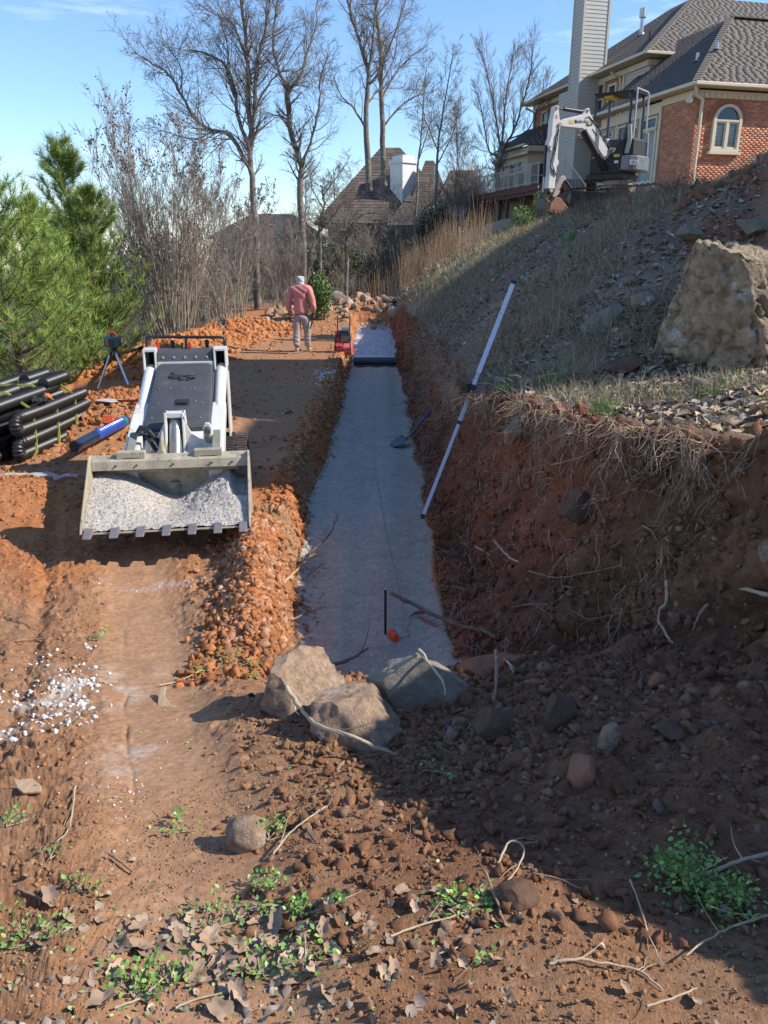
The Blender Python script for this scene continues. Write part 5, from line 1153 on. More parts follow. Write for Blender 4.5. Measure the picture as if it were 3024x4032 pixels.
# bucket, links and thumb
m_=MB();m_.prism(e5([(150,1090),(195,1040),(250,1040),(265,1090),(230,1110),(200,1190),(170,1190),(135,1120)]),-.08,.08,'y');m_.build('bucket_linkage',M_bblack,ex,bevel=.01)
m_=MB();m_.prism(e5([(255,1110),(300,1010),(340,920),(375,910),(405,935),(395,955),(372,965),(365,985),(350,1000),(352,1020),(335,1040),(320,1060),(345,1050),(330,1090),(290,1120)]),-.05,.05,'y');m_.build('bucket_thumb',mat('bare_steel',(.36,.31,.28),.5,.3,.15,6,.1,40),ex,bevel=.008)
rust=mat('rusty_bucket',(.24,.12,.075),.6,.3,.25,6,.2,40)
m_=MB();m_.prism(e5([(200,1180),(250,1120),(310,1130),(405,1220),(300,1275),(240,1285),(180,1260)]),-.22,.22,'y');m_.build('digging_bucket',rust,ex,bevel=.01)
m_=MB();m_.prism(e5([(140,1130),(205,1170),(235,1285),(150,1300),(140,1230)]),-.20,.20,'y');m_.build('bucket_back',M_bblack,ex,bevel=.01)
# slewing body: local frame turned so that the boom side points left and away
def yaw(p,a=R(-58.9),o=(.02,0)): c_,s_=math.cos(a),math.sin(a);return (o[0]+p[0]*c_-p[1]*s_,o[1]+p[0]*s_+p[1]*c_,p[2])
def EB(mb): q=MB();q.v=[yaw(v) for v in mb.v];q.f=mb.f;q.m=mb.m;return q
zr=lambda y:(1120-y)*SZ
m_=MB();m_.box(-.62,.30,-.48,.48,zr(940),zr(880));m_.box(-.55,.22,-.46,.46,zr(880),zr(730));m_.prism([(-.1,zr(730)),(.25,zr(730)),(.25,zr(560)),(.12,zr(590)),(.02,zr(680)),(-.1,zr(700))],-.46,-.40,'y');EB(m_).build('slewing_body',mat('machine_black',(.013,.014,.017),.6,0,.12,4,.03,30),ex,bevel=.02)
m_=MB();pr_=[(.22,.50),(.42,.48),(.56,.36),(.62,.12),(.62,-.12),(.56,-.36),(.42,-.48),(.22,-.50)];m_.prism(pr_,zr(860),zr(720),'z');EB(m_).build('counterweight',M_eg,ex,bevel=.03,seg=3)
m_=MB();m_.prism([(.2,.42),(.45,.38),(.5,0),(.45,-.38),(.2,-.42)],zr(720),zr(560),'z');EB(m_).build('engine_cover',MATS['machine_black'],ex,bevel=.03)
m_=MB();cz=zr(120)
EB(m_.box(-.60,.36,-.42,.42,cz-.04,cz)).build('canopy_roof',MATS['machine_black'],ex,bevel=.02)
for (x,y,dx) in((-.55,-.38,.0),(.30,-.38,.04),(.30,.38,.04),(-.55,.38,0)):
    m_=MB();m_.tube([(x,y,zr(720)),(x,y,zr(250)),(x-dx,y,cz-.04)],.03,8);EB(m_).build('canopy_post',mat('post_black',(.02,.024,.04),.35,0,.1,4,0),ex,smooth=True)
m_=MB();m_.tube([(.40,-.34,zr(730)),(.40,-.34,cz+.0),(.38,-.30,cz+.035),(.38,.30,cz+.035),(.40,.34,cz),(.42,.34,zr(500)),(.47,.34,zr(480)),(.50,.34,zr(730))],.022,8);EB(m_).build('rear_guard',M_galv,ex,smooth=True)
m_=MB();m_.box(-.42,-.2,-.25,.1,cz-.10,cz-.045);EB(m_).build('roof_sign',mat('caution_yellow',(.62,.40,.03),.5,0,.1,8,0),ex)
m_=MB();m_.cbox((.0,.02,zr(600)),(.34,.40,.10));m_.prism([(.10,zr(600)),(.20,zr(590)),(.26,zr(440)),(.22,zr(405)),(.13,zr(410)),(.09,zr(520))],-.18,.22,'y');EB(m_).build('seat',mat('seat_vinyl',(.022,.022,.025),.5,0,.2,8,.1,40),ex,bevel=.03,seg=3)
for sy in(-.26,.30):
    m_=MB();m_.cbox((-.05,sy,zr(590)),(.32,.10,.16));m_.tube([(-.16,sy,zr(570)),(-.18,sy,zr(510)),(-.2,sy,zr(480))],[.014,.014,.024],8);EB(m_).build('control_console',M_bblack,ex,bevel=.015)
m_=MB();m_.prism([(-.42,zr(700)),(-.36,zr(560)),(-.30,zr(530)),(-.26,zr(560)),(-.30,zr(690))],-.2,.1,'y');EB(m_).build('front_shroud',mat('tan_vinyl',(.40,.37,.31),.7,0,.15,5,.1,30),ex,bevel=.015)
m_=MB();m_.prism([(.26,zr(420)),(.36,zr(440)),(.40,zr(560)),(.36,zr(700)),(.24,zr(700)),(.30,zr(560))],-.42,-.36,'y');EB(m_).build('rolled_curtain',MATS['tan_vinyl'],ex,bevel=.02)
for x in(-.1,-.16): m_=MB();m_.tube([(x,-.3,zr(690)),(x,-.3,zr(520))],.009,6);EB(m_).build('control_lever',M_galv,ex,smooth=True)
# swing bracket
m_=MB();m_.prism(e5([(840,760),(880,700),(920,700),(940,790),(950,880),(860,900),(830,830)]),-.1,.1,'y');m_.build('swing_bracket',M_dirty,ex,bevel=.015)
# undercarriage
for sy in(-1,1):
    u=belt(ex,-.15,.15,-.85,.85,0,.42,.13,.02,M_rub)
    u.location=(-.12+.42*sy*(-.36),.42*sy*.93-.05,-.12+.02*sy);u.rotation_euler=(R(-6),0,R(68))
    for y in(-.62,-.3,0,.3,.62):
        m_=MB();m_.cyl((-.1,y,.17),(.1,y,.17),.13 if abs(y)>.5 else .09,n=14);m_.build('roller',M_dirty,u,smooth=True)
m_=MB();m_.cyl((.0,0,zr(985)),(.0,0,zr(935)),.34,n=24);m_.cbox((-.05,0,.22),(.7,.6,.14));m_.build('slew_ring',M_dirty,ex)
m_=MB();m_.bar((-.95,-.55,.02),(-.75,-.05,.02),.62,.05) if False else m_.box(-.62,.62,-.03,.03,-.18,.14)
bl=m_.build('dozer_blade',MATS['machine_black'],ex,bevel=.01);bl.location=(-.80,-.42,-.02);bl.rotation_euler=(0,R(4),R(-32))
m_=MB();m_.bar((-.3,-.1,.12),(-.78,-.36,.02),.1,.08);m_.build('blade_arm',M_bblack,ex)
# lettering
def letter(txt,name,parent,loc,size,rot,m,depth=.002,extr=0):
    cu=bpy.data.curves.new(name,'FONT');cu.body=txt;cu.size=size;cu.extrude=depth;cu.align_x='CENTER';cu.align_y='CENTER'
    t=bpy.data.objects.new(name,cu);COL.objects.link(t)
    dg=bpy.context.evaluated_depsgraph_get();me=bpy.data.meshes.new_from_object(t.evaluated_get(dg));bpy.data.objects.remove(t)
    me.name=name;me.materials.clear();me.materials.append(m);o=bpy.data.objects.new(name,me);COL.objects.link(o);o.parent=parent;o.location=loc;o.rotation_euler=rot;return o
M_ink=mat('black_ink',(.02,.02,.03),.5,0,0,1,0);M_inkw=mat('white_ink',(.75,.75,.75),.5,0,0,1,0)
x,z=E5(508,412);letter('Bobcat','boom_lettering',ex,(x,-.104,z),.115,(R(90),R(-6),0),M_ink)
q=MB();q.prism(e5([(438,408),(466,405),(464,415),(450,418),(466,424),(462,432),(440,430)]),-.105,-.101,'y');q.build('boom_emblem',M_ink,ex)
q=MB();q.prism(e5([(375,410),(422,405),(425,440),(378,442)]),-.105,-.101,'y');q.build('warning_label',MATS['caution_yellow'],ex)
q=MB();q.prism(e5([(650,470),(660,475),(710,530),(705,538),(695,530),(652,484)]),-.105,-.101,'y');q.build('boom_stripe',mat('stripe_navy',(.03,.03,.07),.5),ex)
q=MB();q.prism(e5([(232,855),(240,862),(250,855),(246,868),(252,885),(241,878),(230,885),(236,868)]),-.094,-.09,'y');q.build('arm_decal',mat('red_decal',(.5,.05,.04),.5),ex)
for i in range(4):
    q=MB();q.prism(e5([(222,370+i*10),(244,368+i*10),(244,373+i*10),(222,375+i*10)]),-.094,-.09,'y');q.build('arm_decal',MATS['red_decal'],ex)
p=yaw((.50,-.43,zr(792)));letter('E35','model_lettering',ex,(p[0]+.0,p[1]-.035,p[2]),.15,(R(90),0,R(-58.9+38)),M_inkw,.03)
p=yaw((.1,-.463,zr(775)));q=MB();q.cbox((0,0,0),(.09,.004,.06));w_=q.build('side_label',M_inkw,ex);w_.location=p;w_.rotation_euler=(0,0,R(-58.9))
p=yaw((.1,-.465,zr(716)));q=MB();q.cbox((0,0,0),(.14,.004,.07));w_=q.build('side_label',MATS['caution_yellow'],ex);w_.location=p;w_.rotation_euler=(0,0,R(-58.9))
p=yaw((-.1,-.464,zr(790)));letter('Bobcat','side_lettering',ex,p,.07,(R(90),0,R(-58.9)),mat('red_ink',(.35,.03,.03),.5,0,0,1,0))
# ------------------------------------------------------------ plate compactor
pc=thing('plate_compactor','red plate compactor with black tube frame parked at the trench edge','compactor',(-.93,18.2,hz(-.93,18.2)-.01),R(-8))
M_cr=mat('compactor_red',(.50,.065,.05),.45,0,.1,6,.05,50,dirt=(.40,.24,.2),dscale=6,dlo=.5,dhi=.7)
m_=MB();m_.prism([(-.27,.10),(-.22,.02),(.22,.02),(.27,.10),(.27,.13),(.21,.05),(-.21,.05),(-.27,.13)],-.22,.22,'x');m_.build('base_plate',M_cr,pc,bevel=.006)
m_=MB();m_.box(-.2,.2,-.2,.2,.05,.13);m_.prism([(-.2,.13),(-.2,.22),(-.05,.34),(.05,.34),(.2,.26),(.2,.13)],-.2,-.02,'x');m_.build('engine_deck',M_cr,pc,bevel=.01)
m_=MB();m_.prism([(-.17,.13),(-.19,.20),(.0,.30),(.12,.32),(.12,.13)],.0,.19,'x');m_.build('belt_guard',mat('belt_guard',(.55,.16,.13),.5,0,.1,5,.05),pc,bevel=.012)
m_=MB();m_.box(-.20,-.08,-.08,.18,.34,.55);m_.build('water_tank',M_cr,pc,bevel=.02)
m_=MB();m_.cbox((.04,.06,.40),(.22,.2,.18));
for k in range(5): m_.cbox((.02,.0,.50+k*.018),(.24,.22,.007))
m_.cyl((.06,-.08,.42),(.06,-.12,.42),.07,n=14);m_.build('engine',mat('engine_grey',(.22,.22,.21),.4,.5,.3,14,.2,60),pc,bevel=.004)
m_=MB();m_.cyl((-.06,.1,.60),(.12,.1,.60),.05,n=12);m_.cyl((.15,.02,.46),(.15,.02,.36),.04,n=10);m_.build('muffler',M_galv,pc,smooth=True)
for x in(-.19,.19):pass
m_=MB();m_.tube([(-.17,-.20,.13),(-.17,-.21,.40),(-.12,-.21,.49),(.10,-.21,.49),(.17,-.2,.44),(.19,-.2,.13)],.014,8);m_.build('frame_tube',M_bblack,pc,smooth=True)
m_=MB();m_.tube([(-.13,-.10,.40),(-.14,-.02,.80),(-.10,-.02,.84),(.12,.0,.86),(.15,.0,.82),(.14,-.08,.40)],.014,8);m_.build('handle',M_bblack,pc,smooth=True)
m_=MB();m_.tube([(-.05,-.25,.10),(-.05,-.27,.17),(.08,-.27,.18),(.08,-.25,.12)],.008,6);m_.build('lift_handle',M_cr,pc,smooth=True)
# ------------------------------------------------------------ fabric roll across the trench
fr_=thing('fabric_roll','roll of black geotextile fabric lying across the trench before the white gravel','fabric roll',(-.2,19.35,-.345))
m_=MB();L0=.56;N=28;pts=[]
for i in range(70):
    a=i*2*math.pi/14;r_=.028+.062*i/69;pts.append((r_*math.cos(a),r_*math.sin(a)))
m_.cyl((-L0,0,0),(L0,0,0),.092,n=32);m_.build('rolled_fabric',mat('geotextile',(.065,.072,.082),.7,0,.25,3,.3,120,vscale=(30,1,1)),fr_,smooth=True)
for sx in(-1,1):
    m_=MB();m_.tube([(sx*(L0+.002),p[0],p[1]) for p in pts[10:]],.0035,4);m_.build('spiral_edge',M_bblack,fr_)
    m_=MB();m_.cyl((sx*(L0-.02),0,0),(sx*(L0+.03),0,0),.028,n=14);m_.build('core_tube',mat('cardboard',(.30,.20,.12),.9),fr_)
m_=MB();m_.add([(-.55,.02,-.085),(.55,.02,-.085),(.56,-.30,-.088),(-.54,-.28,-.088),(-.55,.02,-.088),(.55,.02,-.088),(.56,-.30,-.091),(-.54,-.28,-.091)],[(0,1,2,3),(4,7,6,5),(0,4,5,1),(1,5,6,2),(2,6,7,3),(3,7,4,0)]);m_.build('loose_end',MATS['geotextile'],fr_)
# ------------------------------------------------------------ worker
M_pink=mat('pink_shirt',(.68,.25,.225),.85,0,.08,5,.25,60,vscale=(1,1,.35))
M_trou=mat('grey_trousers',(.36,.31,.29),.9,0,.12,7,.35,40)
M_hood=mat('hood_grey',(.52,.50,.49),.85,0,.08,9,.3,50)
M_skin=mat('skin',(.36,.19,.12),.55,0,.08,20,.05,60)
M_shoe=mat('tan_boot',(.40,.30,.18),.8,0,.2,14,.2,60)
def skin(name,V,E,Rr,m,parent,sub=2,root=0,flat=None):
    me=bpy.data.meshes.new(name);me.from_pydata(V,E,[]);me.materials.append(m);o=bpy.data.objects.new(name,me);COL.objects.link(o);o.parent=parent
    s=o.modifiers.new('skin','SKIN');s.use_smooth_shade=True;s.branch_smoothing=.3
    for i,r_ in enumerate(Rr):
        me.skin_vertices[0].data[i].radius=r_ if isinstance(r_,tuple) else(r_,r_)
    me.skin_vertices[0].data[root].use_root=True
    q=o.modifiers.new('sub','SUBSURF');q.levels=sub;q.render_levels=sub
    dg=bpy.context.evaluated_depsgraph_get();me2=bpy.data.meshes.new_from_object(o.evaluated_get(dg));me2.name=name
    o.modifiers.clear();o.data=me2;me2.polygons.foreach_set('use_smooth',[True]*len(me2.polygons))
    if flat is not None:
        for v in me2.vertices: v.co=flat(v.co)
    return o
pz=hz(-1.9,18.3)
man=thing('person','man seen from behind in pink long sleeved shirt, grey trousers and pale face hood','person',(-1.92,18.35,pz),R(-4))
# body facing +y (away); x right
foot=[(-.105,-.08,.06),(.125,.10,.06)]
# the body itself: one continuous surface
BV=[(0,0,.95),(0,.01,1.12),(0,.0,1.30),(0,-.01,1.45),(0,.01,1.53),(0,.03,1.60),(0,.035,1.70),
 (-.10,0,.90),(-.12,-.02,.50),(-.115,-.06,.10),(-.12,.06,.045),
 (.10,0,.90),(.13,.06,.50),(.125,.10,.10),(.15,.22,.05),
 (-.19,-.01,1.43),(-.27,-.04,1.16),(-.285,-.0,.93),(-.28,.02,.86),
 (.19,-.01,1.43),(.28,-.05,1.16),(.30,-.02,.92),(.295,.0,.85)]
BE=[(0,1),(1,2),(2,3),(3,4),(4,5),(5,6),(0,7),(7,8),(8,9),(9,10),(0,11),(11,12),(12,13),(13,14),(3,15),(15,16),(16,17),(17,18),(3,19),(19,20),(20,21),(21,22)]
BR_=[(.13,.10),(.12,.09),(.14,.10),(.12,.09),.055,.085,.075,.085,.055,.04,.04,.085,.055,.04,.04,.055,.045,.032,.035,.055,.045,.032,.035]
bo=skin('body',BV,BE,BR_,M_skin,man)
def fingers(parent,x,z,y,sx):
    for i,(dx,l) in enumerate(((-.03,.075),(-.01,.085),(.012,.08),(.032,.065))):
        a=(x+sx*.003,y+dx,z);m_=MB();m_.tube([a,(a[0]-sx*.006,a[1]+.004,z-l*.45),(a[0]-sx*.022,a[1]+.008,z-l*.75),(a[0]-sx*.038,a[1]+.008,z-l*.9)],[.0095,.009,.008,.006],7);m_.build('finger',M_skin,parent,smooth=True)
    m_=MB();m_.tube([(x,y+.035,z+.03),(x-sx*.012,y+.06,z-.0),(x-sx*.02,y+.065,z-.035)],[.012,.010,.008],7);m_.build('thumb',M_skin,parent,smooth=True)
fingers(bo,-.283,.835,.02,-1);fingers(bo,.298,.825,.0,1)
def wr(v,s=1,a=.006): 
    n=float(noise3(np.array([v.x*14.+v.z*5]),np.array([v.y*14.]),np.array([v.z*7.]),9)[0]);l=math.hypot(v.x,v.y)+1e-6
    return Vector((v.x*(1+a*n/.15),v.y*(1+a*n/.10),v.z))
def shirtw(v):
    v=wr(v);n=math.sin(v.z*26+v.x*34+3*math.sin(v.z*9))*.006
    if abs(v.x)<.18: v.y-=n if v.y<0 else 0
    return v
SV=[(0,0,.83),(0,0,.98),(0,0,1.14),(0,-.005,1.30),(0,-.005,1.44),(0,.01,1.51),
 (-.185,-.01,1.43),(-.235,-.03,1.30),(-.275,-.045,1.15),(-.285,-.02,1.0),(-.287,-.0,.915),
 (.185,-.01,1.43),(.24,-.03,1.30),(.285,-.055,1.15),(.30,-.035,1.0),(.302,-.02,.905)]
SE=[(0,1),(1,2),(2,3),(3,4),(4,5),(4,6),(6,7),(7,8),(8,9),(9,10),(4,11),(11,12),(12,13),(13,14),(14,15)]
SR=[(.19,.135),(.18,.13),(.185,.13),(.205,.135),(.185,.12),(.10,.085),(.10,.10),.088,.076,.064,.052,(.10,.10),.088,.076,.064,.052]
skin('shirt',SV,SE,SR,M_pink,man,3,flat=shirtw)
TV=[(0,0,.93),(0,0,.84),(-.09,-.0,.78),(-.115,-.015,.50),(-.12,-.05,.28),(-.115,-.07,.10),(.09,0,.78),(.13,.055,.50),(.125,.07,.28),(.125,.095,.10)]
TE=[(0,1),(1,2),(2,3),(3,4),(4,5),(1,6),(6,7),(7,8),(8,9)]
TR=[(.18,.13),(.175,.14),(.112,.12),.092,.088,.084,(.112,.12),.092,.088,.084]
def trw(v):
    v=wr(v,1,.008);f=sst(.6,.15,v.z);v.y+=float(f)*.006*math.sin(v.z*70+v.x*20);v.x+=float(f)*.004*math.sin(v.z*55);return v
skin('trousers',TV,TE,TR,M_trou,man,3,flat=trw)
for x,y in((-.118,-.03),(.14,.15)):
    skin('boot',[(x,y-.08,.07),(x,y-.02,.05),(x,y+.10,.04),(x,y+.17,.035)],[(0,1),(1,2),(2,3)],[(.048,.05),(.05,.045),(.05,.036),(.04,.028)],M_shoe,man)
    m_=MB();m_.prism([(y-.12,.0),(y+.20,.0),(y+.21,.02),(y-.125,.02)],x-.045,x+.045,'x');m_.build('boot_sole',mat('sole',(.30,.24,.16),.8),man,bevel=.008)
hd=skin('hood',[(0,.0,1.47),(0,.015,1.55),(0,.03,1.64),(0,.03,1.71)],[(0,1),(1,2),(2,3)],[(.115,.09),(.095,.095),(.105,.12),(.095,.11)],M_hood,man,3,flat=lambda v:Vector((v.x+.004*math.sin(v.z*90+v.x*30),v.y+.004*math.sin(v.z*60+v.x*50),v.z)))
m_=MB();m_.tube([(-.06,.10,1.70),(-.07,.17,1.685),(-.0,.2,1.68),(.07,.17,1.685),(.06,.10,1.70)],.012,8);m_.build('cap_peak',M_bblack,man,smooth=True)
m_=MB();m_.cbox((-.088,.05,1.66),(.02,.05,.03));m_.build('ear_protector',M_bblack,man,bevel=.008)
# nose and face (turned away) keep the head complete
m_=MB();m_.tube([(0,.13,1.675),(0,.152,1.65),(0,.135,1.635)],[.010,.016,.012],8);m_.build('nose',M_hood,man,smooth=True)
tool=thing('hand_level','black tool with a red end held at the right hip of the man','tool',(-1.66,18.30,pz+.80),R(-4))
m_=MB();m_.tube([(.02,0,.06),(.01,-.01,-.02),(-.01,-.01,-.14),(-.06,-.01,-.28)],[.018,.017,.015,.013],8);m_.build('shaft',M_bblack,tool,smooth=True)
m_=MB();m_.cbox((.04,0,.075),(.10,.05,.05));m_.build('head',M_bblack,tool,bevel=.01);m_=MB();m_.cbox((.035,-.03,.08),(.035,.012,.03));m_.build('red_button',M_red,tool,bevel=.003)
# ------------------------------------------------------------ laser level on tripod
tx,ty=-4.02,11.6;tz=hz(tx,ty)
lt_=thing('laser_level_tripod','teal and red laser level on an aluminium tripod left of the loader','tripod',(tx,ty,tz))
M_alu=mat('aluminium',(.50,.52,.56),.35,.7,.1,8,.03,40)
H=max(.6,at(266,757,ty).z-tz)
for a in(200,320,80):
    c_,s_=math.cos(R(a)),math.sin(R(a));dx,dy=c_*.33,s_*.33;gz=hz(tx+dx,ty+dy)-tz
    m_=MB();m_.cyl((c_*.03,s_*.03,H),(dx,dy,gz+.0),.017,.013,8);lg=m_.build('leg',M_alu,lt_,smooth=True)
    m_=MB();m_.cyl((dx*.93,dy*.93,gz+(H-gz)*.09),(dx,dy,gz-.01),.019,.012,8);m_.build('red_foot',M_red,lg,smooth=True)
    m_=MB();m_.cyl((c_*.03,s_*.03,H),(c_*.06,s_*.06,H*.88),.024,.02,8);m_.build('leg_clamp',M_bblack,lg,smooth=True)
M_teal=mat('teal_plastic',(.012,.085,.095),.45,0,.1,8,.03)
m_=MB();m_.cyl((0,0,H-.02),(0,0,H+.05),.045,n=12);m_.build('tripod_head',M_bblack,lt_,smooth=True)
m_=MB();m_.box(-.095,.095,-.08,.08,H+.05,H+.20);m_.box(-.105,-.09,-.085,.085,H+.06,H+.21);m_.box(.09,.105,-.085,.085,H+.06,H+.21);lb=m_.build('laser_body',M_teal,lt_,bevel=.012)
m_=MB();m_.box(-.03,.05,-.084,-.08,H+.07,H+.17);m_.build('battery_panel',M_bblack,lb);m_=MB();m_.box(-.07,-.045,-.084,-.08,H+.08,H+.17);m_.build('side_stripe',M_red,lb)
m_=MB();m_.tube([(-.07,0,H+.20),(-.05,0,H+.25),(-.03,0,H+.265),(.03,0,H+.265),(.05,0,H+.25),(.07,0,H+.20)],.012,8);m_.build('red_handle',M_red,lt_,smooth=True)
m_=MB();m_.cyl((0,0,H+.20),(0,0,H+.25),.03,n=12);m_.build('laser_window',M_glass,lt_,smooth=True)
# ------------------------------------------------------------ corrugated pipe bundle
pb=thing('pipe_bundle','strapped bundle of black corrugated drain pipe folded into loops, left of the loader','pipe bundle',(-3.87,7.7,.02),R(-4.4))
M_pipe=mat('pipe_black',(.014,.014,.015),.42,0,.2,6,.03,60,spec=.55)
def corr(pts,r,name='pipe_loop'):
    P=[Vector(p) for p in pts];D=[0]
    for i in range(1,len(P)): D.append(D[-1]+(P[i]-P[i-1]).length)
    n=int(D[-1]/.0072);Q=[];Rr=[];j=0
    for i in range(n+1):
        s=D[-1]*i/n
        while j<len(P)-2 and D[j+1]<s: j+=1
        t=(s-D[j])/max(1e-6,D[j+1]-D[j]);Q.append(P[j].lerp(P[j+1],t));Rr.append(r*(1.0 if i%4<2 else .84))
    m_=MB();m_.tube(Q,Rr,16);return m_.build(name,M_pipe,pb,smooth=True,ang=70)
def bend(c,a,b,r,axis,n=9,flip=1):
    """half circle from point a to point b bulging along axis"""
    a=Vector(a);b=Vector(b);m_=(a+b)/2;h=(b-a)/2;ax=Vector(axis)*h.length*r;return [m_-h*math.cos(math.pi*i/n)+ax*math.sin(math.pi*i/n) for i in range(n+1)]
def column(x,y0,y1,z0,rows,r,seed):
    rg=random.Random(seed);pts=[];st=.142
    for k in range(rows):
        z=z0+st*k;xx=x+rg.uniform(-.01,.01);ya,yb=(y1,y0) if k%2==0 else(y0,y1)
        for i in range(8):
            t=i/7;pts.append((xx+.01*math.sin(t*5+k),ya+(yb-ya)*t,z-.008*math.sin(math.pi*t)))
        if k<rows-1:
            d=-1 if k%2==0 else 1;pts+= [tuple(p) for p in bend(None,pts[-1],(xx,yb,z+st),.95,(0,d,0))[1:-1]]
    return corr(pts,r)
column(-.12,.48,2.02,.085,2,.071,1);column(-.09,.42,1.98,.085+.284,2,.071,2);column(-.36,.40,1.95,.085,2,.071,3);column(-.34,.36,1.9,.369,2,.071,4)
column(-.62,.35,1.9,.085,4,.071,5)
# top layer: flat loops
for x0,x1,y0,y1,z in((-.20,-.48,.22,1.72,.655),(-.52,-.80,.35,1.9,.66)):
    pts=[(x0-.05,y1-.15,z-.0),(x0-.02,y1-.4,z-.0),(x0,y0+.1,z)]+[tuple(p) for p in bend(None,(x0,y0+.05,z),(x1,y0+.05,z),.95,(0,-1,0))]+[(x1,y0+.6,z+.02),(x1,y1,z+.04)]+[tuple(p) for p in bend(None,(x1,y1,z+.04),(x0+.02,y1,z+.10),.9,(0,1,0))]+[(x0+.02,y1-.5,z+.09)]
    corr(pts,.070)
M_strap=mat('yellow_strap',(.75,.70,.12),.5,0,.15,40,.05)
for y in(.62,1.15,1.62):
    m_=MB();P=[(-.72,.02),(-.70,.735),(-.28,.735),(-.075,.575),(-.040,.50),(-.044,.30),(-.046,.08),(-.10,.012)]
    for a,b in zip(P,P[1:]): m_.bar((a[0],y+.04*math.sin(a[1]*4),a[1]),(b[0],y+.04*math.sin(b[1]*4),b[1]),.026,.005,up=(b[1]-a[1],0,-(b[0]-a[0])) if False else (0,1,0))
    m_.build('strap',M_strap,pb)
# gloves on the bundle
gl=thing('work_gloves','black work gloves with orange cuffs lying on the black pipe bundle','gloves',(-3.95,8.62,.02),R(20))
gz=.60
for ox,oy,rz_ in((0,0,20),(.12,-.02,-15)):
    M=Matrix.Translation((ox,oy,gz))@Matrix.Rotation(R(rz_),4,'Z');gm=[]
    q=MB();q.tube([(0,.03,.02),(0,-.02,.025),(0,-.06,.02)],[.035,.042,.034],10);a=MB();a.add(q.v,q.f,M);g0=a.build('glove_palm',mat('glove_black',(.03,.03,.032),.8,0,.3,20,.4,50),gl,smooth=True)
    for i in range(4):
        q=MB();x=-.03+.02*i;q.tube([(x,-.05,.02),(x*1.3,-.09,.028+.01*(i%2)),(x*1.5,-.125,.01)],[.013,.013,.011],8);a=MB();a.add(q.v,q.f,M);a.build('finger',MATS['glove_black'],g0,smooth=True)
    q=MB();q.tube([(.03,-.01,.02),(.06,-.03,.03),(.075,-.06,.02)],[.013,.013,.010],8);a=MB();a.add(q.v,q.f,M);a.build('thumb',MATS['glove_black'],g0,smooth=True)
    q=MB();q.tube([(0,.03,.02),(.005,.09,.03)],[.038,.045],10,caps=False);a=MB();a.add(q.v,q.f,M);a.build('cuff',M_org,g0,smooth=True)
# rolled tube with a printed label beside the loader
m_=MB()
A_=Vector((-3.50,8.15,.18));B_=Vector((-2.92,9.35,.30));A_=Vector(at(160,965,8.2));B_=Vector(at(272,908,9.3));A_.z=max(A_.z,hz(A_.x,A_.y)+.05);B_.z=max(B_.z,hz(B_.x,B_.y)+.05)
rt=thing('wrapped_roll','long dark blue plastic wrapped roll with white printing, between the pipes and the loader','roll',tuple(A_))
D_=B_-A_;m_.cyl((0,0,0),tuple(D_),.062,n=22);m_.build('film_roll',mat('navy_film',(.012,.022,.055),.22,0,.3,5,.1,30,coat=.5),rt,smooth=True)
m_=MB();m_.tube([tuple(D_*.38),tuple(D_*.98)],.0635,22,caps=False);m_.build('blue_label',mat('blue_label',(.02,.06,.32),.35,0,.15,9,.05,30,coat=.3),rt,smooth=True)
dn=D_.normalized();sd=dn.cross(Vector((0,0,1))).normalized();un=sd.cross(dn)
rg=random.Random(4)
for k in range(11):   # blocky white print
    s=.45+.042*k;w=rg.uniform(.020,.036)
    for a0 in(58,):
        c=D_*s+ (sd*math.cos(R(a0))+un*math.sin(R(a0)))*.0645;q=MB();q.cbox((0,0,0),(.03,w,.002),Matrix.Translation(c)@Matrix((( sd*math.sin(R(a0))-un*math.cos(R(a0))).to_tuple(),dn.to_tuple(),(sd*math.cos(R(a0))+un*math.sin(R(a0))).to_tuple())).transposed().to_4x4());q.build('printed_letter',M_inkw,rt)
q=MB();c=D_*.93;q.tube([tuple(D_*.91),tuple(D_*.95)],.0645,22,caps=False);q.build('green_band',mat('green_band',(.03,.22,.06),.4),rt,smooth=True)
m_=MB();m_.cyl(tuple(D_*-.004),tuple(D_*.012),.058,.050,20);m_.build('end_cap',M_bblack,rt,smooth=True)
# hand shovel and orange guard behind the pipes
hx,hy=-3.55,9.95;hs_=thing('hand_spade','small spade with worn white blade and dark red handle lying behind the pipes','spade',(hx,hy,hz(hx,hy)+.03),R(-20))
m_=MB();m_.prism([(-.16,-.09),(.06,-.10),(.12,-.03),(.12,.03),(.06,.10),(-.16,.09),(-.22,0)],0,.012,'z');m_.build('blade',mat('worn_white',(.55,.52,.48),.6,.2,.2,10,.2,50),hs_,bevel=.004)
m_=MB();m_.cyl((.1,0,.01),(.55,.0,.04),.016,n=8);m_.build('handle',mat('dark_red',(.22,.03,.025),.5),hs_,smooth=True)
ox_,oy_=-3.40,9.35;og=thing('orange_bracket','small bright orange plastic bracket lying in the clods beside the pipe bundle','bracket',(ox_,oy_,hz(ox_,oy_)+.02),R(15))
m_=MB();m_.box(-.06,.06,-.05,-.03,0,.10);m_.box(-.06,.06,-.03,.05,0,.02);m_.box(-.06,-.045,-.03,.05,.02,.08);m_.build('bracket_body',M_org,og,bevel=.006)
for k in range(4): m_=MB();m_.tube([(-.04+.025*k,-.04,.10),(-.045+.03*k,-.03,.14),(-.05+.035*k,0,.15)],.006,6);m_.build('black_tie',M_bblack,og,smooth=True)
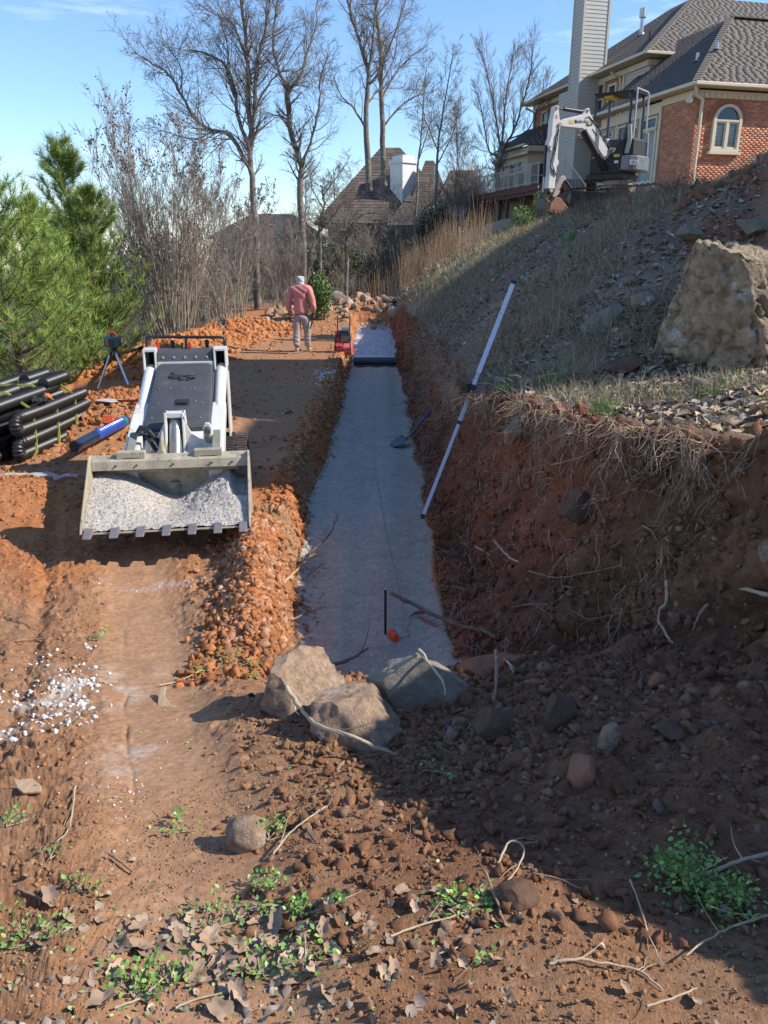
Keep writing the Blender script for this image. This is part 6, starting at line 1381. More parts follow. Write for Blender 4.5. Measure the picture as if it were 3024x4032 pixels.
# torn clear film
cf=thing('torn_plastic_film','crumpled clear plastic wrapper with green and blue print in front of the pipes','wrapper',(-3.5,7.25,hz(-3.5,7.25)+.02))
nx,ny=60,22;X,Y=np.meshgrid(np.linspace(-.45,.45,nx),np.linspace(-.10,.10,ny));Xw=X-3.5;Yw=Y+7.25+.1*np.sin(X*4)
Z=height(Xw,Yw)-(hz(-3.5,7.25)+.02)+.03+.035*np.abs(fbm(X*9,Y*13,3,800));i=np.arange(nx*ny).reshape(ny,nx);F=np.stack([i[:-1,:-1],i[:-1,1:],i[1:,1:],i[1:,:-1]],-1).reshape(-1,4)
V=np.stack([X,Y*(1+.5*np.sin(X*9))+.1*np.sin(X*4),Z],-1).reshape(-1,3);pr_=((np.abs(Y+.05)<.035)&(X<.10)&(X>-.38)).reshape(-1)[F].all(1)
link('clear_film',npmesh('clear_film',V,F[~pr_],True),mat('clear_film',(.85,.87,.9),.12,0,.05,4,.3,60,alpha=.35,spec=1.0),cf)
xs_=V[F[pr_]][:,:,0].mean(1);link('printed_film',npmesh('printed_film',V,F[pr_],True,mi=(xs_>-.18).astype(int)),[mat('print_blue',(.03,.16,.45),.3),mat('print_green',(.16,.42,.08),.3,0,.5,14,0,dirt=(.5,.5,.45),dscale=22,dlo=.5,dhi=.56)],cf)
# ------------------------------------------------------------ grade rod, shovels, stakes, string
p0=at(912,1119,6.85);p1=at(1110,608,8.8)
gr=thing('grade_rod','long white telescopic grade rod leaning from the trench edge up the bank','grade rod',tuple(p0))
dv=p1-p0;Lr=dv.length
def seg(a,b,w,d,m,name,par=gr): m_=MB();m_.bar(tuple(dv*a),tuple(dv*b),w,d,up=(0,-1,.6));return m_.build(name,m,par,bevel=.002)
M_rod=mat('rod_white',(.62,.60,.64),.45,0,.08,12,.03,80)
seg(.012,.36,.034,.022,M_rod,'rod_section');seg(.372,.545,.042,.026,M_rod,'rod_section');seg(.575,.985,.050,.030,M_rod,'rod_section')
seg(0,.012,.040,.028,M_bblack,'rod_foot');seg(.36,.372,.046,.034,M_bblack,'rod_joint');seg(.985,1.0,.062,.042,M_bblack,'rod_cap');seg(.545,.575,.040,.022,mat('chipped_white',(.5,.47,.42),.7,0,.4,20,.2),'chipped_joint')
o=seg(.50,.52,.085,.06,M_bblack,'receiver_clamp')
m_=MB();c=dv*.505;m_.cbox((c.x-.045,c.y-.03,c.z+.02),(.05,.05,.10));m_.build('laser_receiver',M_bblack,gr,bevel=.006)
def shovel(name,label,tip,neck,top,hm,bm,w=.12,group=None,bladen=None):
    t=Vector(tip);s=thing(name,label,'shovel',tuple(t));n=Vector(neck)-t;h=Vector(top)-t
    up=Vector(bladen) if bladen else Vector((0,0,1));d=n.normalized();sx=d.cross(up).normalized();up=sx.cross(d)
    m_=MB();NN=7;MM=8;V=[];L_=n.length
    for i in range(MM+1):
        f=i/MM;ww=w*(.25+.75*min(1,(f/.35)**.7)) if f<.35 else w
        for k in range(NN): u=(k/(NN-1)-.5)*2;V.append(d*L_*f*.85+sx*ww*u+up*(.35*w*u*u-.02))
    F=[[i*NN+k,i*NN+k+1,(i+1)*NN+k+1,(i+1)*NN+k] for i in range(MM) for k in range(NN-1)];m_.add([tuple(v) for v in V],F)
    b=m_.build('blade',bm,s,smooth=True);sm=b.modifiers.new('t','SOLIDIFY');sm.thickness=.004
    dh=(h-n).normalized();j=n+dh*.18
    m_=MB();m_.tube([tuple(d*L_*.75),tuple(n),tuple(n+dh*.06+up*.0),tuple(j+dh*.05)],[.012,.017,.018,.019],10);m_.build('socket',bm,s,smooth=True)
    m_=MB();m_.tube([tuple(j),tuple(h)],[.0175,.0165],10);m_.build('handle',hm,s,smooth=True);return s
M_blade=mat('shovel_steel',(.16,.17,.18),.5,.5,.2,9,.1,60)
shovel('long_shovel','long handled shovel with blue shaft leaning in the trench against the cut','shovel' and tuple(at(846,967,10.75)),tuple(at(886,941,11.0)),tuple(at(953,857,11.45)),mat('blue_handle',(.03,.10,.42),.5,0,.1,8,.05),M_blade,.115)
fz=hz(-4.35,21.0);shovel('spade_in_spoil','spade with red grip stuck upright in the orange spoil heap near the myrtle','shovel' and (-4.32,21.0,fz+.02),(-4.30,21.05,fz+.25),(-4.2,21.2,fz+1.05),mat('wood_handle',(.32,.2,.11),.7),M_blade,.1,bladen=(0,-1,0))
sx_,sy_=.01,5.06
st_=thing('black_stake','thin black stake standing in the trench beside the orange twine','stake',(sx_,sy_,-.45));m_=MB();m_.cyl((0,0,-.02),(0,0,.36),.0095,n=10);m_.build('stake_rod',M_bblack,st_,smooth=True);m_=MB();m_.cyl((0,0,.36),(0,0,.365),.011,n=10);m_.build('stake_tip',M_galv,st_)
tw=thing('twine_spool','small orange spool of mason twine lying at the foot of the black stake','twine spool',(.068,4.98,-.415),R(20))
m_=MB();m_.tube([(0,-.05,0),(0,-.03,0),(0,.0,0),(0,.03,0),(0,.05,0)],[.020,.028,.030,.028,.020],16);m_.build('spool',M_org,tw,smooth=True)
for k in range(16):
    y=-.045+.006*k;m_=MB();r_=.031-.008*abs(y/.05)**2;m_.tube([(r_*math.cos(a*.785),y+.02*math.sin(a*.785+k),r_*math.sin(a*.785)) for a in range(8)],.0022,4,closed=True);m_.build('twine_turn',mat('twine_orange',(.80,.12,.03),.6),tw)
q=MB();P=[(.09,4.95),(.13,5.0),(.19,5.02),(.17,5.1),(.20,5.3),(.15,5.5),(.10,6.2),(.02,7.2),(-.05,8.5),(-.12,9.6),(-.15,11.0),(-.13,12.5)]
q.tube([(x,y,float(height(np.array([x]),np.array([y]))[0])+.004) for x,y in P],.0022,5);tag(q.build('string_line',mat('string_dull',(.42,.17,.12),.7)),'thin orange string line running along the trench floor','string')
hx,hy=.27,5.35;hm_=thing('hammer','claw hammer with wooden handle lying on the trench floor by the twine','hammer',(hx,hy,-.43),R(25))
m_=MB();m_.tube([(0,0,.0),(.03,-.24,.0)],[.012,.016],8);m_.build('handle',mat('hammer_wood',(.34,.17,.13),.6),hm_,smooth=True);m_=MB();m_.tube([(-.08,-.0,.0),(-.03,.015,.01),(.0,.01,.01),(.05,.01,.005)],[.004,.012,.014,.016],8);m_.build('head',M_blade,hm_,smooth=True)
px_,py_=-1.38,11.0;pn=thing('marker_stake','short dark rod with pale ends lying on the shaded tracks','rod',(px_,py_,hz(px_,py_)+.012),R(55));m_=MB();m_.cyl((-.10,0,0),(.09,0,0),.010,n=8);m_.build('rod',M_bblack,pn,smooth=True)
for a,b in((-.13,-.10),(.09,.11)): m_=MB();m_.cyl((a,0,0),(b,0,0),.0105,n=8);m_.build('pale_end',M_inkw,pn,smooth=True)
# thin dark line across the dirt behind the loader
q=MB();P=[(-1.9+.0,18.2)]+[(-2.2-.45*i,17.9+.12*math.sin(i*1.1)+.02*i) for i in range(7)];q.tube([(x,y,hz(x,y)+.012) for x,y in P],.012,6)
tag(q.build('dark_line',M_bblack),'thin dark line lying across the orange dirt behind the loader','cord')
# ------------------------------------------------------------ rocks
_T=np.concatenate([np.arange(.6,12,.008),np.arange(12,60,.05)])
def hit(x,y):
    u=(x-829.5)/1661.2;v=-(y-1106)/1661.2;d=np.array((u,_cp+v*_sp,-_sp+v*_cp));X=d[0]*_T;Y=d[1]*_T;Z=CAMZ+d[2]*_T
    k=np.where((Z<look(HG,X,Y))&(X>-7.9)&(X<7.8)&(Y<30.8))[0]
    i=k[0] if len(k) else len(_T)-1
    return Vector((X[i],Y[i],Z[i]))
M_rk={'tan':mat('rock_tan',(.36,.25,.17),.9,0,.5,24,1.0,60,dirt=(.52,.45,.40),dscale=4,dlo=.56,dhi=.66,spec=.25),
 'grey':mat('rock_grey',(.29,.255,.20),.9,0,.35,7,.9,45,dirt=(.30,.17,.11),dscale=3,dlo=.5,dhi=.62,spec=.25),
 'lichen':mat('rock_lichen',(.31,.245,.175),.92,0,.5,14,1.0,30,dirt=(.48,.48,.44),dscale=2.6,dlo=.56,dhi=.62,spec=.2),
 'red':mat('rock_red',(.34,.15,.09),.9,0,.25,6,.6,22,dirt=(.22,.10,.06),dscale=3,dlo=.5,dhi=.6,spec=.2),
 'dark':mat('rock_dark',(.15,.09,.062),.95,0,.3,9,.9,26,spec=.15),
 'moss':mat('rock_moss',(.22,.19,.15),.9,0,.35,8,.8,20,dirt=(.18,.20,.07),dscale=3,dlo=.52,dhi=.62,spec=.2)}
def rock_np(sub,seed,cuts=9,amp=.10,fr=1.4,fine=.05,cut=(.55,.93)):
    V,F=ICO[sub];V=V*1.12;rg=np.random.default_rng(seed)
    for _ in range(cuts+5):
        n=rg.normal(size=3);n/=np.linalg.norm(n);d=rg.uniform(*cut);s=V@n;V-=np.maximum(0,s-d)[:,None]*n*.99
    n=fbm3(V[:,0]*fr+seed,V[:,1]*fr,V[:,2]*fr,3,seed);f=fbm3(V[:,0]*7,V[:,1]*7,V[:,2]*7,4,seed+3);rd=1-np.abs(fbm3(V[:,0]*3.1,V[:,1]*3.1,V[:,2]*4,3,seed+9))
    return V*(1+amp*n+fine*f+fine*.8*(rd-.7))[:,None],F
def rock(name,label,p,rad,seed,mk,rot=(0,0,0),sub=4,cuts=9,amp=.10,fine=.05,cat='rock',sink=.25,group=None,cut=(.55,.93)):
    V,F=rock_np(sub,seed,cuts,amp,fine=fine,cut=cut);o=link(name,npmesh(name,V*np.array(rad),F,True),M_rk[mk]);o.data.set_sharp_from_angle(angle=R(38))
    o.location=(p[0],p[1],p[2]+rad[2]*(.80-sink));o.rotation_euler=rot;return tag(o,label,cat,group)
def bigboulder():
    ICO[6]=ico(6);V,F=rock_np(6,77,15,.06,fine=.05,cut=(.58,.95));f2=-np.abs(fbm3(V[:,0]*20,V[:,1]*20,V[:,2]*34,4,5));g=np.abs(fbm3(V[:,0]*2.2+V[:,2],V[:,1]*2.2,V[:,2]*5,3,15));V=V*(1+.09*f2-.12*np.exp(-(g/.05)**2)-.06*np.maximum(0,fbm3(V[:,0]*8,V[:,1]*8,V[:,2]*8,3,25)))[:,None]
    o=link('boulder',npmesh('boulder',V*np.array((.80,.62,.80)),F,True),M_rk['lichen']);o.location=(3.05,6.98,1.72);o.rotation_euler=(R(4),R(-8),R(25));tag(o,'huge pitted brown and white boulder on the bank at the right edge','boulder')
bigboulder()
rock('boulder','tan boulder left of the trench end, with a long root lying across it',(-.40,3.02,.16),(.25,.20,.215),21,'tan',(.1,-.35,.5),5,12,.07,.065,'boulder')
rock('boulder','pointed tan boulder, middle one of three at the trench end',(-.10,2.70,.20),(.25,.21,.26),24,'tan',(.3,.25,1.2),5,12,.07,.065,'boulder')
rock('boulder','grey green boulder in shade, right one of three at the trench end',(.20,3.02,.17),(.25,.19,.24),23,'grey',(.1,.1,-.2),5,12,.09,.08,'boulder')
rock('boulder','orange brown boulder with a white smear, half buried right of the trench end',(.62,3.55,-.06),(.27,.20,.18),27,'red',(.0,.1,.2),4,8,.10,.03,'boulder')
rock('stone','round tan stone alone on the smooth dirt in the foreground',(-.415,1.93,hz(-.415,1.93)-.012),(.068,.062,.066),25,'tan',(.2,.1,.4),4,14,.10,.05,'stone',.10)
for i,(x,y,rad,mk,lab,rt_) in enumerate([
 (1305,700,(.26,.12,.12),'moss','grey rock slab tilted out of the leafy slope left of the huge boulder',(.3,-.55,.4)),
 (1385,665,(.16,.12,.13),'lichen','small lichened rock touching the left foot of the huge boulder',(0,0,.3)),
 (1240,830,(.24,.13,.07),'dark','low flat dark rock on the sunlit lip of the bank',(.1,-.1,.3)),
 (1345,800,(.26,.13,.08),'dark','long half buried brown rock just below the huge boulder',(0,-.15,.2)),
 (1085,830,(.10,.08,.06),'grey','grey stone at the top edge of the cut by the grade rod',(0,0,.3)),
 (1418,815,(.07,.05,.045),'grey','small pale stone with yellow moss beside it under the huge boulder',(0,0,.6)),
 (1500,520,(.22,.14,.10),'moss','grey rock poking from the upper slope behind the huge boulder',(0,.3,.3)),
 (1630,505,(.22,.16,.11),'moss','broad grey rock at the right edge high on the slope',(0,.1,.3)),
 (1112,950,(.085,.06,.13),'grey','pale wedge shaped rock set in the cut face right of the rod',(.2,.3,0)),
 (1235,1120,(.10,.09,.13),'dark','rounded earthy lump bulging from the middle of the cut face',(0,.2,0)),
 (1412,1490,(.045,.03,.055),'red','small smooth pinkish stone standing in the debris at the right',(0,.25,0)),
 (1318,1612,(.06,.05,.05),'tan','angular tan stone among the dark clods',(0,0,1)),
 (1250,1690,(.055,.05,.075),'red','egg shaped brown stone below the angular tan stone',(.3,.2,0)),
 (1203,1560,(.07,.06,.08),'dark','blocky dark clod right of the grey green boulder',(0,.1,.4)),
 (1060,1570,(.10,.08,.06),'dark','flat dark clod in front of the orange brown boulder',(.1,.1,.9)),
 (1655,1210,(.05,.05,.07),'tan','pale stone in the cut face at the very right edge',(0,0,.2)),
 (1510,1870,(.04,.04,.03),'dark','dark clod just above the large leafy sprig',(0,0,.2)),
 (1120,1950,(.055,.045,.035),'dark','crumbly brown clod at the edge of the shade, centre foreground',(0,.1,.4)),
 (1450,1590,(.05,.05,.04),'dark','dark clod under the overhang at the right',(0,.1,.4))]):
    p=hit(x,y);rock('rock' if max(rad)>.08 else 'stone',lab,p,rad,200+i,mk,rt_,4 if max(rad)>.09 else 3,9,.15,.05,'rock' if max(rad)>.08 else 'stone',.3)
for i,(x,y,s,mk,lab) in enumerate([(733,655,.42,'grey','big flat topped grey rock at the left of the far rubble mound'),(790,650,.26,'tan','tan rock on the far rubble mound right of the grey rock'),(812,640,.22,'tan','rounded pale rock on top of the far rubble mound'),(752,668,.17,'red','orange stone low in the far rubble mound'),(770,640,.2,'tan','small tan rock behind the orange stone on the far mound'),(840,655,.25,'grey','grey rock where the far mound meets the slope'),(858,680,.3,'grey','pale rock in the cut at the far end of the white gravel')]):
    p=hit(x,y);rock('rubble_rock',lab,p,(s,s*.7,s*.62),300+i,mk,(0,0,i),3,9,.15,.05,'rock',.3)
# ------------------------------------------------------------ loose earth (uncountable)
M_clod=mat('clods',(1,1,1),.95,0,.25,40,.5,160,attr=True,spec=.15)
rg=np.random.default_rng(11)
def scat(name,n,xs,ys,smin,smax,col,keep=None,pw=2.2,lift=.15,bases=None,m=None,var=.25,tilt=None):
    X=xs(n) if callable(xs) else rg.uniform(*xs,n);Y=ys(n) if callable(ys) else rg.uniform(*ys,n)
    if name=='_': pass
    if keep is not None: k=keep(X,Y);X=X[k];Y=Y[k]
    n=len(X);S=smin+(smax-smin)*rg.random(n)**pw;Z=height(X,Y)+S*lift
    C=(col(X,Y) if callable(col) else np.tile(np.array(col),(n,1)))*rg.uniform(1-var,1+var,(n,1))
    return X,Y,Z,S,C
def emit(name,parts,m,bases=None,tilt=None,aniso=.35,smooth=False):
    X=np.concatenate([p[0] for p in parts]);Y=np.concatenate([p[1] for p in parts]);Z=np.concatenate([p[2] for p in parts]);S=np.concatenate([p[3] for p in parts]);C=np.concatenate([p[4] for p in parts])
    o=stuff(link(name,scatter_mesh(name,bases or CLODS[:3],np.stack([X,Y,Z],1),S,rg,C,tilt,smooth,aniso),m));print(name,len(X));return o
def tcol(X,Y): return ter_col(X,Y,height(X,Y))*1.03
offb=lambda X,Y:(band(X,Y)<.5*rg.random(len(X)))&(fbm(X*1.3,Y*1.3,3,40)>-.35+.3*rg.random(len(X)))
parts=[scat('a',16000,lambda n:rg.uniform(-1.0,1.4,n),lambda n:rg.uniform(.95,2.3,n),.001,.0055,tcol,None,2),scat('a',15000,lambda n:rg.uniform(-1.1,1.5,n)*1.0,lambda n:rg.uniform(1.0,3.2,n),.0015,.010,tcol,offb,3),
 scat('a',7000,(-3.4,-.5),lambda n:rg.uniform(2.4,7.0,n),.003,.018,tcol,offb,3),
 scat('a',3500,(-5,-1),(7,20),.008,.035,tcol,lambda X,Y:rg.random(len(X))<.5,3)]
o=emit('fine_clods',parts,M_clod,LOWC)
bx=lambda n:f_tl(Yb)-.31+rg.normal(0,.12,n)
Yb=rg.uniform(4.0,6.15,11000);p1_=scat('b',11000,bx,lambda n:Yb,.003,.036,lambda X,Y:np.where((rg.random(len(X))<.3)[:,None],np.array((.47,.27,.17)),np.where((rg.random(len(X))<.3)[:,None],C_or*.7,C_or)),None,4.2,.2)
Yb=rg.uniform(6.2,20,7000);p2_=scat('b',7000,lambda n:f_tl(Yb)-.13+rg.normal(0,.11,n),lambda n:Yb,.006,.045,tcol,lambda X,Y:X<f_tl(Y)+.04,3.0)
Yb=rg.uniform(3.5,4.5,900);p3_=scat('b',900,lambda n:rg.uniform(-1.1,-.45,n),lambda n:Yb,.006,.035,C_or*.95,None,2.5)
emit('berm_clods',[p1_,p2_,p3_],M_clod,CLODS)
hp1=scat('c',1500,lambda n:rg.normal(-3.55,.65,n),lambda n:rg.normal(10.5,1.0,n),.012,.06,C_or,None,2.4);hp2=scat('c',3400,lambda n:I(Yh,[14,24],[-5.2,-4.0])+rg.normal(0,.7,n),lambda n:Yh,.02,.10,C_or*1.05,None,2.2) if (Yh:=rg.uniform(14,25,3400)) is not None else None
hp3=scat('c',1400,lambda n:rg.normal(-3.6,.7,n),lambda n:rg.normal(7.1,.6,n),.006,.03,C_or,None,2.5);hp4=scat('c',260,lambda n:rg.uniform(-3.2,-.9,n),lambda n:rg.uniform(22,27,n),.02,.06,C_or*1.1,None,2.2)
emit('spoil_clods',[hp1,hp2,hp3,hp4],M_clod,CLODS)
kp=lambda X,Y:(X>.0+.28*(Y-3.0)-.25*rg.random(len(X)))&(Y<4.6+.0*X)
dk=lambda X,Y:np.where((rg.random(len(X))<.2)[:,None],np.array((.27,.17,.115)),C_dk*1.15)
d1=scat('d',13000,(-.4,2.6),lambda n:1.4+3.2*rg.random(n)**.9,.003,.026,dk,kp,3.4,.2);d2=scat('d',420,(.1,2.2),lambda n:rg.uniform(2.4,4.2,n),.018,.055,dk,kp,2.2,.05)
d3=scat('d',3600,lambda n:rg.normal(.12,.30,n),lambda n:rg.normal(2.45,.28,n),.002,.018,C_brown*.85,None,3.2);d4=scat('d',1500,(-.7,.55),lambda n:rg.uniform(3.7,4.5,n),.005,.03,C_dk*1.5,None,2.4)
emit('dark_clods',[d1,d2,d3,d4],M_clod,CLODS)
n=10500;Yw=4.0+16*rg.random(n)**1.6;tw_=rg.uniform(.02,1.0,n);tr_=f_tr(Yw);lx_=np.maximum(f_lx(Yw),tr_+.12);Xw=tr_+(lx_-tr_)*tw_
wc=scat('w',n,lambda n:Xw,lambda n:Yw,.004,.034,lambda X,Y:ter_col(X,Y,height(X,Y))*1.1,None,2.4,.0);wc2=list(wc);wc2[0]=wc[0]+wall_off(wc[0],wc[1],wc[2])-.01
emit('wall_clods',[tuple(wc2)],M_clod,CLODS)
hx_=scat('e',2600,lambda n:f_lx(Ye)+rg.uniform(2.4,5.2,n),lambda n:Ye,.015,.09,C_dk*1.3,None,2.3) if (Ye:=rg.uniform(9.5,19,2600)) is not None else None
emit('crest_clods',[hx_],M_clod,CLODS)
rb1=scat('f',420,(-4.0,2.2),lambda n:rg.normal(28.2,1.0,n),.04,.20,lambda X,Y:np.where((rg.random(len(X))<.4)[:,None],np.array((.38,.30,.22)),np.array((.34,.20,.12))),None,1.8)
emit('rubble',[rb1],M_clod,CLODS)
# white gravel bed, side spills and the patch in the foreground
M_wg=mat('white_gravel',(1,1,1),.75,0,.15,30,.2,90,attr=True,spec=.35)
wht=np.array((.60,.59,.58))
Yg=rg.uniform(20.0,26.9,7000);g1=scat('g',7000,lambda n:f_tl(Yg)+(f_tr(Yg)-f_tl(Yg))*rg.random(n),lambda n:Yg,.014,.034,wht,None,1.2,.1,var=.2)
def blob(n,x,y,sx,sy,s0,s1,c=wht): return scat('g',n,lambda n:rg.normal(x,sx,n),lambda n:rg.normal(y,sy,n),s0,s1,c,None,1.6,.08,var=.28)
emit('white_gravel',[g1,blob(260,-1.05,14.6,.17,.5,.012,.028),blob(110,-.98,17.2,.08,.25,.012,.026),blob(70,-.93,19.0,.08,.2,.012,.026)],M_wg,LOWC)
w1=[];
for (x,y,n_,sx,sy) in((150,1470,60,.10,.14),(70,1500,60,.12,.12),(130,1560,50,.07,.06),(10,1600,60,.05,.20),(170,1530,40,.06,.05),(60,1440,14,.10,.10),(185,1400,6,.05,.05)):
    p=hit(x,y);w1.append(blob(n_,p.x,p.y,sx,sy,.006,.017))
emit('white_pebbles',w1,M_wg,CLODS[:3],smooth=False)
w2=[]
for (x,y,n_) in((270,1730,16),(105,1650,8),(240,1720,10)): p=hit(x,y);w2.append(blob(n_,p.x,p.y,.03,.08,.003,.007))
w2.append(blob(60,-1.6,4.95,.25,.04,.003,.008));w2.append(scat('g',160,(-1.5,1.5),(1.3,4),.002,.005,wht*.9,None,1.5));emit('white_chips',w2,M_wg,LOWC)
for i,(x,y,s) in enumerate(((545,1505,.012),(1087//1,1010,.0))):
    if s: p=hit(x,y);rock('pebble','single white pebble left of the tan boulders',p,(s*1.4,s,s),500+i,'grey',(0,0,0),2,5,.1,.0,'pebble',.2).data.materials[0]=M_wg
# ------------------------------------------------------------ leaves
LV=np.array([(0,0,0),(.30,.25,.10),(.36,.6,.16),(0,1,.02),(-.36,.6,.16),(-.30,.25,.10),(0,.5,-.03)],float);LF_=np.array([(0,1,6),(1,2,6),(2,3,6),(3,4,6),(4,5,6),(5,0,6)])
LV-=np.array((0,.5,0))
LV2=LV*np.array((1,1,-1.6))+np.array((0,0,.12));LV3=LV*np.array((.7,1.1,2.4))
M_leafd=mat('dead_leaf',(1,1,1),.8,0,.25,30,.2,60,attr=True,spec=.25)
lc=lambda X,Y:np.array((.275,.215,.17))[None]*np.where(rg.random((len(X),1))<.2,1.6,1.0)*np.array((1,1,1))
def lscat(n,X,Y,s0,s1,c=lc,var=.3):
    return scat('l',n,lambda n:X,lambda n:Y,s0,s1,c,None,1.2,.12,var=var)
n=14000;Yl=5.0+13*rg.random(n)**1.35;Xl=f_lx(Yl)+.02+rg.random(n)**.9*np.minimum(3.8,.5+.45*(Yl-3.2));m_k=(fbm(Xl*1.0,Yl*1.0,3,97)>-.4+.35*rg.random(n));Xl=Xl[m_k];Yl=Yl[m_k]
l1=lscat(len(Xl),Xl,Yl,.03,.09)
n=2600;Yl=3.9+3.1*rg.random(n);Xl=f_lx(Yl)+.03+rg.random(n)*2.0;l2=lscat(n,Xl,Yl,.035,.10,lambda X,Y:np.tile(np.array((.44,.33,.235)),(len(X),1)))
emit('leaf_litter',[l1,l2],M_leafd,[(LV,LF_),(LV2,LF_),(LV3,LF_)],tilt=.20)
n=560;l3=lscat(n,rg.normal(-.35,.40,n),rg.uniform(1.12,1.6,n),.012,.034);n=200;l4=lscat(n,rg.uniform(-.9,.8,n),rg.uniform(1.5,2.6,n),.006,.014);emit('leaf_scraps',[l3,l4],M_leafd,[(LV,LF_),(LV2,LF_)],tilt=.3)
# big lobed dry leaves in the foreground, one by one
def biglobe(seed):
    r_=random.Random(seed);n=22;P=[];
    for i in range(n):
        a=2*math.pi*i/n;rad=(.32+.13*abs(math.sin(a*2.5))*r_.uniform(.5,1.4))*(1.0+.55*abs(math.cos(a)));P.append((math.cos(a)*rad,math.sin(a)*rad*.75))
    V=[(0,0,.0)];F=[];cu=r_.uniform(.5,1.6);cv=r_.uniform(-.6,1.0)
    for ring in(.5,1.0):
        for x,y in P: V.append((x*ring,y*ring,cu*(y*ring)**2+cv*(x*ring)**2*.5+.06*math.sin(x*ring*9+seed)))
    for i in range(n): j=(i+1)%n;F.append((0,1+i,1+j));F+= [(1+i,1+n+i,1+n+j),(1+i,1+n+j,1+j)]
    return np.array(V),np.array(F)
BL=[]
for s_ in range(5):
    V,F=biglobe(s_)
    for ci,c in enumerate(((.36,.25,.165),(.31,.215,.15),(.44,.32,.22))): me=npmesh('dry_leaf',V,F,True,np.tile(np.array(c),(len(V),1)));me.materials.append(M_leafd);BL.append(me)
for i,(x,y,s) in enumerate([(600,2000,.075),(655,2015,.07),(520,1985,.05),(700,2010,.05),(775,1990,.04),(930,1935,.055),(430,2080,.06),(560,2090,.07),(620,2080,.06),(480,2110,.055),(300,2060,.06),(250,2100,.05),(220,2000,.045),(380,2120,.07),(520,2170,.06),(330,2160,.05),(680,2080,.045),(720,2060,.055),(850,2100,.05),(870,1930,.05),(960,1960,.035),(1080,2000,.05),(1140,1880,.03),(230,1940,.04),(150,1990,.035),(60,1900,.035),(410,1990,.04),(455,2040,.06),(300,2010,.05),(1040,1925,.03),(640,2130,.06),(710,1950,.03),(290,1865,.03),(810,2065,.045),(940,2080,.04),(1500,2170,.04),(1350,2140,.03),(480,2190,.07),(590,2195,.06),(845,1800,.018)]+[(rnd.gauss(470,190),rnd.gauss(2080,55),rnd.uniform(.03,.07)) for _ in range(46)]+[(rnd.uniform(650,1100),rnd.uniform(1960,2190),rnd.uniform(.02,.045)) for _ in range(14)]):
    p=hit(min(max(x,15),1640),min(y,2200));o=bpy.data.objects.new('dry_leaf',BL[i%15]);COL.objects.link(o);o.location=p+Vector((0,0,.012));o.scale=(s*.85,)*3;o.rotation_euler=(rnd.uniform(-.5,.5),rnd.uniform(-.5,.5),rnd.uniform(0,6.28));tag(o,'dry curled brown tree leaf lying on the dirt in the foreground','leaf','dry leaves on the near dirt')
# ------------------------------------------------------------ green sprigs
M_gleaf=mat('privet_leaf',(1,1,1),.42,0,.15,14,.05,60,attr=True,spec=.5)
M_gstem=mat('pale_stem',(.42,.34,.22),.8,0,.2,20,.2,80)
GL=np.array([(0,0,0),(.26,.3,.05),(.28,.65,.06),(0,1,0),(-.28,.65,.06),(-.26,.3,.05),(0,.5,-.02)],float)
def sprig(label,pd,s,n,dirs,seed,cloud=0,col=(.16,.28,.055),group=None,stemr=.0022):
    """pd base pixel-surveyed point; stems spread in dirs (angles)"""
    p=hit(*pd);r=thing('leafy_sprig',label,'sprig',tuple(p),0,group);rg_=random.Random(seed);S=Segs();L_=[]
    for a in dirs:
        q=Vector((0,0,.008));d=Vector((math.cos(R(a)),math.sin(R(a)),rg_.uniform(.05,.4))).normalized();pts,_=walk(S,q,d,s*rg_.uniform(.7,1.1),stemr,6,0,.12,-.05,rg_,.5)
        for k in range(3):
            i=rg_.randint(1,4);dd=(pts[i+1][0]-pts[i][0]).normalized()+Vector((rg_.gauss(0,.5),rg_.gauss(0,.5),rg_.gauss(.1,.3)));pp,_=walk(S,pts[i][0],dd.normalized(),s*.45,stemr*.6,3,1,.15,.0,rg_,.6);L_+= [(pp[j][0],(pp[j][0]-pp[j-1][0]).normalized()) for j in range(1,4)]
        L_+=[(pts[j][0],(pts[j][0]-pts[j-1][0]).normalized()) for j in range(3,7)]
    V=[];F=[];C=[]
    for _ in range(int(n*.75)):
        c,d=rg_.choice(L_);c=c+Vector((rg_.gauss(0,.008),rg_.gauss(0,.008),abs(rg_.gauss(0,.006))))+Vector((rg_.gauss(0,cloud),rg_.gauss(0,cloud),abs(rg_.gauss(0,cloud*.7))));ls=rg_.uniform(.010,.020)
        dd=(d*.5+Vector((rg_.gauss(0,.7),rg_.gauss(0,.7),rg_.gauss(.25,.35)))).normalized();sd_=dd.cross(Vector((rg_.gauss(0,.3),rg_.gauss(0,.3),1))).normalized();u=sd_.cross(dd);b=len(V)
        for x,y,z in GL: V.append(tuple(c+sd_*x*ls+dd*y*ls+u*z*ls))
        F+=[tuple(b+i for i in f) for f in LF_];cc=np.array(col)*rg_.uniform(.6,1.5)*np.array((rg_.uniform(.8,1.25),1,1));C+=[cc]*7
    link('leaves',npmesh('leaves',np.array(V),np.array(F),False,np.array(C)),M_gleaf,r);link('stem',segmesh('stem',S.a,S.b,S.ra,S.rb,5),M_gstem,r)
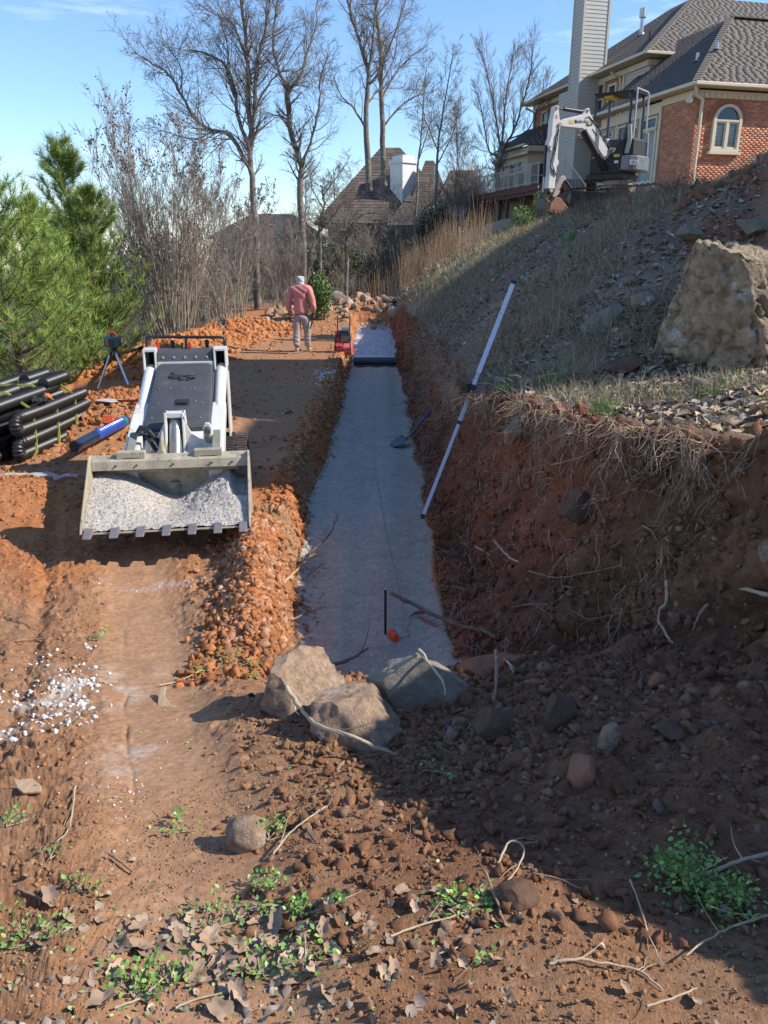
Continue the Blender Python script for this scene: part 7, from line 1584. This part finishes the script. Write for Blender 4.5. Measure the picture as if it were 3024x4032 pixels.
for i,a in enumerate([
 ('small leafy sprig on the smooth dirt above the white pebbles',(205,1385),.09,60,(170,10,60),0),
 ('long leafy branch lying left of the tan boulders, its leaves at the right end',(470,1445),.16,150,(200,20,60,100),.02),
 ('bright light green sprig beside the long leafy branch',(525,1440),.08,60,(60,20),.005),
 ('yellow green sprig touching the left tan boulder',(560,1470),.07,34,(170,150),0),
 ('small dark green sprig between the berm and the left tan boulder',(610,1430),.07,40,(150,30),0),
 ('leafy sprig alone on bare dirt in the left middle foreground',(405,1800),.075,60,(200,150,340),.005),
 ('leafy twig above the round stone',(580,1820),.10,110,(60,100,20,140),.01),
 ('leafy twig drooping at the right side of the round stone',(600,1905),.08,80,(250,290,200),.008),
 ('leafy twig below the round stone',(600,1960),.07,50,(180,210,330),.004),
 ('light green sprig lying alone in the shaded dirt',(935,1670),.07,30,(200,330,120),0),
 ('dense leafy cluster near the centre bottom, at the shade edge',(1010,1975),.09,150,(60,20,120,160),.018),
 ('largest dense leafy branch, in the shade at the lower right',(1580,1925),.20,1300,(170,200,150,230,250,185,160,215),.030),
 ('small leafy cluster left of the foreground stones',(180,1935),.05,40,(30,150),.006),
 ('leafy cluster cut by the left edge, level with the pebbles',(15,1790),.07,60,(80,120,40),.01),
 ('thin green sprig among clods at the left foreground',(110,1860),.06,34,(60,120),.004),
 ('leafy patch at the far left bottom',(60,2045),.09,110,(60,140,200,10),.02),
 ('dense leafy clump among the big brown leaves',(290,2160),.08,130,(60,140,100,20),.02),
 ('light green leaves beside the big grey leaf at the bottom',(370,2135),.07,70,(40,150,90),.02),
 ('sprig with round leaves between the two brown leaf heaps',(470,2010),.06,60,(20,70,150),.015),
 ('leafy twig right of the brown leaves',(620,2000),.09,70,(20,70),.012),
 ('sprig pointing right near two grey leaves',(700,1975),.06,40,(30,60),.004),
 ('sprig of dull green leaves at the bottom centre left',(560,2110),.08,80,(170,30,100),.03),
 ('sprig of dull green leaves at the bottom centre',(660,2090),.08,70,(170,30,100),.03),
 ('small green sprig below the leafy cluster, near the long pale stick',(1065,2085),.04,24,(100,170),0),
 ('few green leaves on shaded dirt above the leaf heap',(440,1975),.05,30,(60,150),.01)]):
    sprig(a[0],a[1],a[2],a[3],a[4],600+i,a[5])
n=260;Xs=rg.normal(-.42,.32,n);Ys=rg.uniform(1.18,1.62,n);Xs2=rg.uniform(-1.2,.9,90);Ys2=rg.uniform(1.4,3.2,90)
gl1=scat('l',n,lambda n:Xs,lambda n:Ys,.009,.018,(.24,.34,.13),None,1,.3,var=.4);gl2=scat('l',90,lambda n:Xs2,lambda n:Ys2,.009,.017,(.24,.36,.11),None,1,.3,var=.4)
emit('loose_green_leaves',[gl1,gl2],M_gleaf,[(GL-np.array((0,.5,0)),LF_)],tilt=.25)
# ------------------------------------------------------------ sticks and roots
M_root=mat('root_bark',(.30,.20,.13),.9,0,.3,18,.5,60,vscale=(1,1,1));M_pale=mat('pale_stick',(.46,.36,.24),.85,0,.2,20,.3,70);M_dead=mat('dead_branch',(.22,.15,.105),.9,0,.3,16,.5,60)
def stick(name,label,px,r0,r1,m,cat='stick',seed=0,br=0,lifts=None,n=7):
    rg_=random.Random(seed);P=[]
    for i,c_ in enumerate(px):
        if len(c_)==3: P.append(at(*c_));continue
        q=hit(*c_);P.append(q+Vector((0,0,r0+(lifts[i] if lifts else 0))))
    o0=P[0].copy();r=thing(name,label,cat,tuple(o0));S=Segs();res=chain(S,[q-o0 for q in P],r0,r1,5,r0*.35,rg_);m_=MB();m_.tube([q[0] for q in res],[max(.0008,q[1]*rg_.uniform(.85,1.15)) for q in res],n);m_.build('shaft',m,r,smooth=True,ang=60)
    for k in range(br):
        i=rg_.randint(2,len(res)-2);d=(res[i][0]-res[i-1][0]).normalized()+Vector((rg_.gauss(0,.6),rg_.gauss(0,.6),rg_.gauss(.1,.25)));S2=Segs();pp,_=walk(S2,res[i][0],d.normalized(),rg_.uniform(.05,.13)*(1+4*r0/.01*.3),res[i][1]*.5,4,1,.18,-.05,rg_,.3);m_=MB();m_.tube([q[0] for q in pp],[max(.0006,q[1]) for q in pp],5);m_.build('side_twig',m,r,smooth=True,ang=60)
    return r
for i,a in enumerate([
 ('root','long pale curved root draped over the two tan boulders',[(618,1482,2.86),(650,1530,2.74),(690,1568,2.54),(760,1590,2.42),(840,1625,2.42),(868,1628,2.48)],.010,.006,M_pale,'root',3,None),
 ('fallen_branch','thick weathered branch from the twine spool to the orange boulder',[(846,1342),(900,1352),(980,1368),(1040,1382),(1070,1398)],.016,.013,M_dead,'branch',2,[.22,.15,.06,.06,.06]),
 ('root','knobbly pale root hanging down over the orange boulder',[(1070,1385),(1072,1420),(1095,1445),(1110,1462)],.010,.007,M_pale,'root',1,[.10,.04,.03,.02]),
 ('root','short upright root stub below the orange boulder',[(1068,1445),(1072,1480),(1065,1525)],.009,.006,M_root,'root',1,[.10,.04,.02]),
 ('root','thin root leaning on the grey green boulder',[(905,1402,3.0),(930,1435,2.9),(955,1470,2.8),(962,1500,2.76)],.007,.004,M_pale,'root',0,None),
 ('root','crooked pale root hanging in the middle of the right cut',[(1440,1265),(1436,1310),(1420,1345),(1440,1385),(1452,1400)],.011,.007,M_pale,'root',2,[.02]*5),
 ('root','straight brown root right of the crooked pale root',[(1524,1320),(1505,1350),(1494,1375)],.009,.006,M_root,'root',0,[.03]*3),
 ('root','thick pale root leaving the picture at the right edge',[(1582,1287),(1620,1295),(1658,1306)],.010,.012,M_pale,'root',1,[.04]*3),
 ('root','forked pale root high in the cut near the rod foot',[(1060,1165),(1075,1190),(1100,1215),(1120,1225)],.011,.007,M_pale,'root',3,[.03]*4),
 ('root','whitish root snout sticking from the red cut',[(1025,1190),(1045,1200),(1058,1210)],.011,.006,M_pale,'root',1,[.03]*3),
 ('root','long thin root running sideways across the lower cut',[(1075,1325),(1160,1312),(1230,1325),(1270,1345),(1330,1335),(1390,1325)],.006,.003,M_root,'root',3,[.02]*6),
 ('root','long thin root crossing the cut above the others',[(1140,1240),(1200,1255),(1270,1245),(1340,1230)],.005,.003,M_root,'root',2,[.02]*4),
 ('root','reddish root curling over the left trench edge, its tip in the air',[(648,1222),(680,1200),(715,1170),(731,1138)],.011,.007,M_dead,'root',2,[.02,.05,.08,.12]),
 ('root','pale splintered root with many tips at the left trench edge',[(610,1270),(640,1245),(670,1222),(690,1215)],.013,.007,mat('fresh_root',(.50,.33,.18),.8,0,.2,20,.3,60),'root',6,[.02,.04,.06,.06]),
 ('root','short dark root poking over the trench below the splintered one',[(655,1258),(680,1245),(703,1232)],.008,.004,M_dead,'root',1,[.02,.05,.06]),
 ('root','thin root fork over the trench near its end',[(630,1350),(665,1340),(705,1332)],.007,.004,M_root,'root',3,[.03,.06,.08]),
 ('fallen_branch','reddish broken stick in the trench end behind the boulders',[(718,1452),(750,1445),(795,1420)],.013,.009,M_dead,'branch',2,[.05,.05,.06]),
 ('stick','long pale bare stick at the bottom right, forked at its end',[(1185,2090),(1240,2082),(1330,2095),(1385,2110),(1430,2150)],.0042,.0022,M_pale,'stick',3,[.01]*5),
 ('stick','short pale stick below the forked one',[(1395,2180),(1450,2165),(1505,2142)],.003,.002,M_pale,'stick',0,[.008]*3),
 ('stick','thin stick from the right edge down to the forked stick',[(1658,1992),(1600,2010),(1550,2030),(1480,2080)],.0035,.002,M_pale,'stick',2,[.02]*4),
 ('stick','pale branch of the large leafy sprig reaching the right edge',[(1480,1925),(1540,1915),(1600,1885),(1658,1865)],.0045,.006,M_pale,'branch',3,[.04,.05,.04,.03]),
 ('stick','pale twig running up right from the leafy twig over the round stone',[(590,1860),(620,1820),(660,1785),(703,1755)],.0032,.0022,M_pale,'stick',3,[.02]*4),
 ('stick','short dark painted stick with a pale tip, right of the round stone',[(648,1778),(662,1800),(680,1822)],.0045,.0045,mat('grey_stick',(.10,.11,.12),.6),'stick',0,[.01]*3),
 ('stick','straight thin stick right of the round stone',[(655,1985),(720,1962),(782,1932)],.0035,.002,M_root,'stick',0,[.01]*3),
 ('root','dry root arching over the shade edge at the centre bottom',[(1075,1880),(1100,1850),(1130,1860),(1110,1900),(1080,1930)],.0035,.002,M_pale,'root',4,[.02,.05,.04,.02,.01]),
 ('root','upright brown root beside the dense leafy cluster',[(1045,1905),(1065,1945),(1090,2010)],.005,.003,M_root,'root',2,[.03,.02,.01]),
 ('stick','pale twig pointing left from the dense leafy cluster',[(845,2030),(900,2010),(985,1985)],.0032,.0025,M_pale,'stick',1,[.01]*3),
 ('stick','pale twig in front of the leafy cluster',[(930,2075),(970,2060),(1010,2048)],.0025,.002,M_pale,'stick',1,[.01]*3),
 ('stick','long stalk of the leafy branch left of the boulders',[(345,1485),(380,1478),(430,1455),(470,1430)],.0045,.003,M_pale,'stick',2,[.01]*4),
 ('stick','bare root at the left edge with a forked end',[(10,1335),(40,1345),(80,1368)],.006,.003,M_root,'root',2,[.01]*3),
 ('stick','thin forked stick above the white pebbles',[(35,1390),(80,1385),(140,1388)],.005,.003,M_root,'stick',3,[.01]*3),
 ('stick','upright looking pale stem in the left foreground clods',[(165,1705),(158,1760),(150,1800),(125,1825)],.004,.002,M_pale,'stick',4,[.01]*4),
 ('stick','brown stick lying at the left bottom',[(45,1930),(80,1945),(115,1960)],.004,.003,M_root,'stick',0,[.01]*3),
 ('stick','root stub with a round knob in the left foreground',[(238,1855),(260,1870),(290,1895)],.005,.004,M_root,'root',0,[.015]*3),
 ('stick','pale twig under the leaf heap at the bottom left',[(250,2190),(300,2170),(350,2130),(355,2100)],.003,.002,M_pale,'stick',2,[.015]*4),
 ('stick','long thin twig through the leaves at the bottom',[(380,2185),(450,2160),(520,2150)],.003,.002,M_pale,'stick',2,[.01]*3),
 ('stick','thin dark stem in the shade, left of the large leafy branch',[(1150,1895),(1200,1905),(1260,1930)],.003,.002,M_root,'stick',1,[.01]*3),
 ('stick','thin vertical stem below the large leafy branch',[(1360,1915),(1380,1970),(1400,2040),(1430,2100)],.0028,.0015,M_pale,'stick',1,[.02]*4),
 ('root','broken root lying on the slope above the cut lip',[(1190,1015),(1250,1000),(1300,975)],.006,.004,M_root,'root',2,[.03]*3),
 ('stick','pale stick end rising behind the pipe bundle',[(92,800),(105,803),(120,812)],.02,.014,M_pale,'stick',0,[.05]*3),
 ('stick','grey log lying on the brush edge behind the pipes',[(170,800),(250,775),(300,765)],.05,.03,M_dead,'branch',2,[.02]*3)]):
    stick(a[0],a[1],a[2],a[3],a[4],a[5],a[6],900+i,a[7],a[8])
p=hit(355,1518);m_=MB();m_.prism([(-.035,.10),(-.005,.11),(.0,.03),(.04,-.04),(.075,-.075),(.05,-.095),(.01,-.085),(-.025,-.03)],0,.014,'z')
o=m_.build('bark_slab',mat('cut_wood',(.46,.32,.19),.85,0,.2,14,.4,50,vscale=(8,1,1)),bevel=.003);o.location=p+Vector((0,0,.006));o.rotation_euler=(R(5),R(-8),R(6));tag(o,'curved slab of pale bark on the smooth dirt in the left middle','bark')
p=hit(60,1705);m_=MB();m_.prism([(-.06,.03),(.0,.04),(.05,.0),(.06,-.03),(.0,-.035),(-.03,-.01)],0,.01,'z');o=m_.build('bark_slab',MATS['cut_wood'],bevel=.003);o.location=p+Vector((0,0,.006));tag(o,'torn flat piece of pale bark near the left edge','bark')
# fine hanging roots in the cut, uncountable
rg_=random.Random(33);S=Segs()
for i in range(3400):
    y=4.1+10*rg_.random()**1.7;t=rg_.uniform(.15,1.0)
    if rg_.random()<.35: t=rg_.uniform(.85,1.05)
    x,z=wallx(y,min(t,1));q=Vector((x-.06,y-.01,z+.01));d=Vector((rg_.gauss(-.30,.25),rg_.gauss(-.2,.7),rg_.gauss(-.45,.5))).normalized();L_=rg_.uniform(.05,.36)*(1+.10*max(0,y-5))
    walk(S,q,d,L_,rg_.choice((.0014,.002,.0026,.0042)),5,0,.35,-.10,rg_,.4)
for i in range(760):   # turf strands hanging over the lip
    y=3.9+6*rg_.random()**1.4;x,z=wallx(y,rg_.uniform(.66,1.0));walk(S,Vector((x-.03,y,z)),Vector((rg_.gauss(-.55,.25),rg_.gauss(-.1,.3),rg_.gauss(-.25,.3))).normalized(),rg_.uniform(.06,.30),rg_.choice((.0012,.0018,.0026)),6,0,.22,-.30,rg_,.4)
n_=len(S.a);cR=np.random.default_rng(3).uniform(.6,1.4,(n_,1))*np.array((.40,.29,.205))
stuff(link('fine_roots',segmesh('fine_roots',S.a,S.b,S.ra,S.rb,3,False,cR),M_scrub))
S=Segs()
for i in range(600):
    x=rg_.uniform(-1.4,1.6);y=rg_.uniform(1.2,4.6);q=Vector((x,y,hz(x,y)+.004));walk(S,q,Vector((rg_.gauss(0,1),rg_.gauss(0,1),.1)).normalized(),rg_.uniform(.02,.10),rg_.choice((.0006,.0009,.0014)),4,0,.2,-.05,rg_,.5)
for i in range(110):
    y=rg_.uniform(4.1,6.6);x=float(_TL[int(y*100)])-rg_.uniform(.0,.35);q=Vector((x,y,hz(x,y)+.01));walk(S,q,Vector((rg_.gauss(.7,.4),rg_.gauss(0,.5),rg_.gauss(.1,.3))).normalized(),rg_.uniform(.05,.2),rg_.choice((.0012,.002,.003)),5,0,.25,-.05,rg_,.3)
cR=np.random.default_rng(4).uniform(.6,1.3,(len(S.a),1))*np.array((.36,.25,.15));stuff(link('root_bits',segmesh('root_bits',S.a,S.b,S.ra,S.rb,3,False,cR),M_scrub))
# ------------------------------------------------------------ grass
def grass(name,X,Y,L0,L1,cols,wd=.0025,lean=.5,rgn=np.random.default_rng(6)):
    n=len(X);Z=height(X,Y)-.004;P=np.stack([X,Y,Z],1);a=rgn.uniform(0,6.28,n);ln=rgn.uniform(L0,L1,n);lw=np.abs(rgn.normal(0,lean,n))
    D=np.stack([np.cos(a)*lw,np.sin(a)*lw,np.ones(n)],1);D/=np.linalg.norm(D,axis=1,keepdims=True);D2=D+np.stack([np.cos(a),np.sin(a),-.4*np.ones(n)],1)*lw[:,None]*.8;D2/=np.linalg.norm(D2,axis=1,keepdims=True)
    s=np.cross(D,rgn.normal(size=(n,3)));s/=np.linalg.norm(s,axis=1,keepdims=True);M1=P+D*ln[:,None]*.55;T=M1+D2*ln[:,None]*.45;w_=wd*rgn.uniform(.6,1.3,n)[:,None]
    V=np.stack([P-s*w_,P+s*w_,M1+s*w_*.8,M1-s*w_*.8,T],1).reshape(-1,3);b=np.arange(n)[:,None]*5;F=np.concatenate([b+np.array([[0,1,2]]),b+np.array([[0,2,3]]),b+np.array([[3,2,4]])])
    return stuff(link(name,npmesh(name,V,F,False,np.repeat(cols,5,0)),mat('grass_blade',(1,1,1),.7,0,.15,4,0,attr=True,spec=.3)))
rgn=np.random.default_rng(66)
def dens(n,ymin,ymax,pw,dmax,s,thr): 
    Y=ymin+(ymax-ymin)*rgn.random(n)**pw;X=f_lx(Y)+rgn.random(n)**.9*dmax;k=fbm(X*1.3,Y*1.3,3,s)>thr+.35*rgn.random(n);return X[k],Y[k]
X,Y=dens(86000,5.3,20,1.15,4.4,501,-.22);n=len(X);c=np.array((.32,.26,.18))*rgn.uniform(.6,1.3,(n,1));c[rgn.random(n)<.12]=(.15,.18,.07)
grass('dry_grass',X,Y,.06,.24,c,.0028,1.3)
X,Y=dens(11000,18,30,1,5.5,502,-.4);n=len(X);c=np.array((.44,.34,.20))*rgn.uniform(.6,1.3,(n,1));c[rgn.random(n)<.3]=(.17,.22,.08)
grass('dry_grass',X,Y,.10,.30,c,.006,.7)
Y=3.9+3.4*rgn.random(3400);X=f_lx(Y)+rgn.random(3400)*2.2-.03;k=fbm(X*2.2,Y*2.2,2,505)>-.15;X=X[k];Y=Y[k];n=len(X);c=np.array((.50,.42,.24))*rgn.uniform(.6,1.2,(n,1));c[rgn.random(n)<.45]=(.22,.30,.08);grass('lip_grass',X,Y,.04,.16,c,.0022,.8)
for i,(x,y,lab) in enumerate(((1075,860,'bright green grass tuft at the lip just right of the grade rod'),(880,630,'bright green grass tuft on the far slope above the gravel'),(1190,835,'fine green grass tuft in the sun on the lip'),(1580,790,'tall green grass tuft under the huge boulder'),(1530,860,'green grass tuft beside yellow moss at the right'),(1300,900,'small green tuft in the sunlit leaf litter'),(1230,520,'dark green grass patch on the upper slope'))):
    p=hit(x,y);far_=p.y>12;nn=160;X=p.x+rgn.normal(0,.05*(4 if far_ else 1),nn);Y=p.y+rgn.normal(0,.05*(4 if far_ else 1),nn);c=np.array((.14,.27,.06))*rgn.uniform(.6,1.5,(nn,1));o=grass('grass_tuft',X,Y,.06,.17*(2 if far_ else 1),c,.002*(2.5 if far_ else 1),.5);del o['kind'];tag(o,lab,'grass tuft')
# thin standing weeds on the slope
rg_=random.Random(44);S=Segs()
for i in range(190):
    y=rg_.uniform(7,18);x=float(_LX[int(y*100)])+rg_.uniform(.2,3.5);pts,_=walk(S,Vector((x,y,hz(x,y))),Vector((rg_.gauss(0,.25),rg_.gauss(0,.25),1)).normalized(),rg_.uniform(.2,.75),.0028,5,0,.10,0,rg_,.4)
    for k in range(3): i_=rg_.randint(1,4);walk(S,pts[i_][0],Vector((rg_.gauss(0,.6),rg_.gauss(0,.6),1)).normalized(),rg_.uniform(.06,.2),.0016,3,0,.15,0,rg_,.4)
stuff(link('weed_stalks',segmesh('weed_stalks',S.a,S.b,S.ra,S.rb,3,False,np.tile(np.array((.22,.17,.12)),(len(S.a),1))),M_scrub))
# dead brush heaped on the crest right of the excavator
pos=[];scl=[];cols=[]
pb_=[shrub_segs(80+i,10,.6,1.6,3,.005) for i in range(3)]
for k in range(46):
    y=rg.uniform(11,18);x=float(f_lx(np.array([y]))[0])+rg.uniform(2.2,5.0);pos.append((x,y,hz(x,y)-.05));scl.append(rg.uniform(.35,.8));cols.append(np.array((.17,.125,.09))*rg.uniform(.7,1.2))
spread_segs('dead_brush',pb_,pos,scl,cols,M_scrub,rg)
